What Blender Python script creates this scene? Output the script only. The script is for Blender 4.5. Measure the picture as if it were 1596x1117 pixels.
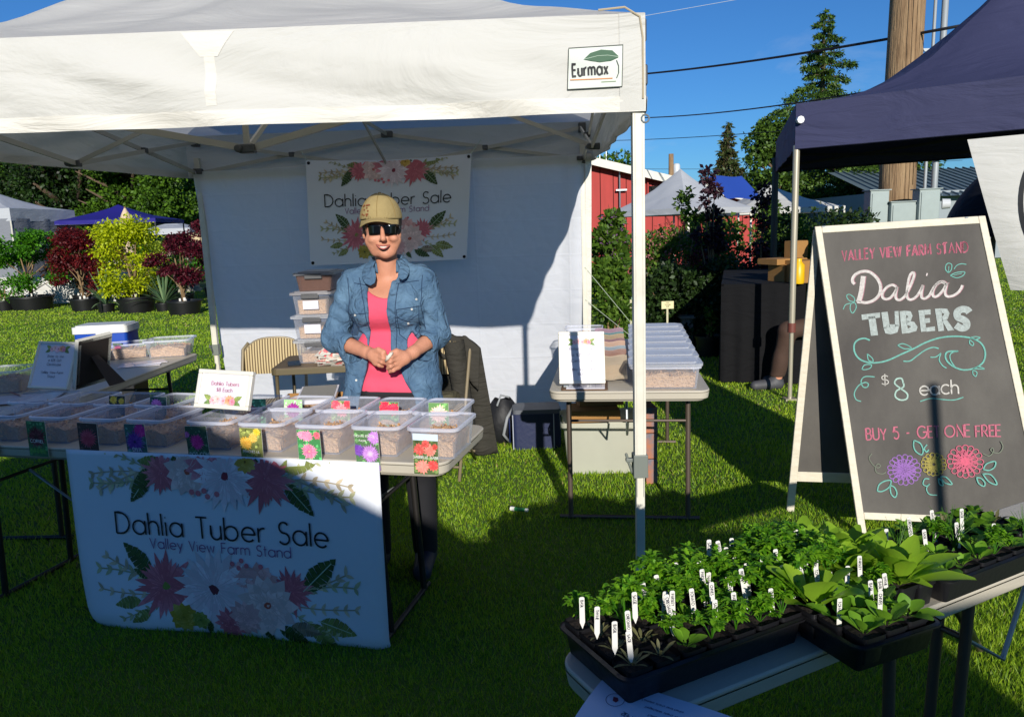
import bpy, math, random
import numpy as np
from mathutils import Vector, Matrix
from mathutils.bvhtree import BVHTree
random.seed(7); rng = np.random.default_rng(7)
scene = bpy.context.scene
for o in list(bpy.data.objects): bpy.data.objects.remove(o)
COL = scene.collection

# ------------------------------------------------------------ camera, sky, sun, exposure
EYE = 1.55; FPX = 1180.0
_p = math.radians(9.6); _r = math.radians(2.0)
CF = Vector((0, math.cos(_p), -math.sin(_p))); _R0 = Vector((1, 0, 0)); _U0 = _R0.cross(CF)
CR = _R0*math.cos(_r) - _U0*math.sin(_r); CU = _U0*math.cos(_r) + _R0*math.sin(_r)
CC = Vector((0, 0, EYE))
cd = bpy.data.cameras.new('camera'); cam = bpy.data.objects.new('camera', cd); COL.objects.link(cam)
cam.matrix_world = Matrix(((CR.x, CU.x, -CF.x, 0), (CR.y, CU.y, -CF.y, 0), (CR.z, CU.z, -CF.z, EYE), (0, 0, 0, 1)))
cd.sensor_width = 36; cd.lens = FPX/1596*36; cd.clip_end = 2000; cd.clip_start = 0.05
scene.camera = cam

SUN_DIR = Vector((-0.10, 1.0, -0.332)).normalized()       # direction the light travels
w = bpy.data.worlds.new('World'); scene.world = w; w.use_nodes = True
nt = w.node_tree; nt.nodes.clear()
sky = nt.nodes.new('ShaderNodeTexSky'); sky.sky_type = 'NISHITA'; sky.sun_disc = False
sky.sun_elevation = math.asin(-SUN_DIR.z); sky.sun_rotation = math.atan2(-SUN_DIR.x, -SUN_DIR.y)
sky.air_density = 1.0; sky.dust_density = 0.05; sky.ozone_density = 5.0
bg = nt.nodes.new('ShaderNodeBackground'); bg.inputs[1].default_value = 0.076
wo = nt.nodes.new('ShaderNodeOutputWorld')
tint = nt.nodes.new('ShaderNodeMix'); tint.data_type = 'RGBA'; tint.blend_type = 'MULTIPLY'; tint.inputs[0].default_value = 1; tint.inputs[7].default_value = (.46, .85, 1.22, 1)
nt.links.new(sky.outputs[0], tint.inputs[6])
wtc = nt.nodes.new('ShaderNodeTexCoord'); wmp = nt.nodes.new('ShaderNodeMapping'); wmp.inputs['Scale'].default_value = (2.2, 2.2, 7.5); wn = nt.nodes.new('ShaderNodeTexNoise'); wn.inputs['Scale'].default_value = 1.6; wn.inputs['Detail'].default_value = 9; wn.inputs['Roughness'].default_value = .62; wn.inputs['Distortion'].default_value = .7
wr_ = nt.nodes.new('ShaderNodeMapRange'); wr_.inputs[1].default_value = .56; wr_.inputs[2].default_value = .82; wr_.inputs[4].default_value = .30
wmx = nt.nodes.new('ShaderNodeMix'); wmx.data_type = 'RGBA'; wmx.inputs[7].default_value = (7.5, 8.0, 8.6, 1)      # faint high wisps of cloud
nt.links.new(wtc.outputs['Generated'], wmp.inputs[0]); nt.links.new(wmp.outputs[0], wn.inputs['Vector']); nt.links.new(wn.outputs[0], wr_.inputs[0]); nt.links.new(wr_.outputs[0], wmx.inputs[0])
nt.links.new(tint.outputs[2], wmx.inputs[6]); nt.links.new(wmx.outputs[2], bg.inputs[0]); nt.links.new(bg.outputs[0], wo.inputs[0])
sl = bpy.data.lights.new('sun', 'SUN'); sl.energy = 4.7; sl.angle = math.radians(0.5); sl.color = (1.0, 0.95, 0.87)
so = bpy.data.objects.new('sun', sl); COL.objects.link(so); so.location = (3, -8, 12)
so.rotation_euler = SUN_DIR.to_track_quat('-Z', 'Y').to_euler()
vs = scene.view_settings; vs.view_transform = 'Standard'; vs.look = 'None'; vs.gamma = 1; vs.exposure = 0.14; vs.use_curve_mapping = False
scene.render.engine = 'CYCLES'
scene.cycles.max_bounces = 7; scene.cycles.transparent_max_bounces = 24; scene.cycles.diffuse_bounces = 3
scene.cycles.glossy_bounces = 3; scene.cycles.transmission_bounces = 4; scene.cycles.caustics_reflective = False; scene.cycles.caustics_refractive = False

# places measured on the ground plan
def at(px, py, Y):
    d = CF + CR*((px-798)/FPX) + CU*((558.5-py)/FPX); return CC + d*(Y/d.y)
def gz(px, py, z=0.0):
    d = CF + CR*((px-798)/FPX) + CU*((558.5-py)/FPX); return CC + d*((z-EYE)/d.z)

# ------------------------------------------------------------ materials
MATS = {}
def srgb(h):
    if isinstance(h, str):
        h = h.lstrip('#'); c = [int(h[i:i+2], 16)/255 for i in (0, 2, 4)]
        return tuple(x/12.92 if x <= .04045 else ((x+.055)/1.055)**2.4 for x in c)
    return h
def mat(name, col=(.5, .5, .5), rough=.6, metal=0.0, noise=None, bump=None, spec=.5, attr=False, coat=0, trans=0.0, kind=None, coord='Object'):
    if name in MATS: return MATS[name]
    m = bpy.data.materials.new(name); m.use_nodes = True; MATS[name] = m
    t = m.node_tree; N = t.nodes; L = t.links; b = N['Principled BSDF']; out = N['Material Output']
    col = srgb(col)
    b.inputs['Roughness'].default_value = rough; b.inputs['Metallic'].default_value = metal
    b.inputs['Specular IOR Level'].default_value = spec; b.inputs['Coat Weight'].default_value = coat
    b.inputs['Base Color'].default_value = (*col, 1)
    tc = N.new('ShaderNodeTexCoord'); last = None
    if attr:
        a = N.new('ShaderNodeAttribute'); a.attribute_name = 'Col'; last = a.outputs['Color']
    if noise:   # (scale, amount, [second colour], [stretch xyz])
        mp = N.new('ShaderNodeMapping'); L.new(tc.outputs[coord], mp.inputs[0])
        if len(noise) > 3: mp.inputs['Scale'].default_value = noise[3]
        n = N.new('ShaderNodeTexNoise'); n.inputs['Scale'].default_value = noise[0]; n.inputs['Detail'].default_value = 6; n.inputs['Roughness'].default_value = .62
        L.new(mp.outputs[0], n.inputs['Vector'])
        r = N.new('ShaderNodeMapRange'); r.inputs[1].default_value = .3; r.inputs[2].default_value = .7
        r.inputs[3].default_value = 0; r.inputs[4].default_value = noise[1]; L.new(n.outputs[0], r.inputs[0])
        mx = N.new('ShaderNodeMix'); mx.data_type = 'RGBA'; mx.blend_type = 'MIX'
        L.new(r.outputs[0], mx.inputs[0])
        if last: L.new(last, mx.inputs[6])
        else: mx.inputs[6].default_value = (*col, 1)
        c2 = srgb(noise[2]) if len(noise) > 2 and noise[2] else tuple(x*.35 for x in col)
        mx.inputs[7].default_value = (*c2, 1); last = mx.outputs[2]
    if last: L.new(last, b.inputs['Base Color'])
    if bump:    # (scale, strength, [stretch], [distance])
        mp = N.new('ShaderNodeMapping'); L.new(tc.outputs[coord], mp.inputs[0])
        if len(bump) > 2 and bump[2]: mp.inputs['Scale'].default_value = bump[2]
        n = N.new('ShaderNodeTexNoise'); n.inputs['Scale'].default_value = bump[0]; n.inputs['Detail'].default_value = 5
        L.new(mp.outputs[0], n.inputs['Vector'])
        bp = N.new('ShaderNodeBump'); bp.inputs['Strength'].default_value = bump[1]; bp.inputs['Distance'].default_value = bump[3] if len(bump) > 3 else .01
        L.new(n.outputs[0], bp.inputs['Height']); L.new(bp.outputs[0], b.inputs['Normal'])
    if trans > 0:
        tl = N.new('ShaderNodeBsdfTranslucent'); ms = N.new('ShaderNodeMixShader'); ms.inputs[0].default_value = trans
        if last: L.new(last, tl.inputs[0])
        else: tl.inputs[0].default_value = (*col, 1)
        L.new(b.outputs[0], ms.inputs[1]); L.new(tl.outputs[0], ms.inputs[2]); L.new(ms.outputs[0], out.inputs[0])
    return m
def clear_mat(name, col=(.8, .82, .9), alpha=.22, rough=.12):
    if name in MATS: return MATS[name]
    m = bpy.data.materials.new(name); m.use_nodes = True; MATS[name] = m
    t = m.node_tree; N = t.nodes; L = t.links; b = N['Principled BSDF']; out = N['Material Output']
    b.inputs['Base Color'].default_value = (*col, 1); b.inputs['Roughness'].default_value = rough
    tr = N.new('ShaderNodeBsdfTransparent'); tr.inputs[0].default_value = (.93, .94, .96, 1)
    ms = N.new('ShaderNodeMixShader'); lw = N.new('ShaderNodeLayerWeight'); lw.inputs[0].default_value = .35
    nz = N.new('ShaderNodeTexNoise'); nz.inputs['Scale'].default_value = 9
    ad = N.new('ShaderNodeMath'); ad.operation = 'MULTIPLY_ADD'; ad.inputs[1].default_value = .5; ad.inputs[2].default_value = alpha-.06
    L.new(lw.outputs['Facing'], ad.inputs[0])
    a2 = N.new('ShaderNodeMath'); a2.operation = 'MULTIPLY_ADD'; a2.inputs[1].default_value = .14; L.new(nz.outputs[0], a2.inputs[0]); L.new(ad.outputs[0], a2.inputs[2])
    L.new(a2.outputs[0], ms.inputs[0]); L.new(tr.outputs[0], ms.inputs[1]); L.new(b.outputs[0], ms.inputs[2]); L.new(ms.outputs[0], out.inputs[0])
    bp = N.new('ShaderNodeBump'); bp.inputs['Strength'].default_value = .25; bp.inputs['Distance'].default_value = .004; L.new(nz.outputs[0], bp.inputs['Height']); L.new(bp.outputs[0], b.inputs['Normal'])
    return m
def cloth_mat(name, col, rough=.8, trans=.1, crease=None, wr=(3.0, .5), spec=.2, fold=None):
    """woven sheet: soft wrinkles and, with crease=(w,h), a grid of packing folds"""
    m = mat(name, col, rough, spec=spec, trans=trans, noise=(2.2, .10, tuple(x*.8 for x in srgb(col))))
    t = m.node_tree; N = t.nodes; L = t.links; b = N['Principled BSDF']
    tc = N.new('ShaderNodeTexCoord'); mp = N.new('ShaderNodeMapping'); L.new(tc.outputs['Object'], mp.inputs[0])
    mp.inputs['Scale'].default_value = (.75, .75, 2.4); mp.inputs['Rotation'].default_value = (0, .35, 0)
    n = N.new('ShaderNodeTexNoise'); n.inputs['Scale'].default_value = wr[0]; n.inputs['Detail'].default_value = 7; n.inputs['Distortion'].default_value = 1.2
    L.new(mp.outputs[0], n.inputs['Vector'])
    bp = N.new('ShaderNodeBump'); bp.inputs['Strength'].default_value = wr[1]; bp.inputs['Distance'].default_value = .05
    L.new(n.outputs[0], bp.inputs['Height']); nrm = bp
    if crease:
        v = N.new('ShaderNodeTexVoronoi'); v.feature = 'DISTANCE_TO_EDGE'; v.inputs['Scale'].default_value = crease[0]
        mp2 = N.new('ShaderNodeMapping'); L.new(tc.outputs['Object'], mp2.inputs[0]); mp2.inputs['Scale'].default_value = (1, 1, 1); L.new(mp2.outputs[0], v.inputs['Vector'])
        br = N.new('ShaderNodeTexBrick'); br.offset = 0; br.inputs['Scale'].default_value = 1; br.inputs['Mortar Size'].default_value = .012; br.inputs['Mortar Smooth'].default_value = 1
        br.inputs['Brick Width'].default_value = crease[1]; br.inputs['Row Height'].default_value = crease[2]
        cx = N.new('ShaderNodeSeparateXYZ'); cb = N.new('ShaderNodeCombineXYZ'); L.new(tc.outputs['Object'], cx.inputs[0]); L.new(cx.outputs[0], cb.inputs[0]); L.new(cx.outputs[2], cb.inputs[1]); L.new(cb.outputs[0], br.inputs['Vector'])
        b2 = N.new('ShaderNodeBump'); b2.inputs['Strength'].default_value = .5; b2.inputs['Distance'].default_value = .012; L.new(v.outputs[0], b2.inputs['Height']); L.new(bp.outputs[0], b2.inputs['Normal'])
        b3 = N.new('ShaderNodeBump'); b3.inputs['Strength'].default_value = .25; b3.inputs['Distance'].default_value = .005; L.new(br.outputs['Fac'], b3.inputs['Height']); L.new(b2.outputs[0], b3.inputs['Normal']); nrm = b3
    L.new(nrm.outputs[0], b.inputs['Normal'])
    return m
def leaf_mat(name, col, col2=None, trans=.35, rough=.5):
    if name in MATS: return MATS[name]
    m = bpy.data.materials.new(name); m.use_nodes = True; MATS[name] = m
    t = m.node_tree; N = t.nodes; L = t.links; b = N['Principled BSDF']; out = N['Material Output']
    col = srgb(col); col2 = srgb(col2) if col2 else tuple(x*.55 for x in col)
    a = N.new('ShaderNodeAttribute'); a.attribute_name = 'Col'
    mx = N.new('ShaderNodeMix'); mx.data_type = 'RGBA'; L.new(a.outputs['Fac'], mx.inputs[0])
    mx.inputs[6].default_value = (*col2, 1); mx.inputs[7].default_value = (*col, 1)
    L.new(mx.outputs[2], b.inputs['Base Color']); b.inputs['Roughness'].default_value = rough; b.inputs['Specular IOR Level'].default_value = .35
    tl = N.new('ShaderNodeBsdfTranslucent'); L.new(mx.outputs[2], tl.inputs[0])
    ms = N.new('ShaderNodeMixShader'); ms.inputs[0].default_value = trans
    L.new(b.outputs[0], ms.inputs[1]); L.new(tl.outputs[0], ms.inputs[2]); L.new(ms.outputs[0], out.inputs[0])
    return m

# ------------------------------------------------------------ objects
def tag(o, label=None, cat=None, group=None, kind=None):
    if label: o['label'] = label
    if cat: o['category'] = cat
    if group: o['group'] = group
    if kind: o['kind'] = kind
    return o
def thing(name, label, cat, loc=(0, 0, 0), rz=0.0, group=None):
    o = bpy.data.objects.new(name, None); o.empty_display_size = .1; COL.objects.link(o)
    o.location = loc; o.rotation_euler = (0, 0, rz); return tag(o, label, cat, group)
def copy_tree(o, parent=None):
    c = o.copy(); COL.objects.link(c); c.parent = parent
    for ch in o.children: copy_tree(ch, c)
    return c
def total_mat(o):
    m = Matrix.LocRotScale(o.location, o.rotation_euler, o.scale)
    return total_mat(o.parent) @ m if o.parent else m
class MB:
    def __init__(s): s.v = []; s.f = []; s.c = []; s.ms = []; s.cur = None; s.mi = 0
    def add(s, vs_, fs, col=None):
        k = len(s.v); s.v += [tuple(p) for p in vs_]; s.f += [tuple(i+k for i in f) for f in fs]
        s.c += [col or s.cur or (1, 1, 1)]*len(fs); s.ms += [s.mi]*len(fs); return s
    def box(s, c, size, rz=0, R=None, taper=1.0, col=None):
        hx, hy, hz = [a/2 for a in size]; R = R or Matrix.Rotation(rz, 3, 'Z'); c = Vector(c)
        pts = [c + R @ Vector((x*hx*(taper if z > 0 else 1), y*hy*(taper if z > 0 else 1), z*hz)) for z in (-1, 1) for x, y in ((-1, -1), (1, -1), (1, 1), (-1, 1))]
        return s.add(pts, [(3, 2, 1, 0), (4, 5, 6, 7), (0, 1, 5, 4), (1, 2, 6, 5), (2, 3, 7, 6), (3, 0, 4, 7)], col)
    def beam(s, a, b, wd, ht=None, up=(0, 0, 1), col=None):
        a = Vector(a); b = Vector(b); ht = ht or wd; d = b-a; L = d.length; d = d/L; u = Vector(up)
        if abs(d.dot(u)) > .95: u = Vector((0, 1, 0))
        x = d.cross(u).normalized(); z = x.cross(d)
        R = Matrix((x, d, z)).transposed(); return s.box((a+b)/2, (wd, L, ht), R=R, col=col)
    def cyl(s, a, b, r0, r1=None, n=12, caps=True, col=None):
        return s.tube([a, b], [r0, r0 if r1 is None else r1], n, caps, col)
    def tube(s, path, r, n=8, caps=True, col=None):
        path = [Vector(p) for p in path]; k = len(path); r = r if isinstance(r, (list, tuple)) else [r]*k
        vs_ = []; fs = []; px = None
        for i, p in enumerate(path):
            d = (path[min(i+1, k-1)]-path[max(i-1, 0)]); d = d.normalized() if d.length > 1e-9 else Vector((0, 0, 1))
            if px is None:
                u = Vector((0, 0, 1)) if abs(d.z) < .9 else Vector((1, 0, 0)); px = d.cross(u).normalized()
            px = (px - d*px.dot(d)).normalized(); py = d.cross(px)
            for j in range(n):
                a = 2*math.pi*j/n; vs_.append(p + (px*math.cos(a)+py*math.sin(a))*r[i])
        for i in range(k-1):
            for j in range(n): fs.append((i*n+j, i*n+(j+1) % n, (i+1)*n+(j+1) % n, (i+1)*n+j))
        if caps: fs += [tuple(range(n))[::-1], tuple((k-1)*n+j for j in range(n))]
        return s.add(vs_, fs, col)
    def lathe(s, c, prof, n=16, col=None, sx=1, sy=1):
        c = Vector(c); vs_ = []; fs = []; k = len(prof)
        for r, z in prof:
            for j in range(n): a = 2*math.pi*j/n; vs_.append(c+Vector((r*sx*math.cos(a), r*sy*math.sin(a), z)))
        for i in range(k-1):
            for j in range(n): fs.append((i*n+j, i*n+(j+1) % n, (i+1)*n+(j+1) % n, (i+1)*n+j))
        return s.add(vs_, fs, col)
    def prism(s, outline, n_dir, th, col=None):
        n_dir = Vector(n_dir)*th; k = len(outline); o = [Vector(p) for p in outline]
        return s.add(o+[p+n_dir for p in o], [tuple(range(k))[::-1], tuple(range(k, 2*k))]+[(i, (i+1) % k, (i+1) % k+k, i+k) for i in range(k)], col)
    def grid(s, fn, nu, nv, col=None):
        vs_ = [fn(i/nu, j/nv) for j in range(nv+1) for i in range(nu+1)]
        return s.add(vs_, [(j*(nu+1)+i, j*(nu+1)+i+1, (j+1)*(nu+1)+i+1, (j+1)*(nu+1)+i) for j in range(nv) for i in range(nu)], col)
    def rslab(s, sx, sy, z0, z1, r, n=5, c=(0, 0), taper=0.0, col=None, open_top=False, bot=True):
        """rounded rectangle slab, centred at c"""
        def ring(e, z):
            o = []
            for qx, qy, a0 in ((1, 1, 0), (-1, 1, 90), (-1, -1, 180), (1, -1, 270)):
                for i in range(n+1):
                    a = math.radians(a0+90*i/n); rr = max(r-e, .001)
                    o.append((c[0]+qx*(sx/2-e-rr)+rr*math.cos(a), c[1]+qy*(sy/2-e-rr)+rr*math.sin(a), z))
            return o
        A = ring(taper, z0); B = ring(0, z1); k = len(A)
        fs = [(i, (i+1) % k, (i+1) % k+k, i+k) for i in range(k)]
        if bot: fs.append(tuple(range(k))[::-1])
        if not open_top: fs.append(tuple(range(k, 2*k)))
        return s.add(A+B, fs, col)
    def build(s, name, m=None, parent=None, world=False, smooth=False, colors=False, bevel=0, label=None, sub=0, autos=None):
        vs_ = s.v
        if world and parent is not None:
            inv = total_mat(parent).inverted(); vs_ = [inv @ Vector(p) for p in vs_]
        me = bpy.data.meshes.new(name); me.from_pydata([tuple(p) for p in vs_], [], s.f)
        ms_ = m if isinstance(m, (list, tuple)) else [m]
        for q in ms_:
            if q: me.materials.append(q)
        if len(ms_) > 1: me.polygons.foreach_set('material_index', s.ms)
        if colors:
            ca = me.color_attributes.new('Col', 'FLOAT_COLOR', 'CORNER'); arr = []
            for f, c in zip(s.f, s.c): arr += [c[0], c[1], c[2], 1]*len(f)
            ca.data.foreach_set('color', arr)
        if smooth: me.polygons.foreach_set('use_smooth', [True]*len(me.polygons))
        me.update()
        o = bpy.data.objects.new(name, me); COL.objects.link(o); o.parent = parent
        if bevel:
            md = o.modifiers.new('bevel', 'BEVEL'); md.width = bevel; md.segments = 2; md.limit_method = 'ANGLE'
        if sub: md = o.modifiers.new('sub', 'SUBSURF'); md.levels = sub; md.render_levels = sub
        if smooth and autos:
            me.set_sharp_from_angle(angle=math.radians(autos))
        if label: o['label'] = label
        return o
def np_mesh(name, V, F, m, parent=None, smooth=False, fac=None, mats=None, mi=None):
    """V (n,3), F (k,s) with s = 3 or 4; fac (k,) grey per face"""
    V = np.asarray(V, np.float32); F = np.asarray(F, np.int32); k, s_ = F.shape
    me = bpy.data.meshes.new(name); me.vertices.add(len(V)); me.vertices.foreach_set('co', V.ravel())
    me.loops.add(k*s_); me.loops.foreach_set('vertex_index', F.ravel())
    me.polygons.add(k); me.polygons.foreach_set('loop_start', np.arange(k, dtype=np.int32)*s_)
    me.update(calc_edges=True)
    for q in (mats or [m]): me.materials.append(q)
    if mi is not None: me.polygons.foreach_set('material_index', np.asarray(mi, np.int32))
    if fac is not None:
        ca = me.color_attributes.new('Col', 'FLOAT_COLOR', 'CORNER'); f = np.repeat(np.asarray(fac, np.float32), s_)
        a = np.ones((k*s_, 4), np.float32); a[:, :3] = f[:, None]; ca.data.foreach_set('color', a.ravel())
    if smooth: me.polygons.foreach_set('use_smooth', np.ones(k, bool))
    o = bpy.data.objects.new(name, me); COL.objects.link(o); o.parent = parent; return o

# ------------------------------------------------------------ stroke lettering
def arc(cx, cy, rx, ry, a0, a1, n=None):
    n = n or max(3, int(abs(a1-a0)/20)); return [(cx+rx*math.cos(math.radians(a0+(a1-a0)*i/n)), cy+ry*math.sin(math.radians(a0+(a1-a0)*i/n))) for i in range(n+1)]
X = .66; h = .33
G = {' ': (.36, []),
 'A': (.72, [[(0, 0), (.36, 1), (.72, 0)], [(.13, .34), (.59, .34)]]),
 'B': (.54, [[(0, 0), (0, 1), (.26, 1)]+arc(.26, .77, .22, .23, 90, -90)+[(0, .54)], [(.26, .54)]+arc(.27, .27, .27, .27, 90, -90)+[(0, 0)]]),
 'C': (.80, [arc(.48, .5, .48, .5, 42, 318)]), 'D': (.70, [[(0, 0), (0, 1), (.22, 1)]+arc(.22, .5, .48, .5, 90, -90)+[(0, 0)]]),
 'E': (.48, [[(.48, 1), (0, 1), (0, 0), (.48, 0)], [(0, .52), (.44, .52)]]), 'F': (.44, [[(.44, 1), (0, 1), (0, 0)], [(0, .52), (.4, .52)]]),
 'G': (.9, [arc(.48, .5, .48, .5, 42, 360)+[(.55, .5)]]), 'H': (.62, [[(0, 0), (0, 1)], [(.62, 0), (.62, 1)], [(0, .53), (.62, .53)]]),
 'I': (.02, [[(.01, 0), (.01, 1)]]), 'J': (.38, [[(.38, 1), (.38, .22)]+arc(.19, .2, .19, .2, 0, -180)]),
 'K': (.56, [[(0, 0), (0, 1)], [(.52, 1), (0, .45), (.56, 0)]]), 'L': (.4, [[(0, 1), (0, 0), (.4, 0)]]),
 'M': (.8, [[(0, 0), (.1, 1), (.4, .12), (.7, 1), (.8, 0)]]), 'N': (.62, [[(0, 0), (0, 1), (.62, 0), (.62, 1)]]),
 'O': (.98, [arc(.49, .5, .49, .5, 0, 360)]), 'P': (.5, [[(0, 0), (0, 1), (.24, 1)]+arc(.24, .74, .25, .26, 90, -90)+[(0, .48)]]),
 'Q': (.98, [arc(.49, .5, .49, .5, 0, 360), [(.6, .25), (.95, -.05)]]), 'R': (.54, [[(0, 0), (0, 1), (.24, 1)]+arc(.24, .74, .25, .26, 90, -90)+[(0, .48)], [(.2, .48), (.54, 0)]]),
 'S': (.5, [arc(.26, .75, .23, .25, 30, 262)+arc(.24, .25, .26, .26, 82, -150)]), 'T': (.56, [[(0, 1), (.56, 1)], [(.28, 1), (.28, 0)]]),
 'U': (.6, [[(0, 1), (0, .3)]+arc(.3, .3, .3, .3, 180, 360)+[(.6, 1)]]), 'V': (.64, [[(0, 1), (.32, 0), (.64, 1)]]),
 'W': (.96, [[(0, 1), (.24, 0), (.48, .95), (.72, 0), (.96, 1)]]), 'X': (.6, [[(0, 1), (.6, 0)], [(.6, 1), (0, 0)]]),
 'Y': (.6, [[(0, 1), (.3, .45), (.6, 1)], [(.3, .45), (.3, 0)]]), 'Z': (.56, [[(0, 1), (.56, 1), (0, 0), (.56, 0)]]),
 'a': (.66, [arc(h, h, h, h, 0, 360), [(X, X), (X, 0)]]), 'b': (.66, [[(0, 1.06), (0, 0)], arc(h, h, h, h, 0, 360)]),
 'c': (.58, [arc(h, h, h, h, 45, 315)]), 'd': (.66, [arc(h, h, h, h, 0, 360), [(X, 1.06), (X, 0)]]),
 'e': (.64, [[(0, h), (.64, h)]+arc(h, h, .32, h, 0, 318)]), 'f': (.3, [[(.3, 1.04)]+arc(.27, .88, .15, .17, 90, 180)+[(.12, 0)], [(0, X), (.27, X)]]),
 'g': (.66, [arc(h, h, h, h, 0, 360), [(X, X), (X, -.05)]+arc(h, -.05, h, .27, 0, -160)]), 'h': (.5, [[(0, 1.06), (0, 0)], [(0, .36)]+arc(.25, .4, .25, .26, 180, 0)+[(.5, 0)]]),
 'i': (.04, [[(.02, 0), (.02, X)], [(.02, .86), (.02, .9)]]), 'j': (.1, [[(.08, X), (.08, -.2)], [(.08, .86), (.08, .9)]]), 'k': (.46, [[(0, 1.06), (0, 0)], [(.42, X), (0, .3), (.46, 0)]]),
 'l': (.02, [[(.01, 1.06), (.01, 0)]]), 'm': (.86, [[(0, X), (0, 0)], [(0, .4)]+arc(.215, .44, .215, .22, 180, 0)+[(.43, 0)], [(.43, .4)]+arc(.645, .44, .215, .22, 180, 0)+[(.86, 0)]]),
 'n': (.5, [[(0, X), (0, 0)], [(0, .36)]+arc(.25, .4, .25, .26, 180, 0)+[(.5, 0)]]), 'o': (.66, [arc(h, h, h, h, 0, 360)]),
 'p': (.66, [[(0, X), (0, -.35)], arc(h, h, h, h, 0, 360)]), 'q': (.66, [[(X, X), (X, -.35)], arc(h, h, h, h, 0, 360)]),
 'r': (.28, [[(0, X), (0, 0)], [(0, .36)]+arc(.26, .38, .26, .28, 180, 75)]), 's': (.38, [arc(.2, .49, .17, .17, 30, 260)+arc(.18, .17, .19, .18, 80, -150)]),
 't': (.28, [[(.13, .96), (.13, 0)], [(0, X), (.28, X)]]), 'u': (.5, [[(0, X), (0, .26)]+arc(.25, .26, .25, .26, 180, 360)+[(.5, X)], [(.5, .3), (.5, 0)]]),
 'v': (.5, [[(0, X), (.25, 0), (.5, X)]]), 'w': (.76, [[(0, X), (.19, 0), (.38, .6), (.57, 0), (.76, X)]]), 'x': (.46, [[(0, X), (.46, 0)], [(.46, X), (0, 0)]]),
 'y': (.5, [[(0, X), (.26, .02)], [(.5, X), (.12, -.35)]]), 'z': (.44, [[(0, X), (.44, X), (0, 0), (.44, 0)]]),
 '8': (.5, [arc(.25, .76, .21, .23, 0, 360), arc(.25, .27, .25, .27, 0, 360)]), '5': (.5, [[(.46, 1), (.08, 1), (.04, .55)]+arc(.23, .32, .26, .32, 130, -150)]),
 '$': (.5, [arc(.26, .70, .22, .2, 30, 262)+arc(.24, .3, .24, .22, 82, -150), [(.25, 1.05), (.25, -.05)]]), '-': (.3, [[(0, .42), (.3, .42)]]), '.': (.06, [[(.03, 0), (.03, .04)]]),
 '0': (.5, [arc(.25, .5, .25, .5, 0, 360)]), '1': (.2, [[(0, .8), (.2, 1), (.2, 0)]]), '2': (.5, [arc(.25, .74, .24, .26, 160, -35)+[(0, 0), (.5, 0)]])}
def text_width(t, gap=.2): return sum(G[c][0]+gap for c in t)-gap
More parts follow.
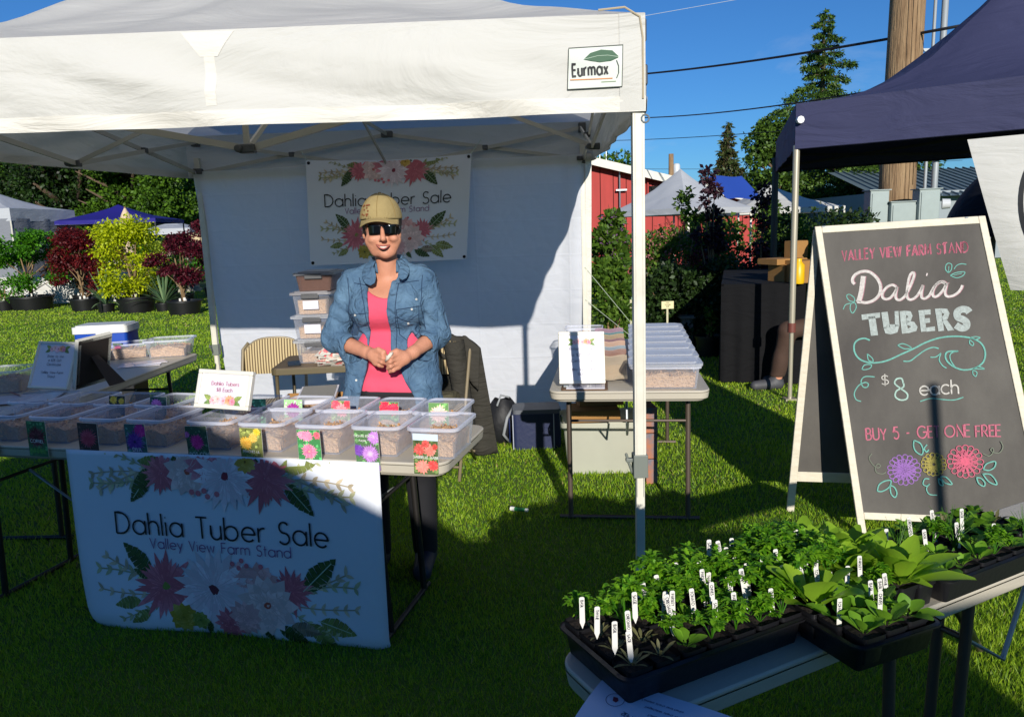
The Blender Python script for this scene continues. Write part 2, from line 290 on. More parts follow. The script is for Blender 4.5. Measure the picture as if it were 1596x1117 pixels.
class Ink:
    """flat print: coloured polygons in panel coordinates, mapped to a surface and set a hair proud of it"""
    def __init__(s): s.p = []; s.layer = 0
    def poly(s, pts, col): s.p.append((pts, srgb(col), s.layer)); return s
    def stroke(s, pts, wd, col, seg=None):
        if seg:
            q = [pts[0]]
            for a, b in zip(pts, pts[1:]):
                L = math.hypot(b[0]-a[0], b[1]-a[1]); k = max(1, int(L/seg)); q += [(a[0]+(b[0]-a[0])*i/k, a[1]+(b[1]-a[1])*i/k) for i in range(1, k+1)]
            pts = q
        L_ = []; R_ = []; n = len(pts); wl = wd if callable(wd) else (lambda t: wd)
        for i, p in enumerate(pts):
            a = pts[max(i-1, 0)]; b = pts[min(i+1, n-1)]; dx, dy = b[0]-a[0], b[1]-a[1]; l = math.hypot(dx, dy) or 1
            e = wl(i/max(n-1, 1))/2
            if 0 < i < n-1:
                d1 = (p[0]-a[0], p[1]-a[1]); d2 = (b[0]-p[0], b[1]-p[1]); c = (d1[0]*d2[0]+d1[1]*d2[1])/((math.hypot(*d1) or 1)*(math.hypot(*d2) or 1))
                e = e/max(.45, math.sqrt(max(0, (1+c)/2)))
            L_.append((p[0]-dy/l*e, p[1]+dx/l*e)); R_.append((p[0]+dy/l*e, p[1]-dx/l*e))
        for i in range(n-1): s.poly([L_[i], L_[i+1], R_[i+1], R_[i]], col)
        return s
    def text(s, t, x, y, hgt, wd, col, gap=.2, center=False, sx=1.0, jit=0, ang=0.0, slant=0, seg=None, wfn=None):
        if center: x -= text_width(t, gap)*hgt*sx/2
        ca, sa = math.cos(ang), math.sin(ang); x0, y0 = x, y; cx = 0
        for c in t:
            w_, ls = G[c]; jx = random.uniform(-jit, jit)*hgt; jy = random.uniform(-jit, jit)*hgt; js = 1+random.uniform(-jit, jit)
            for l in ls:
                q = []
                for (a, b) in l:
                    u = (cx+(a*js+slant*b)*sx)*hgt+jx; v = b*js*hgt+jy; q.append((x0+u*ca-v*sa, y0+u*sa+v*ca))
                s.stroke(q, wd, col, seg)
            cx += (w_+gap)*sx
        return s
    def petal(s, cx, cy, a, r0, r1, wd, c1, c2, n=4, tip=.35):
        ca, sa = math.cos(a), math.sin(a); P = []
        for i in range(n+1):
            t = i/n; r = r0+(r1-r0)*t; w_ = wd*math.sin(math.pi*min(1, .18+t*.86))**.8 if i < n else wd*.02
            P.append((r, w_/2))
        c1 = srgb(c1); c2 = srgb(c2)
        for i in range(n):
            t = (i+.5)/n; col = tuple(x*(1-t)+y*t for x, y in zip(c1, c2))
            q = [(P[i][0], P[i][1]), (P[i+1][0], P[i+1][1]), (P[i+1][0], -P[i+1][1]), (P[i][0], -P[i][1])]
            s.poly([(cx+u*ca-v*sa, cy+u*sa+v*ca) for u, v in q], col)
    def flower(s, cx, cy, r, cin, cout, n=14, layers=3, core=None, wd=.5, sq=1.0, rnd=.12, jitter=.25):
        for L in range(layers):
            rr = r*(1-.26*L); s.layer += 1
            for k in range(n):
                a = 2*math.pi*(k+.5*(L % 2)+random.uniform(-jitter, jitter)*.5)/n; R1 = rr*(1+random.uniform(-rnd, rnd))
                f = random.uniform(.78, 1.15); co = tuple(min(1, x*f+.06*(f > 1)) for x in srgb(cout)); s.layer += .02
                s.petal(cx, cy, a, rr*.08, R1, rr*wd*2*math.pi/n*1.25, cin, co)
        if core:
            s.layer += 1; s.poly([(cx+r*.13*math.cos(k*.9)*random.uniform(.7, 1.2), cy+r*.13*math.sin(k*.9)*random.uniform(.7, 1.2)) for k in range(7)], core)
    def disc(s, cx, cy, r, col, n=12): s.poly([(cx+r*math.cos(2*math.pi*k/n), cy+r*math.sin(2*math.pi*k/n)) for k in range(n)], col); return s
    def leaf(s, x, y, a, L, wd, col, vein='#B9C9B0', teeth=5):
        ca, sa = math.cos(a), math.sin(a); c = srgb(col); n = 8; s.layer += 1
        T = lambda u, v: (x+u*ca-v*sa, y+u*sa+v*ca)
        for sd in (1, -1):
            for i in range(n):
                t0, t1 = i/n, (i+1)/n; f = random.uniform(.75, 1.25); w0 = wd*math.sin(math.pi*t0**.8)*.5; w1 = wd*math.sin(math.pi*t1**.8)*.5
                s.poly([T(t0*L, 0), T(t1*L, 0), T((t1+.04)*L, sd*w1*1.0), T((t0+.06)*L, sd*w0*(1.12 if i % 2 else 1))], tuple(min(1, q*f) for q in c))
        if vein: s.layer += .5; s.stroke([T(0, 0), T(L*.9, 0)], L*.018, vein)
    def sprig(s, x, y, a, L, col, n=7, size=.16, bend=.5):
        pts = []; xx, yy, aa = x, y, a
        for i in range(n+1):
            pts.append((xx, yy)); xx += L/n*math.cos(aa); yy += L/n*math.sin(aa); aa += bend/n
        s.layer += 1; s.stroke(pts, L*.018, tuple(q*.8 for q in srgb(col)))
        for i in range(2, n+1):
            for sd in (-1, 1):
                f = random.uniform(.7, 1.3)
                s.petal(pts[i][0], pts[i][1], a+bend*i/n+sd*random.uniform(.5, 1.1), 0, L*size*random.uniform(.7, 1.1), L*size*.4, tuple(min(1, q*f) for q in srgb(col)), tuple(min(1, q*f*1.2) for q in srgb(col)), n=3)
    def build(s, name, m, surf, parent, eps=.0012, clip=None, world=True):
        lay = sorted({round(p[2], 3) for p in s.p}); step = min(.00012, .003/max(1, len(lay))); rank = {l: i for i, l in enumerate(lay)}
        b = MB()
        for pts, c, L in s.p:
            if clip and not all(clip(*q) for q in pts): continue
            e = eps+rank[round(L, 3)]*step; vs_ = []
            for q in pts:
                P_, n_ = surf(*q); vs_.append(Vector(P_)+Vector(n_)*e)
            b.add(vs_, [tuple(range(len(vs_)))], c)
        return b.build(name, m, parent, world=world, colors=True)
def plane_surf(o, ux, uy, n=None):
    o = Vector(o); ux = Vector(ux).normalized(); uy = Vector(uy).normalized(); n = Vector(n) if n else ux.cross(uy).normalized()
    return lambda x, y: (o+ux*x+uy*y, n)
M_INK = mat('print_ink', rough=.6, attr=True)
M_CHALK = mat('chalk', rough=.95, attr=True, noise=(90, .45, '#55504B'))
# ------------------------------------------------------------ foliage
def leaves(C, size, aspect=.55, up=.3, droop=0.0, out=None, jit=.35):
    """diamond shaped leaves at points C"""
    n = len(C); d = rng.normal(size=(n, 3))
    if out is not None: d += out*1.2
    d[:, 2] -= droop; d /= np.linalg.norm(d, axis=1)[:, None]
    nn = rng.normal(size=(n, 3)); nn[:, 2] += up*3; s = np.cross(d, nn); s /= np.linalg.norm(s, axis=1)[:, None]+1e-9
    sz = size*(1+rng.uniform(-jit, jit, n))[:, None]; nm = np.cross(s, d)
    V = np.stack([C, C+d*sz*.5+s*sz*aspect*.5+nm*sz*.06, C+d*sz, C+d*sz*.5-s*sz*aspect*.5+nm*sz*.06], 1).reshape(-1, 3)
    return V, np.arange(4*n).reshape(n, 4)
def clump_points(cs, rs, n, shell=.55, squash=.8):
    cs = np.asarray(cs, float); rs = np.asarray(rs, float); pr = rs**2; k = rng.choice(len(cs), n, p=pr/pr.sum())
    d = rng.normal(size=(n, 3)); d /= np.linalg.norm(d, axis=1)[:, None]
    r = rs[k]*(shell+(1-shell)*rng.random(n)**.6)*(1+.12*rng.normal(size=n)); d2 = d.copy(); d2[:, 2] *= squash
    return cs[k]+d2*r[:, None], d
def crown(name, cs, rs, n, size, m, parent, aspect=.55, shell=.5, squash=.8, up=.3, droop=.1):
    P, D = clump_points(cs, rs, n, shell, squash); V, F = leaves(P, size, aspect, up, droop, D)
    return np_mesh(name, V, F, m, parent, fac=rng.random(n))
M_BARK = mat('bark', '#6A5744', .9, noise=(14, .7, '#3B2F25', (1, 1, .2)), bump=(25, .6))
M_TWIG = mat('twig', '#8C7250', .85, noise=(20, .5))
M_POT = mat('black_nursery_plastic', '#141416', .42, bump=(60, .1))
M_SOIL = mat('potting_soil', '#2A1E15', .95, noise=(60, .8, '#0F0A07'), bump=(70, .8))

# ------------------------------------------------------------ ground
def lawn():
    b = MB(); b.add([(-400, -60, 0), (400, -60, 0), (400, 900, 0), (-400, 900, 0)], [(0, 1, 2, 3)])
    m = mat('lawn_ground', '#3E5E12', .95, noise=(1.1, .7, '#5A6A24'), bump=(120, .8))
    o = b.build('lawn', m); o['kind'] = 'structure'
    # blades: density falls with the square of the distance, height with it rises a little
    n = 620000; u = rng.random(n); y0, y1 = 1.15, 26.0
    Y = y0*np.power(y1/y0, u); Xf = rng.uniform(-.80, .82, n)*Y*1.06
    keep = ~((Y < 2.2) & (Xf > 3)); Y = Y[keep]; Xf = Xf[keep]; n = len(Y)
    hgt = rng.uniform(.012, .030, n)*(1+.15*np.clip(Y-3, 0, 8)/8); wd = .0021*np.clip(Y/2.4, 1, 7)*rng.uniform(.7, 1.3, n)
    patch = .5+.5*np.sin(Xf*3.1+np.sin(Y*2.3)*1.4)*np.sin(Y*2.7+np.cos(Xf*1.9)*2); hgt *= .75+.5*patch
    a = rng.uniform(0, 2*np.pi, n); lean = rng.uniform(.1, .9, n)*hgt; la = rng.uniform(0, 2*np.pi, n)
    V = np.empty((n, 3, 3), np.float32)
    V[:, 0, 0] = Xf-np.cos(a)*wd; V[:, 0, 1] = Y-np.sin(a)*wd; V[:, 0, 2] = -.002
    V[:, 1, 0] = Xf+np.cos(a)*wd; V[:, 1, 1] = Y+np.sin(a)*wd; V[:, 1, 2] = -.002
    V[:, 2, 0] = Xf+np.cos(la)*lean; V[:, 2, 1] = Y+np.sin(la)*lean; V[:, 2, 2] = hgt
    worn = .5+.5*np.sin(Xf*.9+1.3*np.sin(Y*.6))*np.cos(Y*.8+.7*np.sin(Xf*1.3)); f = np.clip(rng.random(n)*.75+.25*patch+.22*worn-.14, 0, 1); dry = (rng.random(n) < .012+.05*worn**3).astype(np.int32)
    g = np_mesh('grass', V.reshape(-1, 3), np.arange(3*n).reshape(n, 3), None, fac=f, mats=[leaf_mat('grass_blade', '#BCD43A', '#5C9018', trans=.45, rough=.45), leaf_mat('dry_grass_blade', '#C8B878', '#8A7A44', trans=.3)], mi=dry)
    g['kind'] = 'stuff'; g['label'] = 'short mown green grass covering the market lawn'
lawn()

# ------------------------------------------------------------ far trees
def broad_tree(label, x, y, hgt, r, m, n=16000, leaf=.42, trunk_h=.25, group=None, seed=1, cat='tree', low=.12, bsize=1.0):
    rs_ = random.Random(seed); t = thing('broadleaf_tree', label, cat, (x, y, 0), 0, group)
    b = MB(); b.tube([(0, 0, 0), (.1, 0, hgt*.3), (0, .1, hgt*.7)], [r*.10, r*.07, r*.02], 8)
    for k in range(9):
        a = rs_.uniform(0, 6.28); z = hgt*rs_.uniform(.2, .6); b.tube([(0, 0, z), (math.cos(a)*r*.4, math.sin(a)*r*.4, z+hgt*.12), (math.cos(a)*r*.75, math.sin(a)*r*.75, z+hgt*.2)], [r*.04, r*.025, r*.008], 6)
    b.build('trunk', M_BARK, t, smooth=True)
    cs, rr = [], []
    for k in range(46):
        z = rs_.uniform(low, .93); prof = math.sin(math.pi*min(1, (z-low)/(1.02-low)*.86+.12))**.6
        a = rs_.uniform(0, 6.28); q = r*prof*rs_.uniform(.25, .86); cs.append((math.cos(a)*q, math.sin(a)*q, z*hgt)); rr.append(r*rs_.uniform(.18, .36)*bsize)
    crown('crown', cs, rr, n, leaf, m, t, shell=.72, aspect=.7); return t
def conifer(label, x, y, hgt, r, m, n=15000, leaf=.30, cat='conifer', seed=3, base=.04, dens=1.0, ragged=.35, group=None, narrow=1.0):
    rs_ = random.Random(seed); t = thing('conifer_tree', label, cat, (x, y, 0), 0, group)
    b = MB(); b.tube([(0, 0, 0), (0, 0, hgt*.5), (0, 0, hgt*.98)], [r*.12, r*.06, .015], 8)
    tips = []; nb = int(58*dens)
    for k in range(nb):
        z = hgt*(base+(1-base)*(k/nb)**.9); rr = r*(1-z/hgt)**narrow*rs_.uniform(1-ragged, 1+ragged*.5)+.10; a = k*2.4+rs_.uniform(-.5, .5)
        p1 = (math.cos(a)*rr*.5, math.sin(a)*rr*.5, z+rr*.06); p2 = (math.cos(a)*rr, math.sin(a)*rr, z-rr*.12)
        b.tube([(0, 0, z), p1, p2], [.03, .02, .006], 5, caps=False); tips.append(((0, 0, z), p1, p2, rr))
    b.build('trunk', M_BARK, t)
    k = rng.choice(len(tips), n, p=np.array([q[3]**1.3 for q in tips])/sum(q[3]**1.3 for q in tips))
    u = rng.random(n)**.6; A = np.array([q[0] for q in tips])[k]; B = np.array([q[1] for q in tips])[k]; Cc = np.array([q[2] for q in tips])[k]; R_ = np.array([q[3] for q in tips])[k]
    P = (1-u)[:, None]**2*A+(2*u*(1-u))[:, None]*B+(u**2)[:, None]*Cc
    P += rng.normal(size=(n, 3))*np.array([.13, .13, .075])*(R_*(1.15-.5*u))[:, None]
    out = P.copy(); out[:, 2] = -.2; out /= np.linalg.norm(out, axis=1)[:, None]+1e-9
    V, F = leaves(P, leaf, .32, .3, .35, out); np_mesh('crown', V, F, m, t, fac=rng.random(n)); return t
M_DKGREEN = leaf_mat('dark_tree_leaf', '#2E4A14', '#101E08', .2)
M_MIDGREEN = leaf_mat('mid_tree_leaf', '#5E8420', '#24400E', .3)
M_CONIF = leaf_mat('conifer_needle', '#5C7A26', '#26401A', .2)
M_CONIF2 = leaf_mat('dark_conifer_needle', '#48602E', '#4A3C28', .15)
p = at(120, 380, 52); broad_tree('tallest dark green tree mass behind the blue canopy, left of centre', -27.5, 50, 10.2, 7.2, M_DKGREEN, 60000, .22, seed=1, bsize=1.15)
broad_tree('dark green tree at the right end of the far row, beside the white tent leg', -22.6, 47, 9.0, 3.9, M_MIDGREEN, 32000, .20, seed=2)
broad_tree('lighter olive tree at the far left edge behind the grey canopy', -37.5, 54, 8.6, 5.5, M_MIDGREEN, 30000, .24, seed=4)
conifer('thin dark conifer seen in the gap just left of the white tent leg', -21.2, 52, 8.3, 1.9, M_CONIF, 5000, .4, seed=5)
broad_tree('low dark hedge-like tree behind the beige canopy', -24.5, 58, 5.2, 5.2, M_DKGREEN, 24000, .24, seed=8, low=.02)
broad_tree('wide dark tree behind the blue canopy at its left', -34, 60, 8.6, 7, M_DKGREEN, 34000, .26, seed=9, low=.02)
conifer('tallest conifer, a pointed fir left of the wooden utility pole', 16.2, 40, 11.9, 3.3, M_CONIF, 52000, .19, seed=11, dens=1.6, narrow=.75, ragged=.55)
broad_tree('broad green cedar hedge tree below the tall fir', 14.9, 33, 6.5, 3.0, M_CONIF, 52000, .14, seed=12, low=.0, bsize=1.2, cat='cedar')
conifer('short dark conifer between the distant transformer pole and the tall fir', 12.0, 42, 6.9, 1.7, M_CONIF2, 12000, .28, seed=13, ragged=.5)
broad_tree('loose olive green tree just left of the navy canopy, below the tall fir', at(1205, 300, 34).x, 34, 6.3, 1.5, M_CONIF, 16000, .15, seed=17, low=.0, bsize=1.1)
broad_tree('small green treetop showing above the red barn roof', 6.4, 52, 6.1, 3.0, M_MIDGREEN, 6000, .3, seed=14)

# ------------------------------------------------------------ barn and sheds
M_RED = mat('red_barn_paint', '#B03A34', .75, noise=(5, .45, '#7E2A22', (1, 1, .15)), bump=(30, .3, (1, 1, .1)))
M_WHITEP = mat('white_trim_paint', '#D9D5C8', .6, noise=(8, .2))
M_DARK = mat('dark_opening', '#0B0A0A', .9)
def barn():
    t = thing('red_barn', 'red board barn with white roof trim behind the white tent and shrubs', 'barn', (2, 25, 0))
    pk = at(850, 236, 25); e = at(1110, 297, 25)     # fascia line of the gable end
    x0, x1 = -2.0, 8.2
    roof = lambda x: 4.55+(3.05-4.55)*(x-0)/(5.6)  if x > 0 else 4.55+.27*x
    roof = lambda x: pk.z+(e.z-pk.z)*(x-pk.x)/(e.x-pk.x)
    W_ = .42; k = 0; xx = x0
    while xx < x1-.01:
        b = MB(); a0, a1 = xx+.012, xx+W_-.012; yy = 25+.012*(k % 3)
        b.add([(a0, yy, 0), (a1, yy, 0), (a1, yy, roof(a1)-.08), (a0, yy, roof(a0)-.08), (a0, yy+.04, 0), (a1, yy+.04, 0), (a1, yy+.04, roof(a1)-.08), (a0, yy+.04, roof(a0)-.08)],
              [(0, 1, 2, 3), (0, 4, 5, 1), (1, 5, 6, 2), (3, 2, 6, 7), (0, 3, 7, 4)])
        b.build('board', M_RED, t, world=True); xx += W_; k += 1
    b = MB(); b.add([(x0, 25.06, 0), (x1, 25.06, 0), (x1, 25.06, roof(x1)-.1), (x0, 25.06, roof(x0)-.1)], [(0, 1, 2, 3)]); b.add([(x1, 25.06, 0), (x1, 40, 0), (x1, 40, roof(x1)), (x1, 25.06, roof(x1))], [(0, 1, 2, 3)]); b.build('wall', M_DARK, t, world=True)
    b = MB(); b.beam((x0-.3, 24.6, roof(x0-.3)), (x1+.3, 24.6, roof(x1+.3)), .06, .24); b.build('fascia', M_WHITEP, t, world=True)
    b = MB(); b.add([(x0-.3, 24.6, roof(x0-.3)+.1), (x1+.3, 24.6, roof(x1+.3)+.1), (x1+.3, 40, roof(x1+.3)+.1), (x0-.3, 40, roof(x0-.3)+.1), (x0-.3, 24.66, roof(x0-.3)-.08), (x1+.3, 24.66, roof(x1+.3)-.08), (x1+.3, 40, roof(x1+.3)-.08), (x0-.3, 40, roof(x0-.3)-.08)], [(0, 1, 2, 3), (7, 6, 5, 4)])
    b.build('roof', mat('barn_roof', '#8C8E90', .5), t, world=True)
    c0 = at(1012, 288, 24.93); c1 = at(1062, 303, 24.93)
    b = MB(); b.box(((c0.x+c1.x)/2, 24.96, (c0.z+c1.z)/2-.25), (c1.x-c0.x, .03, .75)); w_ = b.build('window', M_DARK, t, world=True)
    b = MB(); b.beam((c0.x-.05, 24.92, c0.z+.16), (c1.x+.1, 24.92, c0.z+.16), .04, .07); b.beam((c0.x-.05, 24.92, c0.z-.65), (c0.x-.05, 24.92, c0.z+.2), .04, .07); b.build('frame', M_RED, w_, world=True)
    b = MB(); g_ = at(950, 345, 24.8)
    for z in (0.9, 1.9, 2.7): b.box((g_.x+.4, 24.85, z), (.35, .08, .05))
    b.tube([(g_.x+.35, 24.85, 0), (g_.x+.35, 24.85, 3.3)], .025, 6); b.build('conduit', mat('galvanised', '#9DA3A5', .4, .6), t, world=True)
    for q in (935, 945):
        a = at(q, 258, 27); b = MB(); b.tube([(a.x, 27, 3.4), (a.x, 27, at(q, 222 if q < 940 else 228, 27).z)], .02, 5); b.build('vent_pipe', mat('galvanised'), t, world=True)
barn()
def ribbed_building():
    t = thing('metal_building', 'grey building with ribbed metal roof behind the utility pole', 'building', (13, 30, 0))
    a = at(1428, 262, 30); c = at(1560, 262, 30); d = at(1470, 330, 26)
    m = mat('grey_metal_roof', '#6E7F86', .45, .3, noise=(3, .2)); b = MB()
    b.box(((a.x+c.x)/2+1, 31, 1.2), (c.x-a.x+8, 8, 2.4)); b.build('wall', mat('pale_siding', '#8E979A', .7), t, world=True)
    x = a.x-3; k = 0; top = a.z; bot = 2.2
    while x < c.x+3:
        b = MB(); b.add([(x, 26.5, bot), (x+.28, 26.5, bot), (x+.28, 31, top), (x, 31, top)], [(0, 1, 2, 3)]); b.box((x+.29, 28.75, (bot+top)/2+.03), (.04, math.hypot(4.5, top-bot), .05), R=Matrix.Rotation(math.atan2(top-bot, 4.5), 3, 'X'))
        b.build('roof_panel', m, t, world=True); x += .3
ribbed_building()

# ------------------------------------------------------------ poles and wires
M_WOOD = mat('weathered_pole_wood', '#A88C68', .85, noise=(3.2, .75, '#5E3F26', (4, 4, .35)), bump=(12, .9, (5, 5, .25), .03))
M_GALV = mat('galvanised', '#9DA3A5', .4, .6); M_CONDUIT = mat('grey_conduit', '#9AA0A2', .5, .2)
def utility_pole():
    c = at(1400, 270, 14); x = c.x; t = thing('utility_pole', 'weathered wooden utility pole with conduits behind the blue canopy', 'utility pole', (x, 14, 0))
    b = MB(); b.tube([(0, 0, 0), (-.01, 0, 2.5), (.02, 0, 5.5), (.05, 0, 9)], [.32, .305, .285, .25], 20)
    for k in range(5):
        a = -1.9+k*.25; b.tube([(math.cos(a)*.31, math.sin(a)*.31, 1.2+k*.3), (math.cos(a)*.29, math.sin(a)*.29, 6)], .006, 4)
    b.build('pole', M_WOOD, t, smooth=True)
    for dx, r in ((.43, .028), (.60, .055)):
        b = MB(); b.tube([(dx, -.12, 0), (dx, -.12, 2.3), (dx+.02, -.12, 8.6)], r, 10); b.build('conduit', M_CONDUIT, t, smooth=True)
    for z in (2.6, 4.4, 6.2):
        b = MB(); b.box((.45, -.1, z), (.45, .03, .05)); b.build('strap', M_GALV, t)
    b = MB(); b.box((.62, -.2, 2.62), (.14, .12, .22)); b.build('junction', M_CONDUIT, t, bevel=.01)
utility_pole()
M_BOX = mat('meter_box_grey', '#9AA6A2', .55, .1, noise=(4, .2))
for i, (x0, x1, ytop, lab) in enumerate(((1352, 1381, 298, 'left grey electric cabinet at the foot of the utility pole'), (1384, 1426, 316, 'low pale electric cabinet in front of the utility pole'), (1428, 1460, 296, 'right grey meter box with round meter beside the utility pole'))):
    a = at(x0, ytop, 13.3-.1*i); c = at(x1, ytop, 13.3-.1*i)
    t = thing('electric_cabinet', lab, 'electric box', ((a.x+c.x)/2, a.y, 0), 0, 'electric boxes at the utility pole')
    b = MB(); b.box((0, 0, a.z/2), (c.x-a.x, .25, a.z)); b.build('cabinet', M_BOX, t, bevel=.012)
    b = MB(); b.box((0, -.135, a.z-.35), (c.x-a.x-.05, .012, .6)); b.build('door', M_BOX, t, bevel=.004)
    b = MB(); b.box((0, 0, a.z+.008), (c.x-a.x+.05, .3, .015)); b.build('lid', M_BOX, t)
    if i == 2: b = MB(); b.cyl((.25, -.05, a.z-.25), (.36, -.1, a.z-.25), .09, .08, 14); b.build('meter', mat('meter_glass', '#C9CCCC', .2), t, smooth=True, autos=40)
def wire(label, p0, p1, sag, r, col='#15161A'):
    b = MB(); p0 = Vector(p0); p1 = Vector(p1)
    b.tube([p0.lerp(p1, i/24)-Vector((0, 0, sag*4*(i/24)*(1-i/24))) for i in range(25)], r, 6); o = b.build('overhead_wire', mat('wire_'+col[1:], col, .6), smooth=True)
    tag(o, label, 'wire', 'overhead wires')
pole_top = lambda px, py: at(px, py, 13.7)
wire('thickest black overhead cable meeting the wooden pole from the left', at(800, 122, 32), at(1500, 40, 13.0), .3, .026)
wire('sagging black overhead cable passing in front of the tall fir', at(860, 178, 30), at(1450, 125, 13.6), .35, .016)
wire('thin low overhead wire above the transformer pole', at(800, 218, 42), at(1460, 180, 22), .3, .014)
wire('thin pale wire rising at the top right of the white tent', at(960, 33, 9), at(1260, -20, 9.4), .0, .003, '#A8B4C0')
wire('dark overhead wire at the upper left above the white canopy', at(-120, 44, 20), at(320, 0, 20), .12, .012)
wire('faint wire behind the red barn roof', at(900, 262, 60), at(1500, 250, 60), .3, .016)
def far_pole():
    a = at(1046, 240, 48); t = thing('transformer_pole', 'distant wooden pole with grey transformer drum above the barn roof', 'utility pole', (a.x, 48, 0))
    b = MB(); b.tube([(0, 0, 0), (0, 0, a.z)], [.2, .15], 10); b.build('pole', M_WOOD, t, smooth=True)
    b = MB(); b.lathe((.34, 0, a.z-1.35), [(0, 0), (.2, 0), (.22, .1), (.22, .65), (.16, .75), (0, .78)], 12); b.build('transformer', mat('transformer_grey', '#C4CBD0', .4), t, smooth=True)
    b = MB(); b.beam((0, 0, a.z-.7), (.34, 0, a.z-.8), .05); b.beam((0, 0, a.z-1.2), (.34, 0, a.z-1.2), .05); b.build('bracket', M_GALV, t)
far_pole()
# ------------------------------------------------------------ pop-up canopies
def wob(x, y, s=1.0): return math.sin(x*3.1*s+math.sin(y*2.3*s)*1.7)*.5+math.sin(x*7.3*s-y*5.1*s+1.3)*.3+math.sin(x*1.3*s+y*9.7*s)*.2
def frustum_roof(b, cn, peak, sag, wr=.012, nu=26, nv=16, flat=.0):
    """four roof faces from corner list cn (z at eave) to peak, hanging between the ridges"""
    pk = Vector(peak)
    for i in range(4):
        A = Vector(cn[i]); B = Vector(cn[(i+1) % 4])
        def fn(u, v, A=A, B=B):
            e = A.lerp(B, u); e.z -= flat*math.sin(math.pi*u); p = e.lerp(pk, v); s = sag*math.sin(math.pi*v*.96)*(1-.25*math.sin(math.pi*u)); p.z -= s
            p.z += wr*wob(p.x*1.7, p.y*1.7+v*3)*min(1, v*6); return p
        b.grid(fn, nu, nv)
def canopy(label, cat, cn, zb, val, peakz, cloth, leg_m, legs_z=0, group=None, hem=None, leg_w=.035, sag=.12, valance_open=(), walls=(), wall_m=None, name='canopy_tent', legs=(0, 1, 2, 3)):
    """cn: four xy corners; zb valance bottom; val valance height"""
    cx = sum(c[0] for c in cn)/4; cy = sum(c[1] for c in cn)/4
    t = thing(name, label, cat, (cx, cy, 0), 0, group)
    b = MB(); frustum_roof(b, [(c[0], c[1], zb+val) for c in cn], (cx, cy, peakz), sag, .015, 14, 8); b.build('roof_cloth', cloth, t, world=True, smooth=True, autos=60)
    for i in range(4):
        A = Vector((*cn[i], zb)); B = Vector((*cn[(i+1) % 4], zb)); nrm = (B-A).cross(Vector((0, 0, 1))).normalized()
        b = MB(); b.grid(lambda u, v: A.lerp(B, u)+Vector((0, 0, val*v))+nrm*(.012*(1-v)*wob(u*9, v*2+i)), 20, 4); b.build('valance', cloth, t, world=True, smooth=True)
        if hem: b = MB(); b.grid(lambda u, v: A.lerp(B, u)+Vector((0, 0, .02*v-.004))+nrm*(.012*wob(u*9, i)-.006), 20, 1); b.build('hem', hem, t, world=True)
    for i in legs:
        b = MB(); q = cn[i]; b.box((q[0]+(cx-q[0])*.015, q[1]+(cy-q[1])*.015, (zb+val*.9)/2), (leg_w, leg_w, zb+val*.9)); b.build('leg', leg_m, t, world=True)
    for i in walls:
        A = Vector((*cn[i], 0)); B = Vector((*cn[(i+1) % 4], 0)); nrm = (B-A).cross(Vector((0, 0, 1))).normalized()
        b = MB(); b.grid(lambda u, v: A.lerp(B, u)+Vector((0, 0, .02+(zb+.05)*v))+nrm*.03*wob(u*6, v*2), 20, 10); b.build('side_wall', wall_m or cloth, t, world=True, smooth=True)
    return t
def rect(cx, cy, wx, wy, rz=0):
    ca, sa = math.cos(rz), math.sin(rz); return [(cx+x*ca-y*sa, cy+x*sa+y*ca) for x, y in ((-wx/2, -wy/2), (wx/2, -wy/2), (wx/2, wy/2), (-wx/2, wy/2))]
M_LEGW = mat('white_steel_leg', '#D6D3C4', .4, spec=.5, noise=(9, .25, '#8C7A5A'))
M_LEGD = mat('dark_steel_leg', '#3A3836', .45, .2)
M_BLACKP = mat('black_plastic', '#121213', .45)
M_GREYP = mat('grey_plastic_joint', '#4A4B4A', .5)
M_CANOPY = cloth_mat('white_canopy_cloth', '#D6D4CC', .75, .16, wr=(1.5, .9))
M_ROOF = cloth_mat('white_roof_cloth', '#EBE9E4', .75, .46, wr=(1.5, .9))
M_NAVY = cloth_mat('navy_canopy_cloth', '#40425F', .7, .04, wr=(2.2, .5))
M_NAVYIN = cloth_mat('navy_canopy_inside', '#15161C', .8, .0)

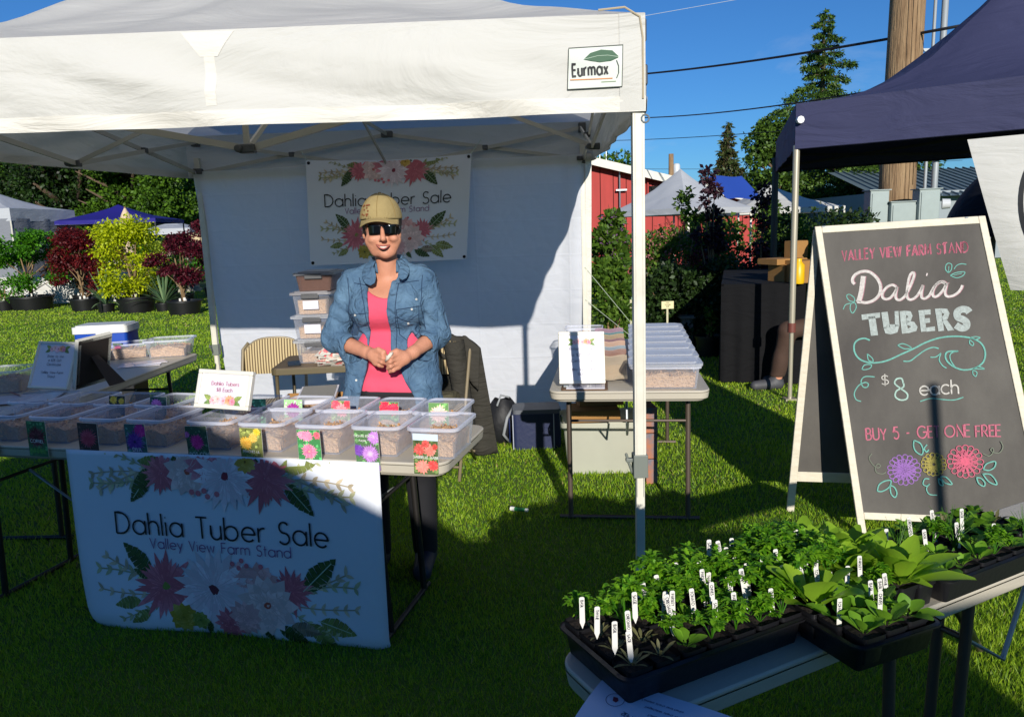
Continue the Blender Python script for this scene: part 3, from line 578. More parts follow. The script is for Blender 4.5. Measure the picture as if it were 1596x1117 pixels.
def main_tent():
    ez = 2.235
    FR = Vector((.470, 2.60, 2.228)); FL = Vector((-2.56, 2.77, 2.26)); BRc = Vector((.66, 5.93, 2.34)); BL = Vector((-2.44, 6.0, 2.34))
    vb = [1.958, 1.925, 2.05, 2.03]   # valance bottoms FL FR BR BL
    cn = [FL, FR, BRc, BL]; cx = sum(c.x for c in cn)/4; cy = sum(c.y for c in cn)/4
    t = thing('market_canopy', 'large white pop-up canopy sheltering the woman and her dahlia tables', 'canopy tent', (cx, cy, 0))
    pk = Vector((cx, cy, 3.42))
    b = MB()
    for i in range(4):
        A, B = cn[i], cn[(i+1) % 4]
        def fn(u, v):
            p = A.lerp(B, u).lerp(pk, v); s = .20*math.sin(math.pi*min(1, v*1.05))*(1-.12*math.sin(math.pi*u)); p.z -= s
            p.z += .016*wob(p.x*1.3+v*2, p.y*1.6)*min(1, v*5)
            if i == 0: p.z += (.022*math.sin(u*11+v*6)+.012*math.sin(u*23-v*13))*math.sin(math.pi*min(1, v*1.0))*.9*math.sin(math.pi*u)**.5 if 0 < u < 1 else 0
            return p
        b.grid(fn, 60, 30)
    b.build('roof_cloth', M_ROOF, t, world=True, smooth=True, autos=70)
    def val_fn(i):
        A, B = cn[i], cn[(i+1) % 4]; za, zb_ = vb[i], vb[(i+1) % 4]; nrm = (B-A).cross(Vector((0, 0, 1))).normalized()
        def fn(u, v, off=0):    # v 0 bottom .. 1 top
            top = A.lerp(B, u); zb2 = za+(zb_-za)*u-.006*math.sin(u*math.pi); p = top.copy(); p.z = zb2+(top.z-zb2)*v
            e = math.sin(math.pi*u)**.4
            d = (.016*wob(u*5+v, v*2.2+u*3)+.012*math.sin(u*14+v*5)*(1-v)+.010*math.sin((u*9+v*1.9)*4.1)*(.4+.6*math.sin(u*5)**2))*e*math.sin(math.pi*min(1, .25+v*.75))
            d += .018*math.sin(math.pi*v)*e
            return p+nrm*(d+off)
        return fn, nrm
    for i in range(4):
        fn, nrm = val_fn(i)
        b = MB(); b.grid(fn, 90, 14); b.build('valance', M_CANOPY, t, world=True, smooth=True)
        b = MB(); b.grid(lambda u, v: fn(u, v*.15, .0035)-Vector((0, 0, .003*(1-v))), 90, 2); b.build('hem', cloth_mat('canopy_hem', '#DEDACF', .6, .05, wr=(6, .2)), t, world=True, smooth=True)
    # corner caps and reinforcing patch on the front valance
    fn0, n0 = val_fn(0)
    for u0, u1 in ((.972, .999), (.001, .028)):
        b = MB(); b.grid(lambda u, v: fn0(u0+(u1-u0)*u, v, .004), 6, 10); b.build('corner_patch', M_CANOPY, t, world=True, smooth=True)
    um = .522   # T-shaped reinforcement
    b = MB(); b.grid(lambda u, v: fn0(um+(u-.5)*.012, .2+.75*v, .0012), 2, 10); b.grid(lambda u, v: fn0(um+(u-.5)*(.02+.04*v), .72+.26*v, .0018), 4, 4)
    b.build('seam_patch', cloth_mat('canopy_hem', '#DEDACF'), t, world=True, smooth=True)
    b = MB(); q = fn0(.993, .93); b.tube([fn0(.95, 1.0, .006)+Vector((0, 0, .012)), fn0(.978, 1.0, .006)+Vector((0, 0, .018)), fn0(.994, .96, .006), fn0(.997, .75, .006), fn0(.997, .12, .006)], .0035, 6); b.build('piping', mat('piping_beige', '#B4A68A', .6), t, world=True)
    # maker's label printed on the valance
    L = (FR-FL).length
    def surf(x, y):     # metres: x from the right corner leftwards is negative, y above valance bottom
        u = 1+x/L; bot = fn0(u, 0); top = fn0(u, 1); v = y/(top.z-bot.z); p = fn0(u, v); return p, n0
    ink = Ink(); K = 2.60/FPX; X0, X1, Y0, Y1 = -.268, -.093, .066, .199
    def q(px, py): return ((px-1007)*K*.985, (168-py+(1007-px)*.035)*K)
    C = [q(889, 139), q(971, 135), q(973, 76), q(892, 81)]
    bg_ = MB(); bg_.grid(lambda u, v: (lambda P_: surf(P_[0], P_[1])[0]+n0*.006)(((C[0][0]*(1-u)+C[1][0]*u)*(1-v)+(C[3][0]*(1-u)+C[2][0]*u)*v, (C[0][1]*(1-u)+C[1][1]*u)*(1-v)+(C[3][1]*(1-u)+C[2][1]*u)*v)), 12, 8); bg_.build('brand_panel', mat('panel_pale', '#CDD2C8', .6), t, world=True, smooth=True)
    ink.layer = 1; ink.stroke(C+[C[0]], .0022, '#3C4238', seg=.02)
    ink.layer = 2; lf = [(914, 97), (924, 88), (940, 83), (957, 84), (966, 92), (966, 94), (955, 99), (938, 101), (924, 99)]
    ink.poly([q(*p) for p in lf], '#1F5232'); ink.layer = 3; ink.stroke([q(914, 97), q(935, 92), q(950, 91), q(966, 93)], .0013, '#A9BDA8')
    ink.stroke([q(963, 98), q(966, 106), q(966, 116), q(963, 123)], .003, '#22352A')
    o = q(897, 120.5); ink.layer = 3
    for sx_, st in ((.62, .0042),): ink.text('Eurmax', o[0], o[1], .0370, st*1.45, '#16171A', gap=.29, sx=.66, ang=.02, seg=.006)
    ink.stroke([q(893, 125.5), q(926, 124.5), q(957, 123.3)], .0030, '#D0874A'); ink.stroke([q(940, 128.5), q(962, 127.5)], .0022, '#8FA37C')
    ink.build('brand_print', M_INK, surf, t, eps=.0085)
    # frame
    legs = [Vector((FL.x+.03, FL.y+.03, 0)), Vector((FR.x-.022, FR.y+.03, 0)), Vector((BRc.x-.075, BRc.y-.04, 0)), Vector((BL.x+.10, BL.y-.06, 0))]
    for i, p in enumerate(legs):
        f = i in (0, 1)
        b = MB(); b.box((p.x, p.y, 1.42), (.040, .040, 1.50)); 
        for s_ in (-1, 1): b.box((p.x+s_*.012, p.y-.0205, 1.36), (.003, .002, 1.55))
        b.build('outer_leg', M_LEGW, t, world=True, bevel=.004)
        b = MB(); b.box((p.x, p.y, .36), (.031, .031, .72)); b.box((p.x, p.y, .004), (.09, .09, .008)); b.build('inner_leg', M_LEGW, t, world=True, bevel=.003)
        zc = .70; b = MB(); b.box((p.x, p.y, zc), (.052, .052, .085)); b.box((p.x-.036, p.y, zc+.02), (.03, .02, .014)); b.tube([(p.x-.05, p.y, zc+.045), (p.x-.04, p.y, zc+.01), (p.x-.026, p.y, zc-.03)], .006, 6); b.build('height_lock', mat('grey_green_lock', '#6E746C', .5), t, world=True, bevel=.006)
        b = MB(); top = cn[i].z-.03; b.box((p.x, p.y, top-.02), (.055, .055, .07)); b.build('top_joint', mat('grey_plastic_joint'), t, world=True, bevel=.005); b = MB()
        sl = top-.25 if i in (2, 3) else top-.16
        b.box((p.x, p.y, sl), (.06, .06, .065)); d = (Vector((cx, cy, 0))-p).normalized()*.035
        b.box((p.x+d.x, p.y+d.y, sl+.005), (.045, .045, .03)); b.build('leg_joint', mat('grey_plastic_joint'), t, world=True, bevel=.005)
    mids = {}
    M_BAR = mat('truss_bar', '#B3AFA2', .45, .1, noise=(6, .2)); M_BARD = mat('truss_bar')
    for i in range(4):
        A = legs[i]; B = legs[(i+1) % 4]; M_ = (A+B)/2; top = (cn[i].z+cn[(i+1) % 4].z)/2-.05
        lo = top-.25 if i != 0 else 1.905; ins = (Vector((cx, cy, 0))-M_).normalized()*(.03 if i else .40); M_ = M_+ins
        tA = cn[i].z-.05; tB = cn[(i+1) % 4].z-.05; sA = tA-.23 if i else tA-.17; sB = tB-.23 if i else tB-.17
        v3 = lambda p, z: Vector((p.x, p.y, z)); off = ins.normalized()*.012
        for a, za, zs in ((A, tA, sA), (B, tB, sB)):
            b = MB(); b.beam(v3(a, za)+off, v3(M_, lo)+off, .012, .026); b.build('truss_bar', M_BAR, t, world=True)
            b = MB(); b.beam(v3(a, zs)-off, v3(M_, top)-off, .012, .026); b.build('truss_bar', M_BAR, t, world=True)
            X_ = (v3(a, (za+zs)/2)+v3(M_, (top+lo)/2))/2; b = MB(); b.box(X_, (.04, .05, .035)); b.build('truss_pivot', M_GREYP, t, world=True, bevel=.005)
        b = MB(); b.box(v3(M_, top), (.085, .05, .045)); b.build('centre_joint', M_GREYP, t, world=True, bevel=.006); b = MB(); b.box(v3(M_, lo), (.065, .04, .035)); b.cyl(v3(M_, lo)+Vector((-.03, -.03, 0)), v3(M_, lo)+Vector((-.03, .03, 0)), .016, n=10); b.build('centre_joint', M_GREYP, t, world=True, bevel=.006)
        if i == 0: b = MB(); b.box(v3(M_, (lo+top)/2), (.02, .02, top-lo)); b.build('centre_strut', M_BAR, t, world=True)
        mids[i] = (M_, lo, top)
    hub = Vector((cx, cy, 2.52))
    for i in range(4):
        M_, lo, top = mids[i]
        a = Vector((M_.x, M_.y, lo)); c = Vector((M_.x, M_.y, top)); md = (c+hub)/2+Vector((0, 0, .02))
        b = MB(); b.beam(a, Vector((hub.x, hub.y, hub.z+.05)), .010, .022); b.build('truss_bar', M_BAR, t, world=True)
        b = MB(); b.beam(c, Vector((hub.x, hub.y, hub.z-.22)), .010, .022); b.build('truss_bar', M_BAR, t, world=True)
    b = MB(); b.cyl((cx, cy, 2.25), (cx, cy, 3.30), .018, n=10); b.box((cx, cy, hub.z), (.09, .09, .07)); b.box((cx, cy, hub.z-.22), (.09, .09, .06)); b.build('centre_pole', M_BAR, t, world=True)
    # hook and eye at front right leg
    b = MB(); p = legs[1]; b.tube([(p.x+.022+.013*math.cos(a), p.y-.02, 1.90+.013*math.sin(a)) for a in [k*.7 for k in range(10)]], .0035, 6); b.build('hook', M_GALV, t, world=True)
    # back wall
    TL = at(300, 268, 5.90); TR = at(921, 240, 5.88); BRw = Vector((.62, 6.02, .03)); BLw = Vector((-2.32, 6.1, .02))
    wf = None
    def wallf(u, v, off=0.0):
        p = BLw.lerp(BRw, u).lerp(TL.lerp(TR, u), v)
        p.y += .05*math.sin(math.pi*v)*wob(u*3, v*1.5)+.010*math.sin(u*29+v*3)*(1-v)+.03*math.sin(math.pi*u*3)*(1-v)-off
        if u > .93: p.y -= .03*math.sin((u-.93)/.07*math.pi)
        return p
    m = cloth_mat('white_wall_cloth', '#ECEEF3', .7, .42, crease=(9, .72, .27), wr=(3, .18))
    b = MB(); b.grid(wallf, 90, 50); w_ = b.build('side_wall', m, t, world=True, smooth=True)
    b = MB(); b.grid(lambda u, v: wallf(.985+.016*u, v, .012), 2, 40); b.build('wall_edge', cloth_mat('canopy_hem', '#DEDACF'), w_, world=True, smooth=True)
    return t, wallf
TENT, WALLF = main_tent()

def guy_lines():
    t = None
    for k, (a, c) in enumerate((((.585, 5.86, 1.25), (1.62, 6.6, .0)), ((.585, 5.86, 1.0), (1.75, 6.7, 0)))):
        b = MB(); b.tube([a, c], .0022, 5); o = b.build('guy_line', mat('pale_cord', '#B9C4B0', .7)); tag(o, ('upper' if k == 0 else 'lower')+' thin guy cord running from the rear white leg to the lawn', 'cord', 'guy cords of the white canopy')
guy_lines()

# ------------------------------------------------------------ neighbouring blue canopy on the right
def blue_tent():
    A = Vector((2.40, 6.45)); d1 = Vector((3.66-2.40, 5.5-6.45)).normalized(); fr = A+d1*3.75; d2 = Vector((3.28-2.40, 9.45-6.45)).normalized(); bl = A+d2*3.05; br = fr+d2*3.05
    cn = [tuple(A), tuple(fr), tuple(br), tuple(bl)]
    t = canopy('faded navy pop-up canopy of the neighbouring stall at the right edge', 'canopy tent', cn, 2.13, .36, 3.56, M_NAVY, mat('bare_steel_leg', '#B7AE9A', .35, .4), leg_w=.045, sag=.30, hem=mat('navy_hem', '#1B1D38', .7), legs=(1, 2), name='canopy_tent')
    cx = sum(c[0] for c in cn)/4; cy = sum(c[1] for c in cn)/4
    b = MB(); b.tube([(A.x+.02, A.y+.02, .0), (A.x+.02, A.y+.02, .62)], .019, 10); b.tube([(A.x+.02, A.y+.02, .6), (A.x+.02, A.y+.02, 2.16)], .027, 12); b.box((A.x+.02, A.y+.02, .01), (.1, .1, .02)); b.build('leg', mat('bare_steel_leg'), t, world=True, smooth=True, autos=40)
    b = MB(); b.tube([(A.x+.02, A.y+.02, .60), (A.x+.02, A.y+.02, .68)], .034, 12); b.build('leg_collar', mat('red_brown_tape', '#6E3A30', .6), t, world=True, smooth=True, autos=40)
    b = MB(); b.tube([(bl.x, bl.y, 0), (bl.x, bl.y, 2.3)], .04, 8); b.build('leg', M_LEGD, t, world=True)
    inn = Vector((cx, cy)); z0, z1 = 2.18, 2.33
    for P_, Q in ((A, fr), (A, bl), (bl, br)):
        m_ = (P_+Q)/2
        for s_, e_ in ((P_, m_), (m_, Q)):
            for za, zb_ in ((z1, z0), (z0, z1)):
                i_ = (Vector((cx, cy))-m_).normalized()*.07; b = MB(); b.beam((s_.x+i_.x, s_.y+i_.y, za if s_ is P_ else zb_), (e_.x+i_.x, e_.y+i_.y, zb_ if s_ is P_ else za), .012, .025); b.build('truss_bar', M_LEGD, t, world=True)
    for q in (at(1247, 187, 6.4), at(1587, 152, 5.6)):
        b = MB(); b.cyl((q.x, q.y-.02, q.z), (q.x, q.y+.02, q.z), .03, n=8); b.build('clip', mat('white_clip', '#D9D9D9', .4), t, world=True)
    return t, A, d1, d2
BT, BTA, BD1, BD2 = blue_tent()
def stall_banner():
    P0 = at(1508, 218, 5.62); P1 = P0+Vector((BD1.x, BD1.y, 0))*1.3; n = Vector((BD1.y, -BD1.x, 0)).normalized()
    def fn(u, v):   # v 0 bottom
        top = P0.lerp(P1, u)+Vector((0, 0, .02*u)); bot = at(1575, 452, 5.5)+Vector((BD1.x, BD1.y, 0))*1.2*u; p = bot.lerp(top, v); 
        return p+n*(.03*math.sin(u*7+v*2)*(1-v*.6)+.03*math.sin(v*3)*(1-u))
    b = MB(); b.grid(fn, 30, 20); o = b.build('stall_banner', cloth_mat('white_banner_cloth', '#D8D6CF', .6, .12, wr=(3, .3)), None, smooth=True)
    tag(o, 'white cloth banner with black ring logo hanging from the navy canopy', 'banner')
    ink = Ink(); c = [(1610+34*math.cos(a)*1.0, 318+78*math.sin(a)) for a in [2*math.pi*k/40 for k in range(41)]]
    pl = plane_surf(P0, (BD1.x, BD1.y, 0), (0, 0, 1), -n if n.y > 0 else n)
    tov = lambda px, py: ((at(px, py, P0.y-.0).x-P0.x)*1.0, at(px, py, P0.y-.15).z-P0.z)
    o2 = [tov(*q) for q in c]; ink.stroke(o2, .03, '#17181C')
    # the ring lies on the banner: drop points on to the sheet
    bv = BVHTree.FromPolygons([tuple(v.co) for v in o.data.vertices], [tuple(p.vertices) for p in o.data.polygons])
    def surf(x, y):
        s = Vector((P0.x+BD1.x*x, P0.y+BD1.y*x, P0.z+y)); hit = bv.find_nearest(s); nn = -Vector(hit[1]) if hit[1].y > 0 else Vector(hit[1]); return hit[0], nn
    ink.build('ring_print', M_INK, surf, o, eps=.004)
stall_banner()
def far_blue_panel():
    # dark rounded umbrella edge and dark stall wall between blue canopy and banner
    t = thing('patio_umbrella', 'dark half-folded umbrella behind the white ring banner', 'umbrella', (6.1, 9.6, 0))
    b = MB(); c = at(1606, 330, 9.6); b.tube([(0, 0, 0), (0, 0, 2.6)], .03, 8); b.build('pole', M_LEGD, t)
    R_ = 1.0; b = MB(); b.grid(lambda u, v: Vector((c.x-6.1+R_*math.sin(v*1.35)*math.cos(u*6.283), R_*math.sin(v*1.35)*math.sin(u*6.283), c.z-.1+1.05*math.cos(v*1.5)-.25+.02*math.cos(u*50))), 32, 10)
    b.build('canopy', cloth_mat('black_umbrella_cloth', '#14151B', .7, .02), t, smooth=True)
far_blue_panel()

# ------------------------------------------------------------ other market canopies
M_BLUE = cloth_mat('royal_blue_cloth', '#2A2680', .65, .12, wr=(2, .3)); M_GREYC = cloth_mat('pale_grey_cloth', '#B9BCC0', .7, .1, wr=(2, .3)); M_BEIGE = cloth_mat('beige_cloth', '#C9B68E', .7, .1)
a = at(70, 350, 24); c_ = at(230, 350, 24); canopy('royal blue canopy beyond the potted maples at the left', 'canopy tent', rect((a.x+c_.x)/2, 25.5, c_.x-a.x, 3, .12), a.z-.03, .12, at(152, 320, 25.5).z, M_BLUE, M_LEGD, hem=mat('pale_hem', '#8F93B5', .6), sag=.08)
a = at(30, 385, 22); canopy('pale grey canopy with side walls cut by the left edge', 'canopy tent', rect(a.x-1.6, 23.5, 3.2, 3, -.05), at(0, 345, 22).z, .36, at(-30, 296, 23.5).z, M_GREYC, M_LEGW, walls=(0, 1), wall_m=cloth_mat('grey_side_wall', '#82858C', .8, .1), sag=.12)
a = at(255, 352, 30); canopy('small beige canopy just left of the white tent leg', 'canopy tent', rect(a.x+1.9, 32, 3.4, 3, .1), a.z-.9, .5, at(278, 346, 32).z, M_BEIGE, M_LEGW, sag=.08)
a = at(235, 352, 34); canopy('small grey-topped canopy between the blue and the beige ones', 'canopy tent', rect(a.x+.6, 35, 2.6, 3, 0), a.z-.4, .25, at(245, 346, 35).z, M_GREYC, M_LEGW, sag=.06)
# right middle distance
f = at(1073, 333, 13.0); l = at(952, 337, 14.6); r_ = at(1172, 331, 14.2)
cn = [(l.x, l.y+.0), (f.x, f.y), (r_.x, r_.y), (l.x+r_.x-f.x, l.y+r_.y-f.y)]
canopy('pale grey peaked canopy in front of the red barn', 'canopy tent', cn, f.z, .10, at(1098, 266, 14.6).z+.05, M_GREYC, M_LEGW, sag=.10, hem=mat('pale_hem2', '#DADADA', .6))
f = at(1150, 335, 17); r_ = at(1275, 335, 17)
canopy('white canopy roof behind the purple-leaved tree', 'canopy tent', rect((f.x+r_.x)/2+.3, 18.5, r_.x-f.x+.6, 3), f.z, .12, at(1200, 287, 18.5).z, M_CANOPY, M_LEGW, sag=.08)
q = at(1145, 292, 16.2); b = MB(); b.grid(lambda u, v: q+Vector(((u-.5)*.72+(v-.5)*-.25, (v-.5)*.6, (v-.5)*.5+.02*math.sin(u*6))), 8, 6)
o = b.build('tarpaulin', mat('bright_blue_tarp', '#27479A', .5), smooth=True); tag(o, 'bright blue tarpaulin patch over the white canopy roof', 'tarpaulin')

# ------------------------------------------------------------ unseen shade casters added behind the photographer: marquee, van and post
M_CAST = cloth_mat('bright_white_cloth', '#E2E2DC', .8, .22)  # white and translucent so the added marquee sends light onto the front banner
canopy('tall peaked white marquee, unseen behind the photographer, shaped to cast the foreground shade', 'marquee', rect(-1.74, -4.65, 4.15, 4.1), 1.91, .20, 4.10, M_CAST, M_LEGD, walls=(0, 1, 2, 3), sag=.0, name='marquee')  # tent read from its shadow; height and walls shaped for the shade
def van():  # unseen van added for its flat-topped shadow, white to bounce light
    t = thing('shade_van', 'white van shape added unseen behind the photographer to shade the foreground', 'van', (1.16, -4.9, 0))
    m = mat('white_van_paint', '#D8DADC', .4, coat=.5); b = MB(); b.rslab(1.8, 3.4, .45, 2.09, .10, c=(0, .6)); b.build('body', m, t)
    b = MB(); b.rslab(1.8, 1.5, .45, 1.2, .2, c=(0, -1.8)); b.build('bonnet', m, t)
    for sx_ in (-1, 1):
        for y in (1.5, -1.7):
            b = MB(); b.cyl((sx_*.70, y, .33), (sx_*.92, y, .33), .33, n=20); o = b.build('wheel', M_BLACKP, t, smooth=True, autos=40)
        b = MB(); b.box((sx_*.45, 2.308, 1.2), (.84, .02, 1.4)); b.build('door', m, t, bevel=.01)
    b = MB(); b.box((0, 2.3, .55), (1.8, .08, .2)); b.build('bumper', M_BLACKP, t, bevel=.02)
    b = MB(); b.box((0, .6, .30), (1.5, 3.3, .3)); b.build('chassis', M_BLACKP, t)
van()
def post():  # unseen post set where its shadow falls as a bar on the chalkboard
    t = thing('sign_post', 'slim post, unseen behind the photographer, placed to cast the bar on the chalkboard', 'post', (2.44, -.5, 0))
    b = MB(); b.cyl((0, 0, 0), (0, 0, 2.10), .024, n=10); b.build('post', M_LEGD, t); b = MB(); b.box((0, 0, .01), (.3, .3, .02)); b.build('base', M_LEGD, t)
post()
# ------------------------------------------------------------ folding tables
M_TABLE = mat('table_plastic', '#BFB7A6', .5, noise=(3, .25, '#A29A8B'), bump=(180, .12))
M_TLEG = mat('table_leg_steel', '#2B2826', .4, .3); M_TLEGB = mat('table_leg_brown', '#5A4E44', .4, .3)
def folding_table(label, c, rz, L, Wd, H=.74, leg_m=None, inset=.32, brace=True, th=.045, group='white folding tables', slant={}, tops={}):
    """long side along local x; c is the centre"""
    t = thing('folding_table', label, 'folding table', (c[0], c[1], 0), rz, group); leg_m = leg_m or M_TLEG
    b = MB(); b.rslab(L, Wd, H-.012, H, .06, 6, taper=0); b.rslab(L, Wd, H-th, H-.012, .06, 6, taper=.006, open_top=True); b.build('tabletop', M_TABLE, t, bevel=.004, smooth=True, autos=35)
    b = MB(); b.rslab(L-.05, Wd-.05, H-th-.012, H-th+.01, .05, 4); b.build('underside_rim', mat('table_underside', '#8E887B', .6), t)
    for sx in (-1, 1):
        x = sx*(L/2-inset); w2 = Wd/2-.09
        for sy in (-1, 1):
            b = MB(); b.tube([(tops.get((sx, sy), x), sy*w2, H-th-.01), (*slant.get((sx, sy), (x+sx*.03, sy*w2)), .02)], .0135, 10); b.build('leg', leg_m, t, smooth=True, autos=50)
        if (sx, 1) in slant: break
        b = MB(); b.tube([(x+sx*.03, -w2-.06, .014), (x+sx*.03, w2+.06, .014)], .012, 8); b.build('foot_bar', leg_m, t, smooth=True, autos=50)
        b = MB(); b.tube([(x+sx*.006, -w2, H-.2), (x+sx*.006, w2, H-.2)], .008, 8); b.build('cross_bar', leg_m, t, smooth=True, autos=50)
        if brace:
            b = MB(); b.tube([(x, 0, H-.2), (x-sx*.22, 0, H-.34), (x-sx*.34, 0, H-th-.01)], .007, 6); b.build('folding_brace', M_GALV, t)
    return t
def frame(c, rz):   # local to world helper
    ca, sa = math.cos(rz), math.sin(rz); return lambda x, y, z=0: Vector((c[0]+x*ca-y*sa, c[1]+x*sa+y*ca, z))
# front table: right-front corner near (-.17, 2.58), running left and slightly away
RZ1 = math.radians(-14.0); TW1 = .55; TL1 = 2.44
_r0 = Vector((-.25, 2.59)); _d = Vector((math.cos(RZ1), math.sin(RZ1))); _n = Vector((-math.sin(RZ1), math.cos(RZ1)))
C1 = _r0 - _d*TL1/2 + _n*TW1/2
T1 = folding_table('white folding table at the front carrying two rows of tuber bins and the banner', C1, RZ1, TL1, TW1)
L1 = frame(C1, RZ1)
# right-hand table, end on
RZ2 = math.radians(90-7.5); TL2 = 1.80; TW2 = .80
C2 = Vector((.575, 3.69)) + Vector((math.cos(RZ2), math.sin(RZ2)))*TL2/2
T2 = folding_table('white folding table on the right carrying lidded boxes and the raffle sign', C2, RZ2, TL2, TW2, leg_m=M_TLEGB, inset=.20)
L2 = frame(C2, RZ2)
# left-hand table, side on to the left
RZ3 = math.radians(90-2); C3 = Vector((-2.66, 4.55)); TL3 = 1.95; TW3 = .66
T3 = folding_table('white folding table at the left with framed signs and cooler behind', C3, RZ3, TL3, TW3)
L3 = frame(C3, RZ3)
# plant table in the foreground
RZ4 = math.radians(27.0); TL4 = 1.83; TW4 = .25
C4 = Vector((.173, 1.125)) + Vector((math.cos(RZ4), math.sin(RZ4)))*TL4/2 + Vector((-math.sin(RZ4), math.cos(RZ4)))*TW4/2
_f = gz(1526, 1018, 0); _f = Vector((_f.x-C4.x, _f.y-C4.y)); _sl = {(1, 1): (_f.x*math.cos(RZ4)+_f.y*math.sin(RZ4), -_f.x*math.sin(RZ4)+_f.y*math.cos(RZ4))}
T4 = folding_table('white folding table in the right foreground covered with seedling trays', C4, RZ4, TL4, TW4, leg_m=M_TLEGB, inset=1.06, slant=_sl, tops={(1, 1): .12})
L4 = frame((.173, 1.125), RZ4)

# ------------------------------------------------------------ clear bins of wood shavings
M_CLEAR = clear_mat('clear_bin_plastic', (.72, .74, .84), .15, .16); M_RIM = clear_mat('clear_bin_rim', (.80, .82, .92), .45, .2)
M_LID = clear_mat('clear_lid', (.80, .82, .86), .26, .3)
M_SHAV = mat('wood_shavings', '#E2BC92', .95, noise=(95, .55, '#A87A4E'), bump=(85, 1.0, None, .02))
SHAV_CH = leaf_mat('shaving_chip', '#DDB488', '#A87443', .15, .8)
BINS = {}
def bin_proto(key, Wd, D, H, fill, lid=False, r=.028):
    root = thing('clear_bin', 'x', 'plastic bin')
    b = MB(); b.rslab(Wd, D, .0, H, r, 4, taper=.016, open_top=True); b.build('body', M_CLEAR, root, smooth=True, autos=50)
    b = MB(); n0 = len(b.v)
    b.rslab(Wd+.018, D+.018, H-.012, H-.002, r+.008, 4, open_top=True, bot=False, taper=0); b.rslab(Wd+.002, D+.002, H-.002, H, r, 4, open_top=True, bot=False, taper=-.008)
    b.build('rim', M_RIM, root, smooth=True, autos=50)
    def top(x, y): return fill*(1+.10*math.sin(x*60+key)+.09*math.sin(y*47+x*31))
    b = MB(); w2, d2 = Wd/2-.02, D/2-.02; nu, nv = 14, 18
    b.grid(lambda u, v: ((2*u-1)*w2, (2*v-1)*d2, top((2*u-1)*w2, (2*v-1)*d2)+random.uniform(-.003, .003)), nu, nv)
    for (ax, s) in (('x', -1), ('x', 1), ('y', -1), ('y', 1)):
        if ax == 'x': b.grid(lambda u, v: (s*(w2-(1-v)*.010), (2*u-1)*d2*(.97+.03*v), .004+v*(top(s*w2, (2*u-1)*d2)-.004)), nv, 2)
        else: b.grid(lambda u, v: ((2*u-1)*w2*(.97+.03*v), s*(d2-(1-v)*.010), .004+v*(top((2*u-1)*w2, s*d2)-.004)), nu, 2)
    b.build('shavings', M_SHAV, root)
    n = 260; P = np.stack([rng.uniform(-w2, w2, n), rng.uniform(-d2, d2, n), np.zeros(n)], 1)
    P[:, 2] = [top(a, c)+.002 for a, c in P[:, :2]]; V, F = leaves(P, .014, .5, .9); o = np_mesh('loose_chips', V, F, SHAV_CH, root, fac=rng.random(n)); o['kind'] = 'stuff'
    if lid:
        b = MB(); b.rslab(Wd+.03, D+.03, H+.001, H+.014, r+.01, 4); b.rslab(Wd-.03, D-.03, H+.014, H+.020, r, 4); b.build('lid', M_LID, root, smooth=True, autos=40)
    for o in [root]+list(root.children): pass
    return root
def drop(root):
    for c in list(root.children): bpy.data.objects.remove(c)
    bpy.data.objects.remove(root)
P_A = bin_proto(1, .184, .250, .118, .062); P_B = bin_proto(2, .184, .250, .118, .066)
P_L = bin_proto(3, .335, .195, .115, .068, lid=True)
def put(proto, loc, rz, label, group, **kw):
    o = copy_tree(proto); o.location = loc; o.rotation_euler = (0, 0, rz); tag(o, label, kw.get('cat'), group); return o

# seed cards with a printed dahlia each
M_CARD = mat('card_stock', '#D8D4C8', .4, coat=.3)
def card(label, o3, ux, uy, wd, ht, draw, group='dahlia picture cards', bg='#1E3A1E', bgn=True):
    ux = Vector(ux).normalized(); uy = Vector(uy).normalized(); n = ux.cross(uy).normalized(); o3 = Vector(o3)
    t = thing('picture_card', label, 'picture card', o3, 0, group)
    b = MB(); b.prism([o3, o3+ux*wd, o3+ux*wd+uy*ht, o3+uy*ht], n, -.0012); b.build('card', M_CARD, t, world=True)
    k = Ink(); bg = tuple(min(.8, v*1.7+.01) for v in srgb(bg)); k.poly([(0.0005, .0005), (wd-.0005, .0005), (wd-.0005, ht-.0005), (.0005, ht-.0005)], bg)
    if bgn:
        rs = random.Random(len(label)); k.layer = 1
        for i in range(60):
            x, y = rs.uniform(.05, .95)*wd, rs.uniform(.04, .96)*ht; s = rs.uniform(.03, .10)*wd; a = rs.uniform(0, 6.28); c = srgb(bg); f = rs.uniform(.4, 3.2); k.layer += .01
            q = [(x+s*math.cos(a+j*1.57)*(1.3 if j % 2 else .7), y+s*math.sin(a+j*1.57)) for j in range(4)]
            q = [(min(max(u, .001), wd-.001), min(max(v, .001), ht-.001)) for u, v in q]; k.poly(q, tuple(min(.8, z*f+(.01 if z == c[1] else 0)) for z in c))
    k.layer = 3; draw(k, wd, ht)
    inside = [(p, c, L) for p, c, L in k.p]; k.p = []
    for p, c, L in inside: k.p.append(([(min(max(u, 0), wd), min(max(v, 0), ht)) for u, v in p], c, L))
    k.build('picture_print', M_INK, plane_surf(o3, ux, uy, n), t, eps=.0004); return t
def fl(x, y, r, cin, cout, n=16, layers=4, core=None, wd=.72):
    return lambda k, W, H: k.flower(x*W, y*H, r*W, cin, cout, n, layers, core, wd)
def many(*fs):
    def d(k, W, H):
        for f in fs: f(k, W, H)
    return d
def cap(txt, y, s=.085, col='#E8E6E0', x=.5):
    return lambda k, W, H: (setattr(k, 'layer', k.layer+2), k.text(txt, x*W, y*H, s*W*1.15, s*W*.17, col, center=True, gap=.22))
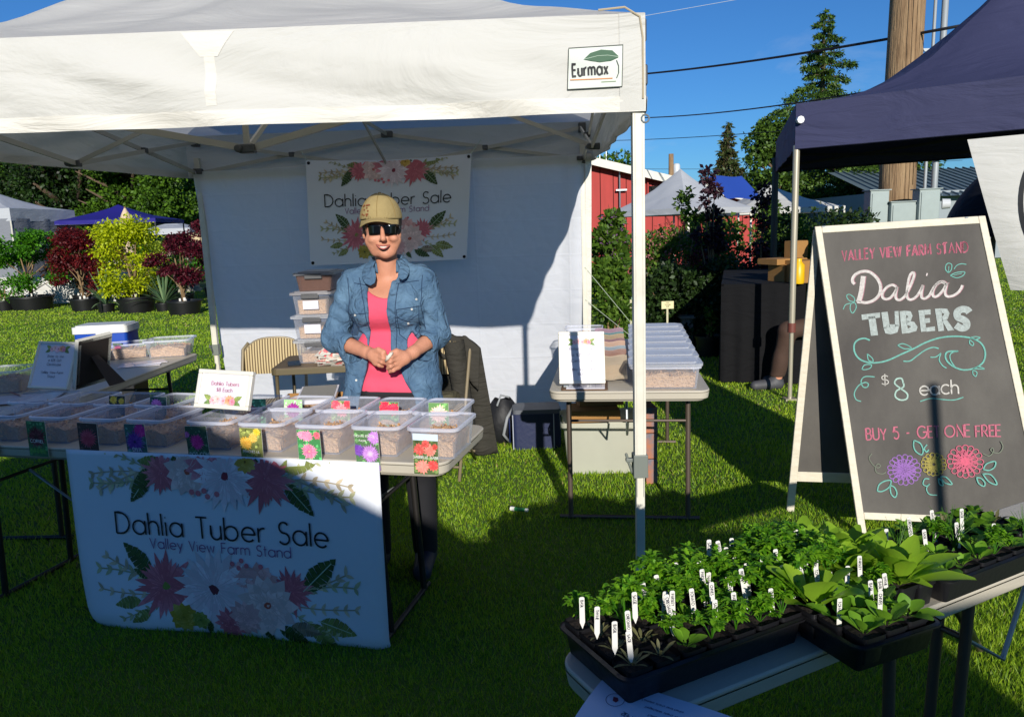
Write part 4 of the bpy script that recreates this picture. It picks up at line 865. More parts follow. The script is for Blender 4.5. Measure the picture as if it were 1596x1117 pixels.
CARDS = [  # right to left along the front row
 ('coral red dahlias card on the rightmost front bin', many(lambda k, W, H: k.poly([(0, H*.84), (W, H*.84), (W, H), (0, H)], '#CFE0EE'), fl(.25, .62, .26, '#C83A34', '#E0685C', 12, 4), fl(.68, .60, .26, '#E07060', '#E88A78', 12, 4), fl(.5, .76, .18, '#C83A34', '#E0584E', 10, 3), fl(.88, .70, .13, '#C83A34', '#D85040', 9, 2), fl(.34, .2, .30, '#F0A090', '#EE8474', 14, 4), fl(.8, .24, .24, '#D02A30', '#E8564E', 12, 4), cap('GABRIELLE MARIE', .40, .085)), '#3C4A22'),
 ('purple ball dahlia card with green background on the second front bin from the right', many(fl(.82, .82, .30, '#E9C0F2', '#B45AC8', 18, 6, wd=.7), fl(.15, .50, .27, '#8A4AB8', '#6E3AA8', 16, 5), fl(.62, .42, .40, '#F0D0F6', '#A848BC', 22, 7, wd=.7), lambda k, W, H: k.poly([(W*.1, 0), (W, 0), (W, H*.14), (W*.3, H*.12)], '#7C3AA4'), cap('THOMAS EDISON', .84, .07, x=.42), cap('Purple', .73, .065, x=.35)), '#3C5A34'),
 ('pink dahlia card with three blooms on the third front bin from the right', many(fl(.2, .86, .20, '#F6B6C8', '#EE88B0', 12, 3), fl(.45, .84, .26, '#F8A0B8', '#EE88B0', 14, 4), fl(.88, .86, .18, '#E05060', '#E87888', 12, 3), fl(.5, .45, .36, '#E83860', '#F49AC0', 20, 5, '#F0B890'), fl(.08, .12, .2, '#E83870', '#F070A8', 12, 3), cap('PARTY LADY', .14, .085, x=.58)), '#2E6A38'),
 ('yellow dahlia card on the fourth front bin from the right', many(fl(.78, .9, .18, '#F0C020', '#F0D040', 10, 2), fl(.60, .74, .22, '#F2A830', '#F4C860', 14, 4), fl(.27, .60, .30, '#EC9A20', '#F6C444', 16, 4), fl(.58, .16, .20, '#E8A030', '#F0B850', 14, 4), cap('PEACHES LIL', .36, .085)), '#5A5E2A'),
 ('magenta pompon dahlia card in half shade on the fifth front bin from the right', many(fl(.5, .58, .36, '#F01A88', '#E8208E', 20, 6, wd=.6), fl(.08, .78, .14, '#E060A8', '#E870B0', 8, 2), cap('DOT COM', .22, .12, x=.55)), '#2A3E2C'),
 ('violet spiky dahlia card in shade on the sixth front bin from the right', many(fl(.78, .82, .34, '#E8189A', '#D82088', 16, 3), fl(.45, .52, .50, '#3A1470', '#8A2AB0', 26, 5, '#2A1050', wd=.4), cap('DIVA', .27, .13, x=.52)), '#2E4A44'),
 ('dusty rose dahlia card in shade on the seventh front bin from the right', many(fl(.5, .58, .46, '#B83048', '#D8506A', 22, 8, wd=.4), cap('KARMA BRONCO', .13, .085)), '#2C1A1C'),
 ('dark crimson dahlia card in shade on the eighth front bin from the right', many(fl(.5, .55, .50, '#3A0616', '#780F2C', 24, 7, wd=.6), lambda k, W, H: [k.leaf(W*(.1+.2*i), H*.08, 1.2+.2*i, W*.28, W*.16, '#5C9A4A', None) for i in range(5)], cap('CORNEL', .40, .12)), '#285030'),
 ('pink dahlia card cut by the left edge of the picture', many(fl(.5, .55, .48, '#E03080', '#E85A98', 22, 6), cap('PINK', .12, .12)), '#2E4A38'),
]
PXS = [667, 578, 489, 399, 317, 222, 147, 68, -8]
ROW_Y = -TW1/2+.165
def loc1(px, ytab):    # table-x where a vertical picture line crosses local depth ytab
    best = None
    for i in range(-1300, 1300):
        x = i/1000; p = L1(x, ytab, .80); d = p-CC; u = 798+FPX*d.dot(CR)/d.dot(CF)
        if best is None or abs(u-px) < best[0]: best = (abs(u-px), x)
    return best[1]
ordn = ['rightmost', 'second from the right', 'third from the right', 'fourth from the right', 'fifth from the right', 'sixth from the right', 'seventh from the right', 'eighth from the right', 'leftmost']
for i, px in enumerate(PXS):
    x = loc1(px, -TW1/2+.03)+.012
    put(P_A if i % 2 else P_B, L1(x, ROW_Y, .741), RZ1+random.uniform(-.03, .03), ordn[i]+' open bin in the front row of the front table', 'open bins on the front table')
    lab, dr, bgc = CARDS[i]; tilt = random.uniform(-.05, .06); wd, ht = .094, .150
    q = L1(x-.055, -TW1/2+.008, .695+random.uniform(-.003, .003)); ux = Vector((math.cos(RZ1+.0), math.sin(RZ1), tilt*.6)); uy = Vector((-ux.z, -.02, 1))
    q = L1(x-.055, -TW1/2-.010, .705+random.uniform(-.004, .004))
    card(lab, q, ux, uy, wd, ht, dr, bg=bgc)
ROW2 = TW1/2-.150
BACK = [(681, 'pale pink dahlia card standing in the rightmost back bin', fl(.5, .62, .46, '#F2A0A0', '#F6D6BE', 18, 6), '#4A7038'), (603, 'scarlet dahlia card standing in the second back bin from the right', many(fl(.3, .8, .34, '#E01838', '#EE2848', 14, 4), fl(.75, .75, .34, '#D01030', '#F03058', 14, 4)), '#38582A'),
        (527, 'salmon dahlia card standing in the third back bin from the right', many(fl(.25, .85, .3, '#D83048', '#E86070', 12, 4), fl(.6, .68, .38, '#E86070', '#F2A0A0', 14, 4), fl(.9, .9, .25, '#C82838', '#E04858', 10, 3)), '#5A6A3A'),
        (452, 'purple dahlia card standing in the fourth back bin from the right', fl(.5, .62, .46, '#7A1878', '#B02898', 20, 5), '#7EA870'), (395, 'small red and green card standing in the back bin right of the framed price sign', many(fl(.2, .6, .3, '#8A1030', '#D04060', 12, 3)), '#3E7050'),
        (240, 'pink dahlia card standing in the back bin left of the framed price sign', many(fl(.4, .7, .36, '#E868C0', '#F08AD8', 14, 4)), '#1E3A34'), (175, 'yellow and black card standing in a back bin at the left', many(fl(.3, .85, .25, '#F0B020', '#F4D040', 10, 3), fl(.8, .8, .2, '#F0B020', '#F4D040', 10, 3)), '#141414'), (105, None, None, None), (40, None, None, None)]
ordb = ['rightmost', 'second from the right', 'third from the right', 'fourth from the right', 'behind the framed price sign', 'sixth from the right', 'seventh from the right', 'eighth from the right', 'leftmost']
for i, (px, lab, dr, bgc) in enumerate(BACK):
    x = loc1(px-6, ROW2-.14)
    if i == 4: x = loc1(372, ROW2-.14)
    put(P_B if i % 2 else P_A, L1(x, ROW2, .741), RZ1+random.uniform(-.03, .03), ordb[i]+' open bin in the back row of the front table', 'open bins on the front table')
    if lab:
        xx = loc1(px, ROW2-.13); q = L1(xx-.042, ROW2-.108, .772); card(lab, q, (math.cos(RZ1), math.sin(RZ1), 0), (0, .25, 1), .084, .118, dr, bg=bgc)

# ------------------------------------------------------------ the two printed banners
def wash(c, k=.30):
    k *= .6
    """watery print ink: towards white for the warm tones"""
    c = srgb(c); return tuple(x+(.84-x)*k for x in c)
def banner_art(ink, W, H, seg=.02):
    random.seed(11)
    PK = wash('#D2606C', .12); DP = wash('#B8445A', .08); LP = wash('#E3B4BE', .25); WT = wash('#E6D9DC', .2); PEA = wash('#DFA09C', .25); GR = '#3A5224'; G2 = '#7C8444'; TW = wash('#B5A27C', .2); TG = wash('#A9A878', .15)
    def twigs(cy, top):
        for sx in (-1, 1):
            b = math.pi if sx < 0 else 0
            for x, y, a, L, c, n, bend in ((.17, .01, .45, .25, TG, 7, -.5), (.20, -.01, -.10, .21, TW, 6, .3), (.18, -.02, -.52, .18, TG, 6, .2), (.16, .03, .20, .24, TW, 7, .35)):
                a2 = a if not top else -a*.9
                ink.sprig(W*(.5+sx*x), H*(cy+y), b+sx*a2, W*L, c, n, .12, sx*bend*(1 if not top else -1))
    def bloom(x, y, r, ci, co, n, lay, core=None, wd=.55, rnd=.15):
        r *= 1.16; ink.flower(W*x, H*y, W*r, ci, co, n+3, lay+1, core, wd*1.12, rnd=rnd*.7)
        ink.layer += .6; dk = tuple(v*.72 for v in srgb(ci))
        for k in range(n*2):        # fine streaks down the petals
            a = 2*math.pi*(k+random.uniform(-.4, .4))/(n*2); r0, r1 = r*W*random.uniform(.10, .2), r*W*random.uniform(.45, .86); ink.layer += .01
            ink.stroke([(W*x+r0*math.cos(a), H*y+r0*math.sin(a)), (W*x+r1*math.cos(a+.03), H*y+r1*math.sin(a+.03))], r*W*.022, tuple((u+v)/2 for u, v in zip(dk, srgb(co))))
    # lower spray
    twigs(.25, False)
    for x, y, a, L, c in ((.262, .345, 2.35, .125, GR), (.275, .31, 2.75, .08, GR), (.745, .31, .78, .150, GR), (.22, .20, 3.35, .09, G2), (.79, .17, -.25, .12, G2), (.25, .15, 3.7, .08, G2), (.76, .16, -.75, .12, G2), (.66, .12, -.45, .11, GR), (.44, .11, -1.9, .05, GR), (.61, .11, -.9, .06, GR), (.70, .13, -.15, .10, '#8A7A66')):
        ink.leaf(W*x, H*y, a, W*L, W*L*.42, c)
    bloom(.30, .28, .092, DP, PK, 14, 3, '#7C8A3C', .42, .28)
    bloom(.71, .31, .062, DP, PK, 15, 3, None, .45, .18)
    bloom(.61, .33, .062, wash('#D06A58', .2), PEA, 9, 3, wash('#C8563C', .1), .8)
    bloom(.555, .35, .050, wash('#D08080', .2), PEA, 8, 2, None, .8)
    bloom(.46, .285, .112, LP, WT, 16, 4, '#6A2A3C', .6)
    bloom(.635, .225, .082, wash('#DBA89C', .2), wash('#E6C3BC', .3), 10, 4, wash('#B4442E', .05), .85)
    bloom(.505, .10, .044, DP, PK, 11, 3, '#8A2040', .7)
    bloom(.56, .145, .048, wash('#D08A88', .2), PEA, 9, 3, None, .8)
    bloom(.35, .115, .040, '#8A7A18', '#B8A234', 8, 2, '#4A4A1C', .9)
    bloom(.405, .105, .026, '#6E7A2C', '#8C963C', 7, 2, '#3A4420', .9)
    for x, y in ((.53, .435), (.56, .455), (.575, .43), (.62, .43), (.55, .415)): ink.layer += .1; ink.disc(W*x, H*y, W*.008, PK, 7)
    # upper spray
    twigs(.90, True)
    for x, y, a, L, c in ((.285, .90, 4.05, .115, GR), (.30, .915, 3.6, .07, GR), (.71, .885, -.82, .125, GR), (.34, .95, 3.1, .09, G2), (.70, .955, .1, .11, G2), (.60, .97, .4, .06, GR), (.40, .965, 2.7, .07, GR)):
        ink.leaf(W*x, H*y, a, W*L, W*L*.42, c)
    bloom(.655, .895, .085, DP, PK, 14, 3, None, .42, .28)
    bloom(.325, .895, .056, DP, PK, 15, 3, None, .45, .2)
    bloom(.41, .91, .066, wash('#DBA89C', .2), wash('#E8C6BE', .3), 10, 3, wash('#B4442E', .05), .85)
    bloom(.465, .94, .052, wash('#C44A60', .1), wash('#D87080', .2), 10, 3, None, .7)
    bloom(.53, .895, .088, LP, WT, 16, 4, '#8A2A40', .62)
    bloom(.60, .975, .030, '#C8982C', '#D8B050', 8, 2, '#6A4A1C', .9)
    for x, y in ((.44, .80), (.47, .785), (.50, .80), (.46, .815), (.42, .805)): ink.layer += .1; ink.disc(W*x, H*y, W*.009, PK, 7)
    ink.layer += 2
    ink.text('Dahlia Tuber Sale', W*.495, H*.560, H*.113, H*.0098, '#16181C', gap=.185, center=True, seg=seg)
    ink.text('Valley View Farm Stand', W*.49, H*.488, H*.055, H*.0052, '#8E5A88', gap=.20, center=True, seg=seg)
M_BANNER = mat('banner_vinyl', '#E0E3EA', .45, spec=.4, noise=(3, .08), bump=(2.5, .25, None, .02))
def front_banner():
    W = 1.36; H = .765
    # hangs from the table front edge, left end behind the table corner
    pr = L1(TL1/2-.245, -TW1/2-.014); pl = pr-Vector((_d.x, _d.y, 0))*W; ux = Vector((_d.x, _d.y, 0)); n = Vector((_d.y, -_d.x, 0))
    zt = .742
    def S(x, y):
        u = x/W; v = min(y/H, .9999); side = (u-.5)
        inset = .015*(1-v)**2*(1 if u < .5 else -1)*abs(side)*2*1.3
        wave = .020*math.sin(u*5.2+1+v*.8)*(1-v)**.8+.010*math.sin(u*11+v*4)*(1-v); curl = .045*max(0, (.12-v)/.12)**2*(1+abs(side))
        ce = .05*max(0, (.05-u)/.05)**2*(1-v)+.06*max(0, (u-.96)/.04)**2*(1-v)
        z = zt-(1-y/H)*H*(1-.008*math.sin(u*3))-.02*(1-v)*(u-.3)
        fold = .0
        p = pl+ux*(x+inset); p = Vector((p.x, p.y, z))+n*(wave-curl*.5-ce*.6+.022*(1-v)+.004)
        return p
    def SN(x, y):
        e = .004; a = S(x+e, y)-S(x-e, y); c = S(x, y+e)-S(x, y-e); return S(x, y), a.cross(c).normalized()
    t = thing('table_banner', 'large floral dahlia tuber sale banner hanging from the front table', 'banner', pl.lerp(pr, .5)+Vector((0, 0, .0)))
    r = .035; nu, nv = 60, 36; b = MB(); idx = {}
    b.grid(lambda u, v: S(u*W, v*H), nu, nv); keep = []
    for f in b.f:
        i, j = f[0] % (nu+1), f[0]//(nu+1); u, v = (i+.5)/nu*W, (j+.5)/nv*H
        cx = min(u, W-u); 
        if v < r and cx < r and math.hypot(r-v, r-cx) > r: continue
        keep.append(f)
    b.f = keep; b.c = b.c[:len(keep)]; b.ms = b.ms[:len(keep)]; o = b.build('vinyl_sheet', M_BANNER, t, world=True, smooth=True)
    md = o.modifiers.new('thick', 'SOLIDIFY'); md.thickness = .0008; md.offset = -1
    ink = Ink(); banner_art(ink, W, H); ink.build('floral_print', M_INK, SN, t, eps=.0022, clip=lambda x, y: 0 < x < W and 0.004 < y < H-.002)
    for x, y in ((W-.025, .03), (.025, .03)):
        b = MB(); p_, n_ = SN(x, y); b.cyl(p_-n_*.002, p_+n_*.003, .007, n=10); b.build('grommet', M_DARK, t, world=True)
front_banner()
def back_banner():
    P00 = at(484, 414, 5.74); P10 = at(727, 404, 5.74); P01 = at(476, 250, 5.78); P11 = at(735, 240, 5.78); W, H = 1.25, .80
    def S(x, y):
        u, v = x/W, y/H; p = P00.lerp(P10, u).lerp(P01.lerp(P11, u), v); p = p.copy(); p.y += .012*math.sin(u*8+v*2)-.01*math.sin(v*3+u*5); p.z -= .018*math.sin(math.pi*u)*v; return p
    def SN(x, y):
        e = .004; a = S(x+e, y)-S(x-e, y); c = S(x, y+e)-S(x, y-e); return S(x, y), a.cross(c).normalized()
    t = thing('wall_banner', 'floral dahlia tuber sale banner hung on the back wall behind the woman', 'banner', (P00.lerp(P10, .5)))
    b = MB(); b.grid(lambda u, v: S(u*W, v*H), 40, 24); b.build('vinyl_sheet', M_BANNER, t, world=True, smooth=True)
    ink = Ink(); banner_art(ink, W, H); ink.build('floral_print', M_INK, SN, t, eps=.003, clip=lambda x, y: 0.005 < x < W-.005 and 0.005 < y < H-.005)
    for x, y in ((.02, .02), (W-.02, .02), (.02, H-.02), (W-.02, H-.02)):
        b = MB(); p_, n_ = SN(x, y); b.cyl(p_-n_*.002, p_+n_*.004, .012, n=10); b.build('grommet', M_DARK, t, world=True)
    b = MB(); b.tube([S(W-.02, H-.02), at(750, 217, 5.85)], .003, 5); b.tube([S(.02, H-.02), at(470, 236, 5.85)], .003, 5); b.build('tie_cord', mat('pale_cord'), t, world=True)
back_banner()

# ------------------------------------------------------------ framed signs
M_FRAME = mat('white_frame', '#DAD6C9', .45); M_PAPER = mat('sign_paper', '#D9D6DE', .35, coat=.5); M_EASEL = mat('frame_backing', '#2A2320', .8)
def framed(label, pts, draw, group='white framed signs', th=.022, border=.018, back=False, frame_m=None):
    """pts: bottom-left, bottom-right, top-left world points as seen from the front"""
    BLp, BRp, TLp = [Vector(p) for p in pts]; ux = (BRp-BLp); W = ux.length; ux.normalize(); uy = TLp-BLp; uy -= ux*uy.dot(ux); H = uy.length; uy.normalize(); n = ux.cross(uy)
    t = thing('framed_sign', label, 'framed sign', BLp.lerp(BRp, .5), 0, group)
    P = lambda x, y, z=0: BLp+ux*x+uy*y+n*z
    for a, c in (((0, 0), (W, border)), ((0, H-border), (W, H)), ((0, border), (border, H-border)), ((W-border, border), (W, H-border))):
        b = MB(); b.prism([P(a[0], a[1]), P(c[0], a[1]), P(c[0], c[1]), P(a[0], c[1])], n, -th); b.build('frame_side', frame_m or M_FRAME, t, world=True, bevel=.003)
    b = MB(); b.prism([P(border, border, -.006), P(W-border, border, -.006), P(W-border, H-border, -.006), P(border, H-border, -.006)], n, -.003); b.build('paper', M_PAPER, t, world=True)
    b = MB(); b.prism([P(.004, .004, -.014), P(W-.004, .004, -.014), P(W-.004, H-.004, -.014), P(.004, H-.004, -.014)], n, -.008); b.build('backing', M_EASEL, t, world=True)
    foot = P(W*.5, H*.1, -.03)-Vector((n.x, n.y, 0)).normalized()*(.13 if not back else .15); foot.z = BLp.z+.002
    b = MB(); s = .03 if not back else .035; topp = P(W*.5, H*.62, -.022); b.prism([topp-ux*s*.6, topp+ux*s*.6, foot+ux*s*1.3, foot-ux*s*1.3], n, -.004); b.build('easel_leg', M_EASEL, t, world=True)
    k = Ink(); draw(k, W, H)
    if k.p: k.build('sign_print', M_INK, plane_surf(P(0, 0, -.006), ux, uy, n), t, eps=.0006)
    return t
def small_flowers(k, cx, cy, s):
    random.seed(5)
    for sx in (-1, 1):
        k.leaf(cx+sx*s*.45, cy, math.pi-.5 if sx < 0 else .5, s*.42, s*.2, '#8FA050', None); k.leaf(cx+sx*s*.45, cy, math.pi+.5 if sx < 0 else -.5, s*.42, s*.2, '#6E8A48', None)
    for x, y, r, c1, c2 in ((-.4, 0, .17, '#E8A0A8', '#F0BCC0'), (-.2, .06, .2, '#F0B0A8', '#F6CCC4'), (.05, 0, .24, '#EFA6B4', '#F4C6CE'), (.3, .03, .22, '#E88A60', '#F0A880'), (.45, -.02, .15, '#E07890', '#EC98A8')):
        k.flower(cx+x*s, cy+y*s, r*s, c1, c2, 10, 2, '#A85050', wd=.8)
def art_price(k, W, H):
    small_flowers(k, W*.5, H*.21, W*.42); k.layer += 2
    k.text('Dahlia Tubers', W*.52, H*.60, H*.095, H*.013, '#C27C90', center=True); k.text('$8 Each', W*.52, H*.44, H*.095, H*.013, '#B87890', center=True)
zt = .861
q0 = L1(loc1(303, -.03), -.0, .862); 
bl = at(301, 634, 2.86); br = at(386, 640, 2.80); tl = at(307, 574, 2.91)
framed('white framed price sign with pink lettering standing on the front table bins', (bl, br, tl), art_price, border=.016)
def art_win(k, W, H):
    small_flowers(k, W*.5, H*.80, W*.36); k.layer += 2; s = H*.058
    for i, tx in enumerate(('Enter to Win', 'a $25 Gift', 'Certificate')): k.text(tx, W*.5, H*(.64-.115*i), s, s*.13, '#6E6A7C', center=True, gap=.24)
    k.text('Valley View Farm', W*.5, H*.25, s*.85, s*.12, '#7E7A8C', center=True); k.text('Stand', W*.5, H*.16, s*.85, s*.12, '#7E7A8C', center=True)
framed('white framed gift certificate raffle sign on the right table, a pole shadow across it', (at(872, 598, 3.80), at(944, 597, 3.80), at(872, 517, 3.88)), art_win, border=.018)
def art_left(k, W, H):
    small_flowers(k, W*.52, H*.84, W*.36); k.layer += 2; s = H*.05
    for i, tx in enumerate(('Enter to Win', 'a $25 Gift', 'Certificate', '', 'Valley View Farm', 'Stand')):
        if tx: k.text(tx, W*.52, H*(.66-.085*i), s, s*.13, '#33405C', center=True, gap=.24)
a_ = at(42, 604, 3.62); c_ = at(104, 607, 3.56); d_ = at(54, 531, 3.72)
framed('white framed raffle sign in shade at the left on the side table', (a_, c_, d_), art_left, border=.012)
# frame seen from behind
a_ = at(168, 583, 3.72); c_ = at(112, 603, 3.50); c_.z = a_.z = .745; d_ = a_+Vector((.04, -.075, .285))
framed('black-backed white frame seen from behind with its easel leg out', (at(165, 590, 3.78), at(112, 606, 3.60), at(172, 516, 3.74)), lambda k, W, H: None, back=True, border=.022)
for q in (): pass
# ------------------------------------------------------------ chalkboard A-frame
def aframe():
    TLp = at(1270, 353, 3.83); TRp = at(1536, 336, 3.66); BLf = gz(1340, 838, 0); BRf = BLf+(TRp-TLp)*1.12; BRf.z = 0
    t = thing('chalkboard_sign', 'tall white-framed A-frame chalkboard advertising dalia tubers for eight dollars', 'chalkboard sign', (BLf+BRf)/2)
    ux = (TRp-TLp).normalized(); uy = (TLp-BLf).normalized(); n = ux.cross(uy).normalized()
    M_FR = mat('chalk_frame_wood', '#DAD2BE', .6, noise=(14, .3, '#A08E6C', (1, 1, 4)), bump=(40, .3)); M_BD = mat('chalkboard_black', '#45413D', .8, noise=(2.1, .85, '#6A665F', (1, 1, .55)), bump=(60, .08))
    th = .022; fw = .035
    P = lambda u, v: BLf.lerp(BRf, u).lerp(TLp.lerp(TRp, u), v)
    Lx = (BRf-BLf).length; Ly = (TLp-BLf).length
    fu = fw/Lx; fv = fw/Ly
    for (u0, v0, u1, v1) in ((0, 0, fu, 1), (1-fu, 0, 1, 1), (fu, 1-fv*1.0, 1-fu, 1), (fu, .06, 1-fu, .06+fv)):
        b = MB(); b.prism([P(u0, v0), P(u1, v0), P(u1, v1), P(u0, v1)], n, -th); b.build('frame_rail', M_FR, t, world=True, bevel=.003)
    b = MB(); b.prism([P(fu, .06+fv)-n*.006, P(1-fu, .06+fv)-n*.006, P(1-fu, 1-fv)-n*.006, P(fu, 1-fv)-n*.006], n, -.008); bd = b.build('board', M_BD, t, world=True)
    # rear leaf
    hin = -n*.03; BLb = gz(1226, 797, 0); BRb = BLb+(BRf-BLf)*1.0; BRb.z = 0
    TLb = TLp+hin+Vector((0, 0, -.012)); TRb = TRp+hin+Vector((0, 0, -.012))
    Q = lambda u, v: BLb.lerp(BRb, u).lerp(TLb.lerp(TRb, u), v)
    nb = (TRb-TLb).cross(TLb-BLb).normalized()
    for (u0, v0, u1, v1) in ((0, 0, fu*1.1, 1), (1-fu, 0, 1, 1), (fu, 1-fv, 1-fu, 1), (fu, .115, 1-fu, .115+fv*1.6)):
        b = MB(); b.prism([Q(u0, v0), Q(u1, v0), Q(u1, v1), Q(u0, v1)], nb, -th); b.build('frame_rail', M_FR, t, world=True, bevel=.003)
    b = MB(); b.prism([Q(fu, .115+fv)-nb*.006, Q(1-fu, .115+fv)-nb*.006, Q(1-fu, 1-fv)-nb*.006, Q(fu, 1-fv)-nb*.006], nb, -.008); b.build('rear_board', M_BD, t, world=True)
    for u in (.08, .92):
        b = MB(); b.box(P(u, .995)-n*.03+Vector((0, 0, .008)), (.07, .05, .006)); b.build('hinge', M_GALV, t, world=True)
    # chalk drawing, placed in the board's own plane
    o = P(0, 0)
    def bp(px, py):
        d = CF+CR*((px-798)/FPX)+CU*((558.5-py)/FPX); s = (o-CC).dot(n)/d.dot(n); h = CC+d*s-o
        return (h.dot(ux), h.dot(uy2))
    uy2 = n.cross(ux).normalized()
    surf = plane_surf(o-n*.006, ux, uy2, n)
    k = Ink(); PKc = '#C86A80'; WH = '#CFCBC2'; TQ = '#6FB6A8'; VI = '#9A6AB8'; YE = '#A89A48'; RD = '#D0607A'
    def crm(pts, n_=6):
        o_ = []
        for i in range(len(pts)-1):
            p0 = pts[max(i-1, 0)]; p1 = pts[i]; p2 = pts[i+1]; p3 = pts[min(i+2, len(pts)-1)]
            for j in range(n_):
                t_ = j/n_; o_.append(tuple(.5*(2*p1[c]+(-p0[c]+p2[c])*t_+(2*p0[c]-5*p1[c]+4*p2[c]-p3[c])*t_*t_+(-p0[c]+3*p1[c]-3*p2[c]+p3[c])*t_**3) for c in (0, 1)))
        return o_+[pts[-1]]
    def curve(z, pts, wd, col, sm=True):   # z: zoom origin (x0,y0,scale)
        q = [bp(z[0]+x*z[2], z[1]+y*z[2]) for x, y in pts]
        k.stroke(crm(q) if sm and len(q) > 2 else q, wd, col)
    def line(txt, x0, y0, x1, y1, hpx, wd, col, gap=.14, sx=None, jit=.03, double=False):
        a = bp(x0, y0); c = bp(x1, y1); L = math.hypot(c[0]-a[0], c[1]-a[1]); hg = abs(bp(x0, y0-hpx)[1]-a[1]); ang = math.atan2(c[1]-a[1], c[0]-a[0])
        s_ = sx or L/(text_width(txt, gap)*hg)
        for dd in ((0,) if not double else (0, 1)): k.text(txt, a[0]+dd*.002, a[1]+dd*.0015, hg, wd, col, gap=gap, sx=s_, jit=jit, ang=ang)
    line('VALLEY VIEW FARM STAND', 1313, 406, 1509, 393, 15.5, .0045, PKc, .26, jit=.035, double=True)
    Z1 = (1290, 360, 280/1596)
    D = lambda pts, wd, col='#D8CCC8', dx=0: curve(Z1, [(x+dx, y) for x, y in pts], wd, col)
    sc = [([(240, 470), (222, 450), (225, 415), (255, 380), (310, 358), (375, 365), (440, 420), (470, 490), (460, 560), (415, 610), (350, 635), (290, 630), (262, 628)], .013), ([(318, 400), (308, 480), (295, 560), (275, 630)], .022),
          ([(610, 495), (575, 478), (530, 495), (490, 545), (490, 590), (520, 605), (560, 590), (600, 540), (620, 495)], .011), ([(620, 495), (605, 560), (610, 600), (640, 612), (685, 580), (720, 520), (755, 440), (770, 385), (755, 368), (730, 400), (712, 480), (705, 560), (715, 600), (745, 608), (790, 580), (830, 520), (848, 480)], .011),
          ([(848, 480), (835, 550), (838, 590), (865, 598), (905, 570), (945, 500), (990, 455), (1030, 450), (1055, 470)], .011), ([(1055, 470), (1010, 452), (965, 480), (935, 540), (945, 582), (985, 570), (1030, 520), (1058, 468), (1045, 540), (1060, 578), (1110, 575), (1160, 545), (1190, 505), (1198, 480)], .011)]
    for p_, w_ in sc: D(p_, w_+.002, '#B8848E', 5); 
    k.layer += 1
    for p_, w_ in sc: D(p_, w_, '#D4CEC8')
    D([(878, 384), (890, 387)], .014)
    # TUBERS in solid block capitals
    def blk(poly): k.poly([bp(Z1[0]+x*Z1[2], Z1[1]+y*Z1[2]) for x, y in poly], '#AEB8B4')
    k.layer += 1
    for s_ in ([(302, 742), (468, 722), (468, 768), (306, 790)], [(362, 760), (424, 755), (450, 925), (386, 930)],
               [(478, 722), (535, 716), (556, 850), (500, 872)], [(596, 712), (632, 709), (640, 840), (600, 850)], [(498, 860), (540, 828), (600, 828), (640, 838), (622, 900), (560, 918), (515, 908)],
               [(640, 712), (694, 706), (718, 905), (662, 912)], [(690, 706), (740, 712), (757, 752), (740, 800), (700, 822), (700, 784), (716, 756), (694, 742)], [(700, 795), (770, 805), (802, 850), (790, 888), (718, 907), (712, 868), (745, 848), (704, 832)],
               [(808, 704), (858, 700), (880, 890), (832, 896)], [(856, 700), (916, 695), (918, 740), (860, 744)], [(862, 776), (910, 772), (914, 812), (866, 818)], [(872, 858), (955, 846), (958, 886), (876, 894)],
               [(955, 690), (1010, 686), (1038, 885), (986, 890)], [(1006, 686), (1065, 690), (1086, 730), (1070, 780), (1020, 802), (1016, 766), (1040, 736), (1010, 722)], [(1020, 795), (1060, 785), (1128, 880), (1070, 886)]):
        blk(s_)
    k.stroke(crm([bp(Z1[0]+x*Z1[2], Z1[1]+y*Z1[2]) for x, y in [(1262, 722), (1240, 700), (1195, 695), (1155, 720), (1160, 765), (1205, 785), (1235, 812), (1232, 850), (1190, 862), (1140, 835)]]), .026*1.25, '#AEB8B4')
    # turquoise leaves and scrolls
    Lf = lambda z, pts, wd=.0042, col=TQ: curve(z, pts+[pts[0]], wd, col)
    Lf(Z1, [(1075, 370), (1050, 340), (1055, 300), (1080, 285), (1105, 300), (1100, 345)]); curve(Z1, [(1075, 365), (1080, 310)], .003, TQ)
    Lf(Z1, [(1092, 395), (1140, 370), (1218, 362), (1205, 395), (1150, 415)]); curve(Z1, [(1120, 392), (1195, 375)], .003, TQ)
    curve(Z1, [(1125, 338), (1150, 305), (1190, 290), (1235, 296)], .004, TQ)
    Lf(Z1, [(170, 570), (195, 562), (235, 590), (240, 625), (200, 620), (175, 595)]); Lf(Z1, [(215, 640), (245, 640), (255, 680), (225, 728), (203, 700), (203, 660)]); curve(Z1, [(205, 640), (160, 655), (140, 695)], .004, TQ)
    Z2 = (1310, 510, 280/1596)
    curve(Z2, [(262, 115), (215, 98), (160, 110), (125, 150), (128, 220), (170, 280), (250, 312), (340, 312), (430, 290), (540, 240), (650, 190), (770, 130), (900, 90), (1050, 80), (1180, 100), (1260, 150), (1290, 230), (1270, 310), (1200, 360), (1100, 378), (1010, 350), (950, 300), (935, 250), (960, 215), (1050, 212)], .0075, TQ)
    curve(Z2, [(1020, 350), (985, 300), (975, 250), (1000, 222), (1048, 214)], .005, TQ)
    curve(Z2, [(560, 300), (620, 298), (680, 255), (750, 205), (820, 178), (875, 188)], .006, TQ); curve(Z2, [(800, 265), (850, 262), (895, 228)], .005, TQ); curve(Z2, [(895, 232), (880, 290), (910, 340), (945, 362)], .005, TQ)
